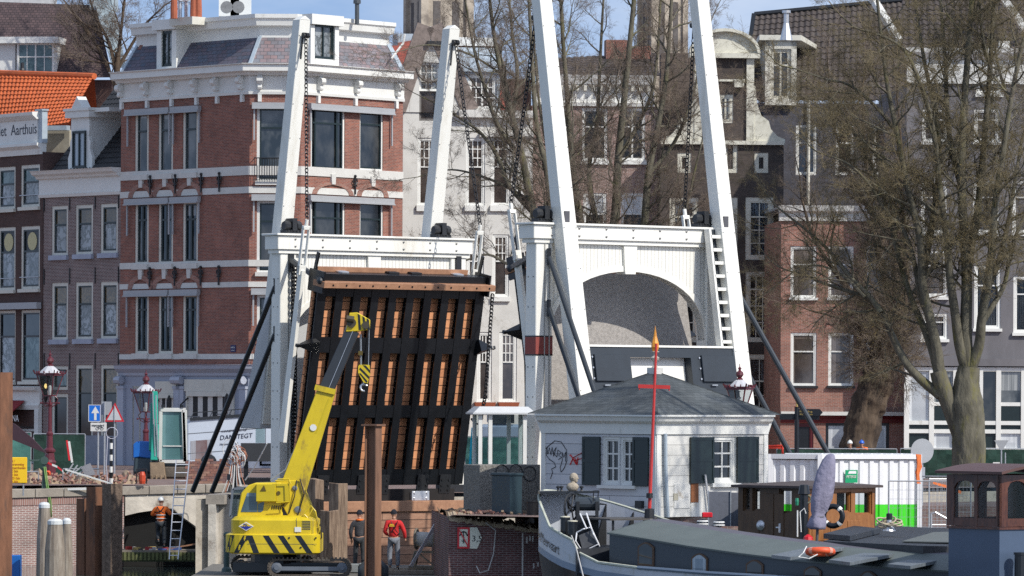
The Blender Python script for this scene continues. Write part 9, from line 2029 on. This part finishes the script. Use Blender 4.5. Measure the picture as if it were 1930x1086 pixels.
class TreeB:
 lib=None
 def __init__(s, seed):s.r=random.Random(seed);s.tr=MB();s.tr.smooth=True;s.br=MB();s.tw=MB();s.bd=MB();s.st=[]
 def limb(s, pts, r0, r1, big=True):
  n=len(pts);s.path(pts, [r0+(r1-r0)*(i/(n-1))**.8 for i in range(n)], 9 if big else 5, s.tr if big else s.br)
 def path(s, pts, rs, n, mb):mb.tube(pts, rs, n, cap=False)
 def ridged(s, pts, rs, amp=.09):
  P, Q=[], []
  for i in range(len(pts)-1):
   for j in range(4):P.append(pts[i].lerp(pts[i+1],j/4));Q.append(rs[i]+(rs[i+1]-rs[i])*j/4)
  n=40;k0=len(s.tr.v);s.tr.tube(P, Q, n, cap=False);ph=[s.r.uniform(0,6.28)for _ in range(8)]
  for i, c in enumerate(P):
   for j in range(n):
    v=s.tr.v[k0+i*n+j];th=2*pi*j/n+.12*sin(i*.35);w=sin(13*th+ph[0])*.5+sin(7*th+ph[1]+i*.15)*.6+sin(21*th+ph[2])*.35+s.r.uniform(-.35, .35)+.6*sin(2*th+i*.3)*sin(i*.21+ph[3])
    s.tr.v[k0+i*n+j]=c+(v-c)*(1+amp*w)
 def smooth(s, P, k=4):
  out=[]
  for i in range(len(P)-1):
   p0, p1, p2, p3=P[max(0,i-1)], P[i], P[i+1], P[min(len(P)-1,i+2)]
   for j in range(k):
    t=j/k;out.append(.5*((2*p1)+(p2-p0)*t+(2*p0-5*p1+4*p2-p3)*t*t+(3*p1-p0-3*p2+p3)*t**3))
  out.append(P[-1]);return out
 def grow(s, p, d, L, r, lvl, up=.12, spread=.75, budp=.5, raw=False):
  """recursive branch; the finest two levels are stamped from a small library of sprays"""
  r_=s.r;d=Vector(d).normalized()
  if lvl<=1 and not raw:
   s.st.append((r_.randrange(len(TreeB.lib)),Vector(p),(d+Vector((0,0,up*.5))).normalized(),r_.uniform(0,6.28),L));return
  seg=max(3, 3+lvl);step=L/seg;pts=[Vector(p)];dirs=[]
  for i in range(seg):
   d=(d+Vector((r_.gauss(0,.14),r_.gauss(0,.14),r_.gauss(0,.11)+up*.35))).normalized();dirs.append(d.copy());pts.append(pts[-1]+d*step)
  rs=[max(.0055,r*(1-.62*i/seg))for i in range(seg+1)]
  s.path(pts, rs, 6 if r>.06 else 4 if r>.02 else 3, s.br if r>.018 and not raw else s.tw)
  if lvl==0:
   for t in pts[1:]:
    if r_.random()<budp:
     e=Vector((r_.uniform(-1,1),r_.uniform(-1,1),r_.uniform(-1,1))).normalized();g=e.cross(d).normalized();z=r_.uniform(.012, .022);s.bd.face([t-e*z*1.3,t+g*z*.7,t+e*z*1.3,t-g*z*.7])
   return
  nch=[0, 6, 6, 5, 5][lvl]
  for k in range(nch):
   t=.2+.8*(k+r_.random()*.8)/nch;t=min(.98, t);i=min(seg-1, int(t*seg));base=pts[i].lerp(pts[i+1], t*seg-i);dd=dirs[i]
   ax=dd.cross(Vector((r_.uniform(-1,1),r_.uniform(-1,1),r_.uniform(-1,1)))).normalized();a=R(r_.uniform(28,62));q=dd*cos(a)+ax*sin(a)
   s.grow(base, q, L*r_.uniform(.42,.70)*(1-.25*t), max(.006,r*.50*(1-.35*t)), lvl-1, up, spread, budp, raw)
  s.grow(pts[-1], dirs[-1], L*.5, rs[-1], lvl-1, up, spread, budp, raw)
 def dress(s, pts, r0, r1, every=.55, t0=.2, L=1.8, lvl=3, up=.12, budp=.5):
  tot=sum((b-a).length for a, b in zip(pts,pts[1:]));acc=0;nxt=tot*t0
  for a, b in zip(pts, pts[1:]):
   seg=(b-a).length;d=(b-a).normalized()
   while nxt<=acc+seg:
    t=nxt/tot;p=a.lerp(b, (nxt-acc)/seg);ax=d.cross(Vector((s.r.uniform(-1,1),s.r.uniform(-1,1),s.r.uniform(-.6,1)))).normalized();an=R(s.r.uniform(30,70));rr=r0+(r1-r0)*t
    s.grow(p, d*cos(an)+ax*sin(an), L*s.r.uniform(.6,1.3)*(1-.3*t), min(.05,rr*.5), lvl, up, .75, budp);nxt+=every*s.r.uniform(.6, 1.4)
   acc+=seg
  s.grow(pts[-1], (pts[-1]-pts[-2]), L*.9, r1, lvl, up, .75, budp)
 def stamped(s, which, extra, name, m, B):
  Vs=[];Fs=[];off=0
  for k, p, d, roll, L in s.st:
   V, Fa=TreeB.lib[k][which]
   if not len(V):continue
   q=d.to_track_quat('Z', 'Y').to_matrix()@Matrix.Rotation(roll, 3, 'Z');A=np.array(q)*L
   W_=V@A.T+np.array(p);Vs.append(W_);Fs.append(Fa+off);off+=len(V)
  if extra.v:Vs.append(np.array([tuple(v)for v in extra.v]));Fs.append(np.array([f for f in extra.f if len(f)==4])+off)
  V=np.concatenate(Vs)-np.array(tuple(B['_w']));Fa=np.concatenate(Fs).astype(np.int32);me=bpy.data.meshes.new(name)
  me.vertices.add(len(V));me.vertices.foreach_set('co', V.astype(np.float32).ravel());me.loops.add(Fa.size);me.loops.foreach_set('vertex_index', Fa.ravel())
  me.polygons.add(len(Fa));me.polygons.foreach_set('loop_start', np.arange(0,Fa.size,4,dtype=np.int32));me.update(calc_edges=True);me.materials.append(m)
  o=bpy.data.objects.new(name, me);COL.objects.link(o);o.parent=B;o['_w']=B['_w'];return o
 def done(s, name, label, base, bark, group=None, tw=None, bud=None):
  B=thing(name, label, 'tree', tuple(base), group);s.tr.build('trunk', bark, B)
  s.br.build('branches', bark, B);s.stamped(0, s.tw, 'crown', tw or TWIG, B)
  if bud:s.stamped(1, s.bd, 'buds', bud, B)
  return B
def _lib():
 TreeB.lib=[]
 for k in range(14):
  T=TreeB(100+k);T.grow(Vector((0,0,0)), Vector((0,0,1)), 1.0, .012, 1 if k%3 else 2, .05, .75, .22, raw=True)
  f=lambda mb:(np.array([tuple(v)for v in mb.v]), np.array(mb.f,dtype=np.int32))
  TreeB.lib.append((f(T.tw),f(T.bd)if T.bd.v else(np.zeros((0,3)),np.zeros((0,4),dtype=np.int32))))
_lib()
def PX(lst, Y, T, k=4, dy=None):
 P=[]
 for i, q in enumerate(lst):P.append(at(q[0],q[1],Y+(q[2]if len(q)>2 else 0)))
 return T.smooth(P, k)
def big_tree():
 Y=183;T=TreeB(11);base=at(1826, HY, Y);base.z=GZ
 tr=PX([(1826,925),(1826,860),(1824,790),(1822,730),(1826,690)], Y, T);T.ridged(tr, [.72,.68]+[.60]*(len(tr)-8)+[.52,.48,.45,.42,.40,.40], .035)
 left=PX([(1822,840),(1806,800),(1790,760),(1775,725),(1768,700)], Y, T);T.limb(left, .40, .30)
 L=[([(1772,745),(1735,715),(1705,680),(1680,630),(1660,585),(1630,560),(1585,545),(1540,530)],.20,.05), ([(1660,590),(1640,560),(1600,520),(1560,470),(1515,430),(1470,395)],.12,.03), ([(1768,705),(1758,665),(1742,620),(1722,575),(1705,525),(1690,470),(1675,410),(1650,330),(1615,260),(1580,200)],.17,.04), ([(1770,700),(1765,655),(1750,590),(1738,530),(1735,460),(1722,400),(1705,330),(1690,250),(1672,160),(1660,60),(1650,-30)],.22,.05), ([(1752,600),(1735,560),(1720,480),(1700,430),(1670,400),(1640,350),(1600,310),(1550,290)],.12,.03), ([(1738,530),(1752,450),(1765,370),(1770,290),(1762,210),(1745,130),(1730,40),(1722,-40)],.15,.05), ([(1822,700),(1808,650),(1800,590),(1790,520),(1783,440),(1772,360),(1760,250),(1735,160),(1700,90),(1640,60)],.22,.04), ([(1822,690),(1820,620),(1822,540),(1818,450),(1812,350),(1815,240),(1822,130),(1830,20),(1835,-50)],.26,.08), ([(1820,560),(1828,480),(1842,400),(1850,320),(1858,230),(1866,130),(1872,30),(1880,-40)],.18,.06), ([(1828,700),(1845,650),(1850,600),(1860,540),(1870,460),(1876,380),(1890,290),(1905,190),(1925,90),(1945,0)],.22,.06), ([(1850,610),(1875,570),(1895,530),(1905,470),(1925,420),(1950,370),(1990,320)],.12,.04), ([(1855,560),(1880,500),(1900,420),(1915,330),(1930,250),(1960,170)],.12,.04), ([(1812,350),(1795,290),(1785,210),(1782,120),(1775,30),(1770,-40)],.13,.05), ([(1690,250),(1650,200),(1600,160),(1560,150),(1500,130)],.08,.03), ([(1705,330),(1660,300),(1600,240),(1560,215)],.07,.025), ([(1866,130),(1850,60),(1845,-30)],.08,.04), ([(1905,200),(1880,120),(1870,30),(1865,-30)],.07,.03), ([(1630,560),(1590,520),(1540,500),(1500,510),(1455,545)],.06,.02), ]
 for i, (q, r0, r1)in enumerate(L):
  n=len(q);dv=T.r.uniform(-2.2, 2.2);pts=PX([(x,y,dv*k/(n-1))for k,(x,y)in enumerate(q)], Y, T);T.limb(pts, r0, r1, r0>.1);T.dress(pts, r0, r1, .54, .18, 2.1, 3, .08, .75)
 return T.done('bare_tree', 'big bare tree at right with upright green-brown limbs forking low, ochre buds', base, BARK, 'bare canal-side trees', TWIGY, BUD)
big_tree()
def leaning_tree():
 Y=209;T=TreeB(23);base=at(1618, HY, Y);base.z=GZ
 tr=PX([(1608,905),(1617,842),(1632,779),(1650,732),(1659,701),(1668,665),(1676,640)], Y, T);k=len(tr);T.ridged(tr, [.74-.14*i/k+.04*sin(i*2.1)for i in range(k)])
 for q, r0, r1 in(([(1672,650),(1680,600),(1672,540),(1655,470),(1640,380),(1630,280),(1625,180)],.26,.05), ([(1665,665),(1650,620),(1625,580),(1595,540),(1565,500),(1530,440),(1510,370)],.22,.04), ([(1678,650),(1695,600),(1710,540),(1705,450),(1700,380)],.2,.05), ([(1655,640),(1620,620),(1580,600),(1545,590)],.12,.03), ([(1640,400),(1600,320),(1570,230),(1560,120)],.10,.03), ([(1655,470),(1690,400),(1700,300),(1690,180)],.1,.03)):
  pts=PX([(x,y,T.r.uniform(-.5,.5))for x,y in q], Y, T);T.limb(pts, r0, r1);T.dress(pts, r0, r1, .42, .06, 2.0, 3, .1, .5)
 for i in range(190):
  t=T.r.random();p=at(1655+T.r.uniform(-22,30), 700-T.r.random()*110, Y);d=Vector((T.r.uniform(-1,1),T.r.uniform(-.8,.8),T.r.uniform(-.3,1)))
  T.grow(p, d, T.r.uniform(.7,1.7), .02, 2, .05, .75, .5)
 return T.done('bare_tree', 'old leaning tree with thick ridged trunk in front of the orange-red brick house', base, BARKD, 'bare canal-side trees', TWIG, BUD)
leaning_tree()
def middle_tree(seed, Y, basepx, limbs, label, lvl=3, every=.55):
 T=TreeB(seed);base=at(basepx[0], HY, Y);base.z=GZ
 tr=PX([(basepx[0],880),(basepx[0]+3,780),(basepx[0],basepx[1])], Y, T);T.path(tr, [.55]*len(tr), 12, T.tr)
 for q, r0, r1 in limbs:
  dv=T.r.uniform(-2, 2);n=len(q);pts=PX([(x,y,dv*k/(n-1))for k,(x,y)in enumerate(q)], Y, T);T.limb(pts, r0, r1, r0>.09);T.dress(pts, r0, r1, every, .12, 1.9, lvl, .18, .6)
 return T.done('bare_tree', label, base, BARK, 'bare canal-side trees', TWIG, BUDR)
middle_tree(31, 208, (1160,640), [([(1160,640),(1140,590),(1125,520),(1100,450),(1085,360),(1075,270),(1068,170),(1060,60),(1055,-40)],.26,.06),([(1160,640),(1155,560),(1150,480),(1160,400),(1165,300),(1175,200),(1185,100),(1195,0),(1200,-50)],.28,.07),([(1165,640),(1180,570),(1200,500),(1215,420),(1222,330),(1240,240),(1255,150),(1262,60),(1268,-40)],.26,.06),([(1175,590),(1210,530),(1250,470),(1290,400),(1310,320),(1330,240)],.12,.03),([(1150,480),(1120,400),(1110,320),(1125,230),(1130,140),(1135,40),(1140,-40)],.14,.04),([(1222,330),(1270,270),(1300,200),(1320,120),(1340,40)],.10,.03),([(1165,300),(1200,240),(1230,170),(1240,90),(1245,0)],.11,.04),([(1085,360),(1040,300),(1020,220),(1010,130),(1005,30)],.10,.03),([(1125,520),(1080,470),(1040,430),(1015,400)],.08,.03),([(1240,240),(1290,230),(1335,200),(1390,190)],.06,.02)], 'spreading bare tree rising directly behind the arched right portal')
middle_tree(47, 203, (1012,600), [([(1012,600),(1008,520),(1015,440),(1000,380),(985,300),(965,220),(945,140),(930,60),(920,-30)],.26,.06),([(1012,470),(1035,400),(1030,320),(1012,240),(1005,150),(1000,60),(995,-30)],.18,.05),([(1005,400),(960,350),(935,290),(905,250),(870,225),(830,200),(790,180)],.13,.02),([(985,300),(940,240),(915,170),(895,100),(880,20),(870,-40)],.11,.03),([(965,220),(975,140),(965,60),(958,-30)],.10,.04),([(1008,520),(960,500),(920,480),(880,490),(830,500),(790,520)],.08,.02),([(1000,380),(950,350),(900,330),(850,320),(800,330)],.09,.02),([(945,140),(900,110),(850,90),(800,85),(760,95)],.06,.02),([(1015,440),(1050,380),(1075,300),(1080,220)],.09,.03)], 'bare tree with arching twigs standing between the left and right portals')
def far_tree():
 Y=262;T=TreeB(53);base=at(215, HY, Y);base.z=GZ
 pts=PX([(215,700),(216,400),(218,200),(222,100)], Y, T);T.limb(pts, .3, .15)
 for q in([(220,140),(205,80),(180,30),(160,-30)], [(222,120),(228,60),(235,0),(240,-40)], [(222,130),(245,90),(270,50),(300,20)], [(216,160),(190,100),(150,40),(120,0)]):
  p=PX(q, Y, T);T.limb(p, .12, .04, False);T.dress(p, .12, .04, .6, .1, 2.4, 3, .2, .0)
 return T.done('bare_tree', 'far bare tree showing above the roofs between the brown roof and the corner house', base, BARKD, 'bare canal-side trees', TWIG, BUDR)
far_tree()
def off_tree():
 """a quay tree just outside the right of the frame; its shadow falls over the hut"""
 T=TreeB(61);p=Vector((16.9,132.3,GZ-.8));T.path([p,p+Vector((0,0,3)),p+Vector((-.2,0,6))], [.4,.34,.3], 12, T.tr)
 for k in range(7):
  a=2*pi*k/7;q=[p+Vector((-.1,0,5.5)), p+Vector((cos(a)*1.3,sin(a)*1.3,9)), p+Vector((cos(a)*2.4,sin(a)*2.4,14)), p+Vector((cos(a)*2.9,sin(a)*2.9,19))];q=T.smooth(q);T.limb(q, .18, .05);T.dress(q, .18, .05, .8, .2, 2.0, 2, .15, 0)
 return T.done('bare_tree', 'bare quayside tree just right of the hut and the moored barges', p, BARK, 'bare canal-side trees')
off_tree()
W=bpy.data.worlds.new("World");S.world=W;W.use_nodes=True
sk=W.node_tree.nodes.new('ShaderNodeTexSky');sk.sky_type='NISHITA';sk.sun_disc=False
SEL, SAZ=R(42), R(51)
sk.sun_elevation=SEL;sd=Vector((sin(SAZ)*cos(SEL),-cos(SAZ)*cos(SEL),sin(SEL)))
sk.sun_rotation=math.atan2(sd.x, sd.y);sk.air_density=1.0;sk.dust_density=.6;sk.ozone_density=2.0
_n=W.node_tree.nodes;_l=W.node_tree.links
tcw=_n.new('ShaderNodeTexCoord');av=_n.new('ShaderNodeVectorMath');av.inputs[1].default_value=(0, 0, .30);_l.new(tcw.outputs['Generated'], av.inputs[0])
nm=_n.new('ShaderNodeVectorMath');nm.operation='NORMALIZE';_l.new(av.outputs[0], nm.inputs[0]);_l.new(nm.outputs[0], sk.inputs[0])
mpw=_n.new('ShaderNodeMapping');mpw.inputs['Scale'].default_value=(9, 9, 30);_l.new(tcw.outputs['Generated'], mpw.inputs[0])
cl=_n.new('ShaderNodeTexNoise');cl.inputs['Scale'].default_value=1;cl.inputs['Detail'].default_value=7;cl.inputs['Roughness'].default_value=.6;_l.new(mpw.outputs[0], cl.inputs[0])
crw=_n.new('ShaderNodeValToRGB');crw.color_ramp.elements[0].position=.30;crw.color_ramp.elements[1].position=.75;crw.color_ramp.elements[1].color=(.7, .7, .7, 1);_l.new(cl.outputs[0], crw.inputs[0])
mxw=_n.new('ShaderNodeMix');mxw.data_type='RGBA';_l.new(crw.outputs[0], mxw.inputs[0]);_l.new(sk.outputs[0], mxw.inputs[6]);mxw.inputs[7].default_value=(4.2, 4.6, 5.3, 1)
_l.new(mxw.outputs[2], _n['Background'].inputs[0]);W.node_tree.nodes['Background'].inputs[1].default_value=.19
sl=bpy.data.lights.new('sun', 'SUN');sl.energy=4.3;sl.angle=R(.5);sl.color=(1, .95, .87)
so=bpy.data.objects.new('sun', sl);COL.objects.link(so);so.rotation_euler=sd.to_track_quat('Z', 'Y').to_euler()
cd=bpy.data.cameras.new('camera');co=bpy.data.objects.new('camera', cd);COL.objects.link(co)
cd.sensor_width=36;cd.lens=F/1930*36;cd.shift_y=202/1930;cd.clip_end=4000;cd.clip_start=1
co.matrix_world=Matrix.Translation((0,0,CZ))@Matrix.Rotation(pi/2, 4, 'X')@Matrix.Rotation(ROLL, 4, 'Z')
S.camera=co
S.view_settings.view_transform='Standard';S.view_settings.look='None';S.view_settings.exposure=0
S.render.engine='CYCLES';S.cycles.max_bounces=6;S.cycles.transparent_max_bounces=8;S.cycles.use_denoising=False
for o in bpy.data.objects:
 if '_w' in o:del o['_w']
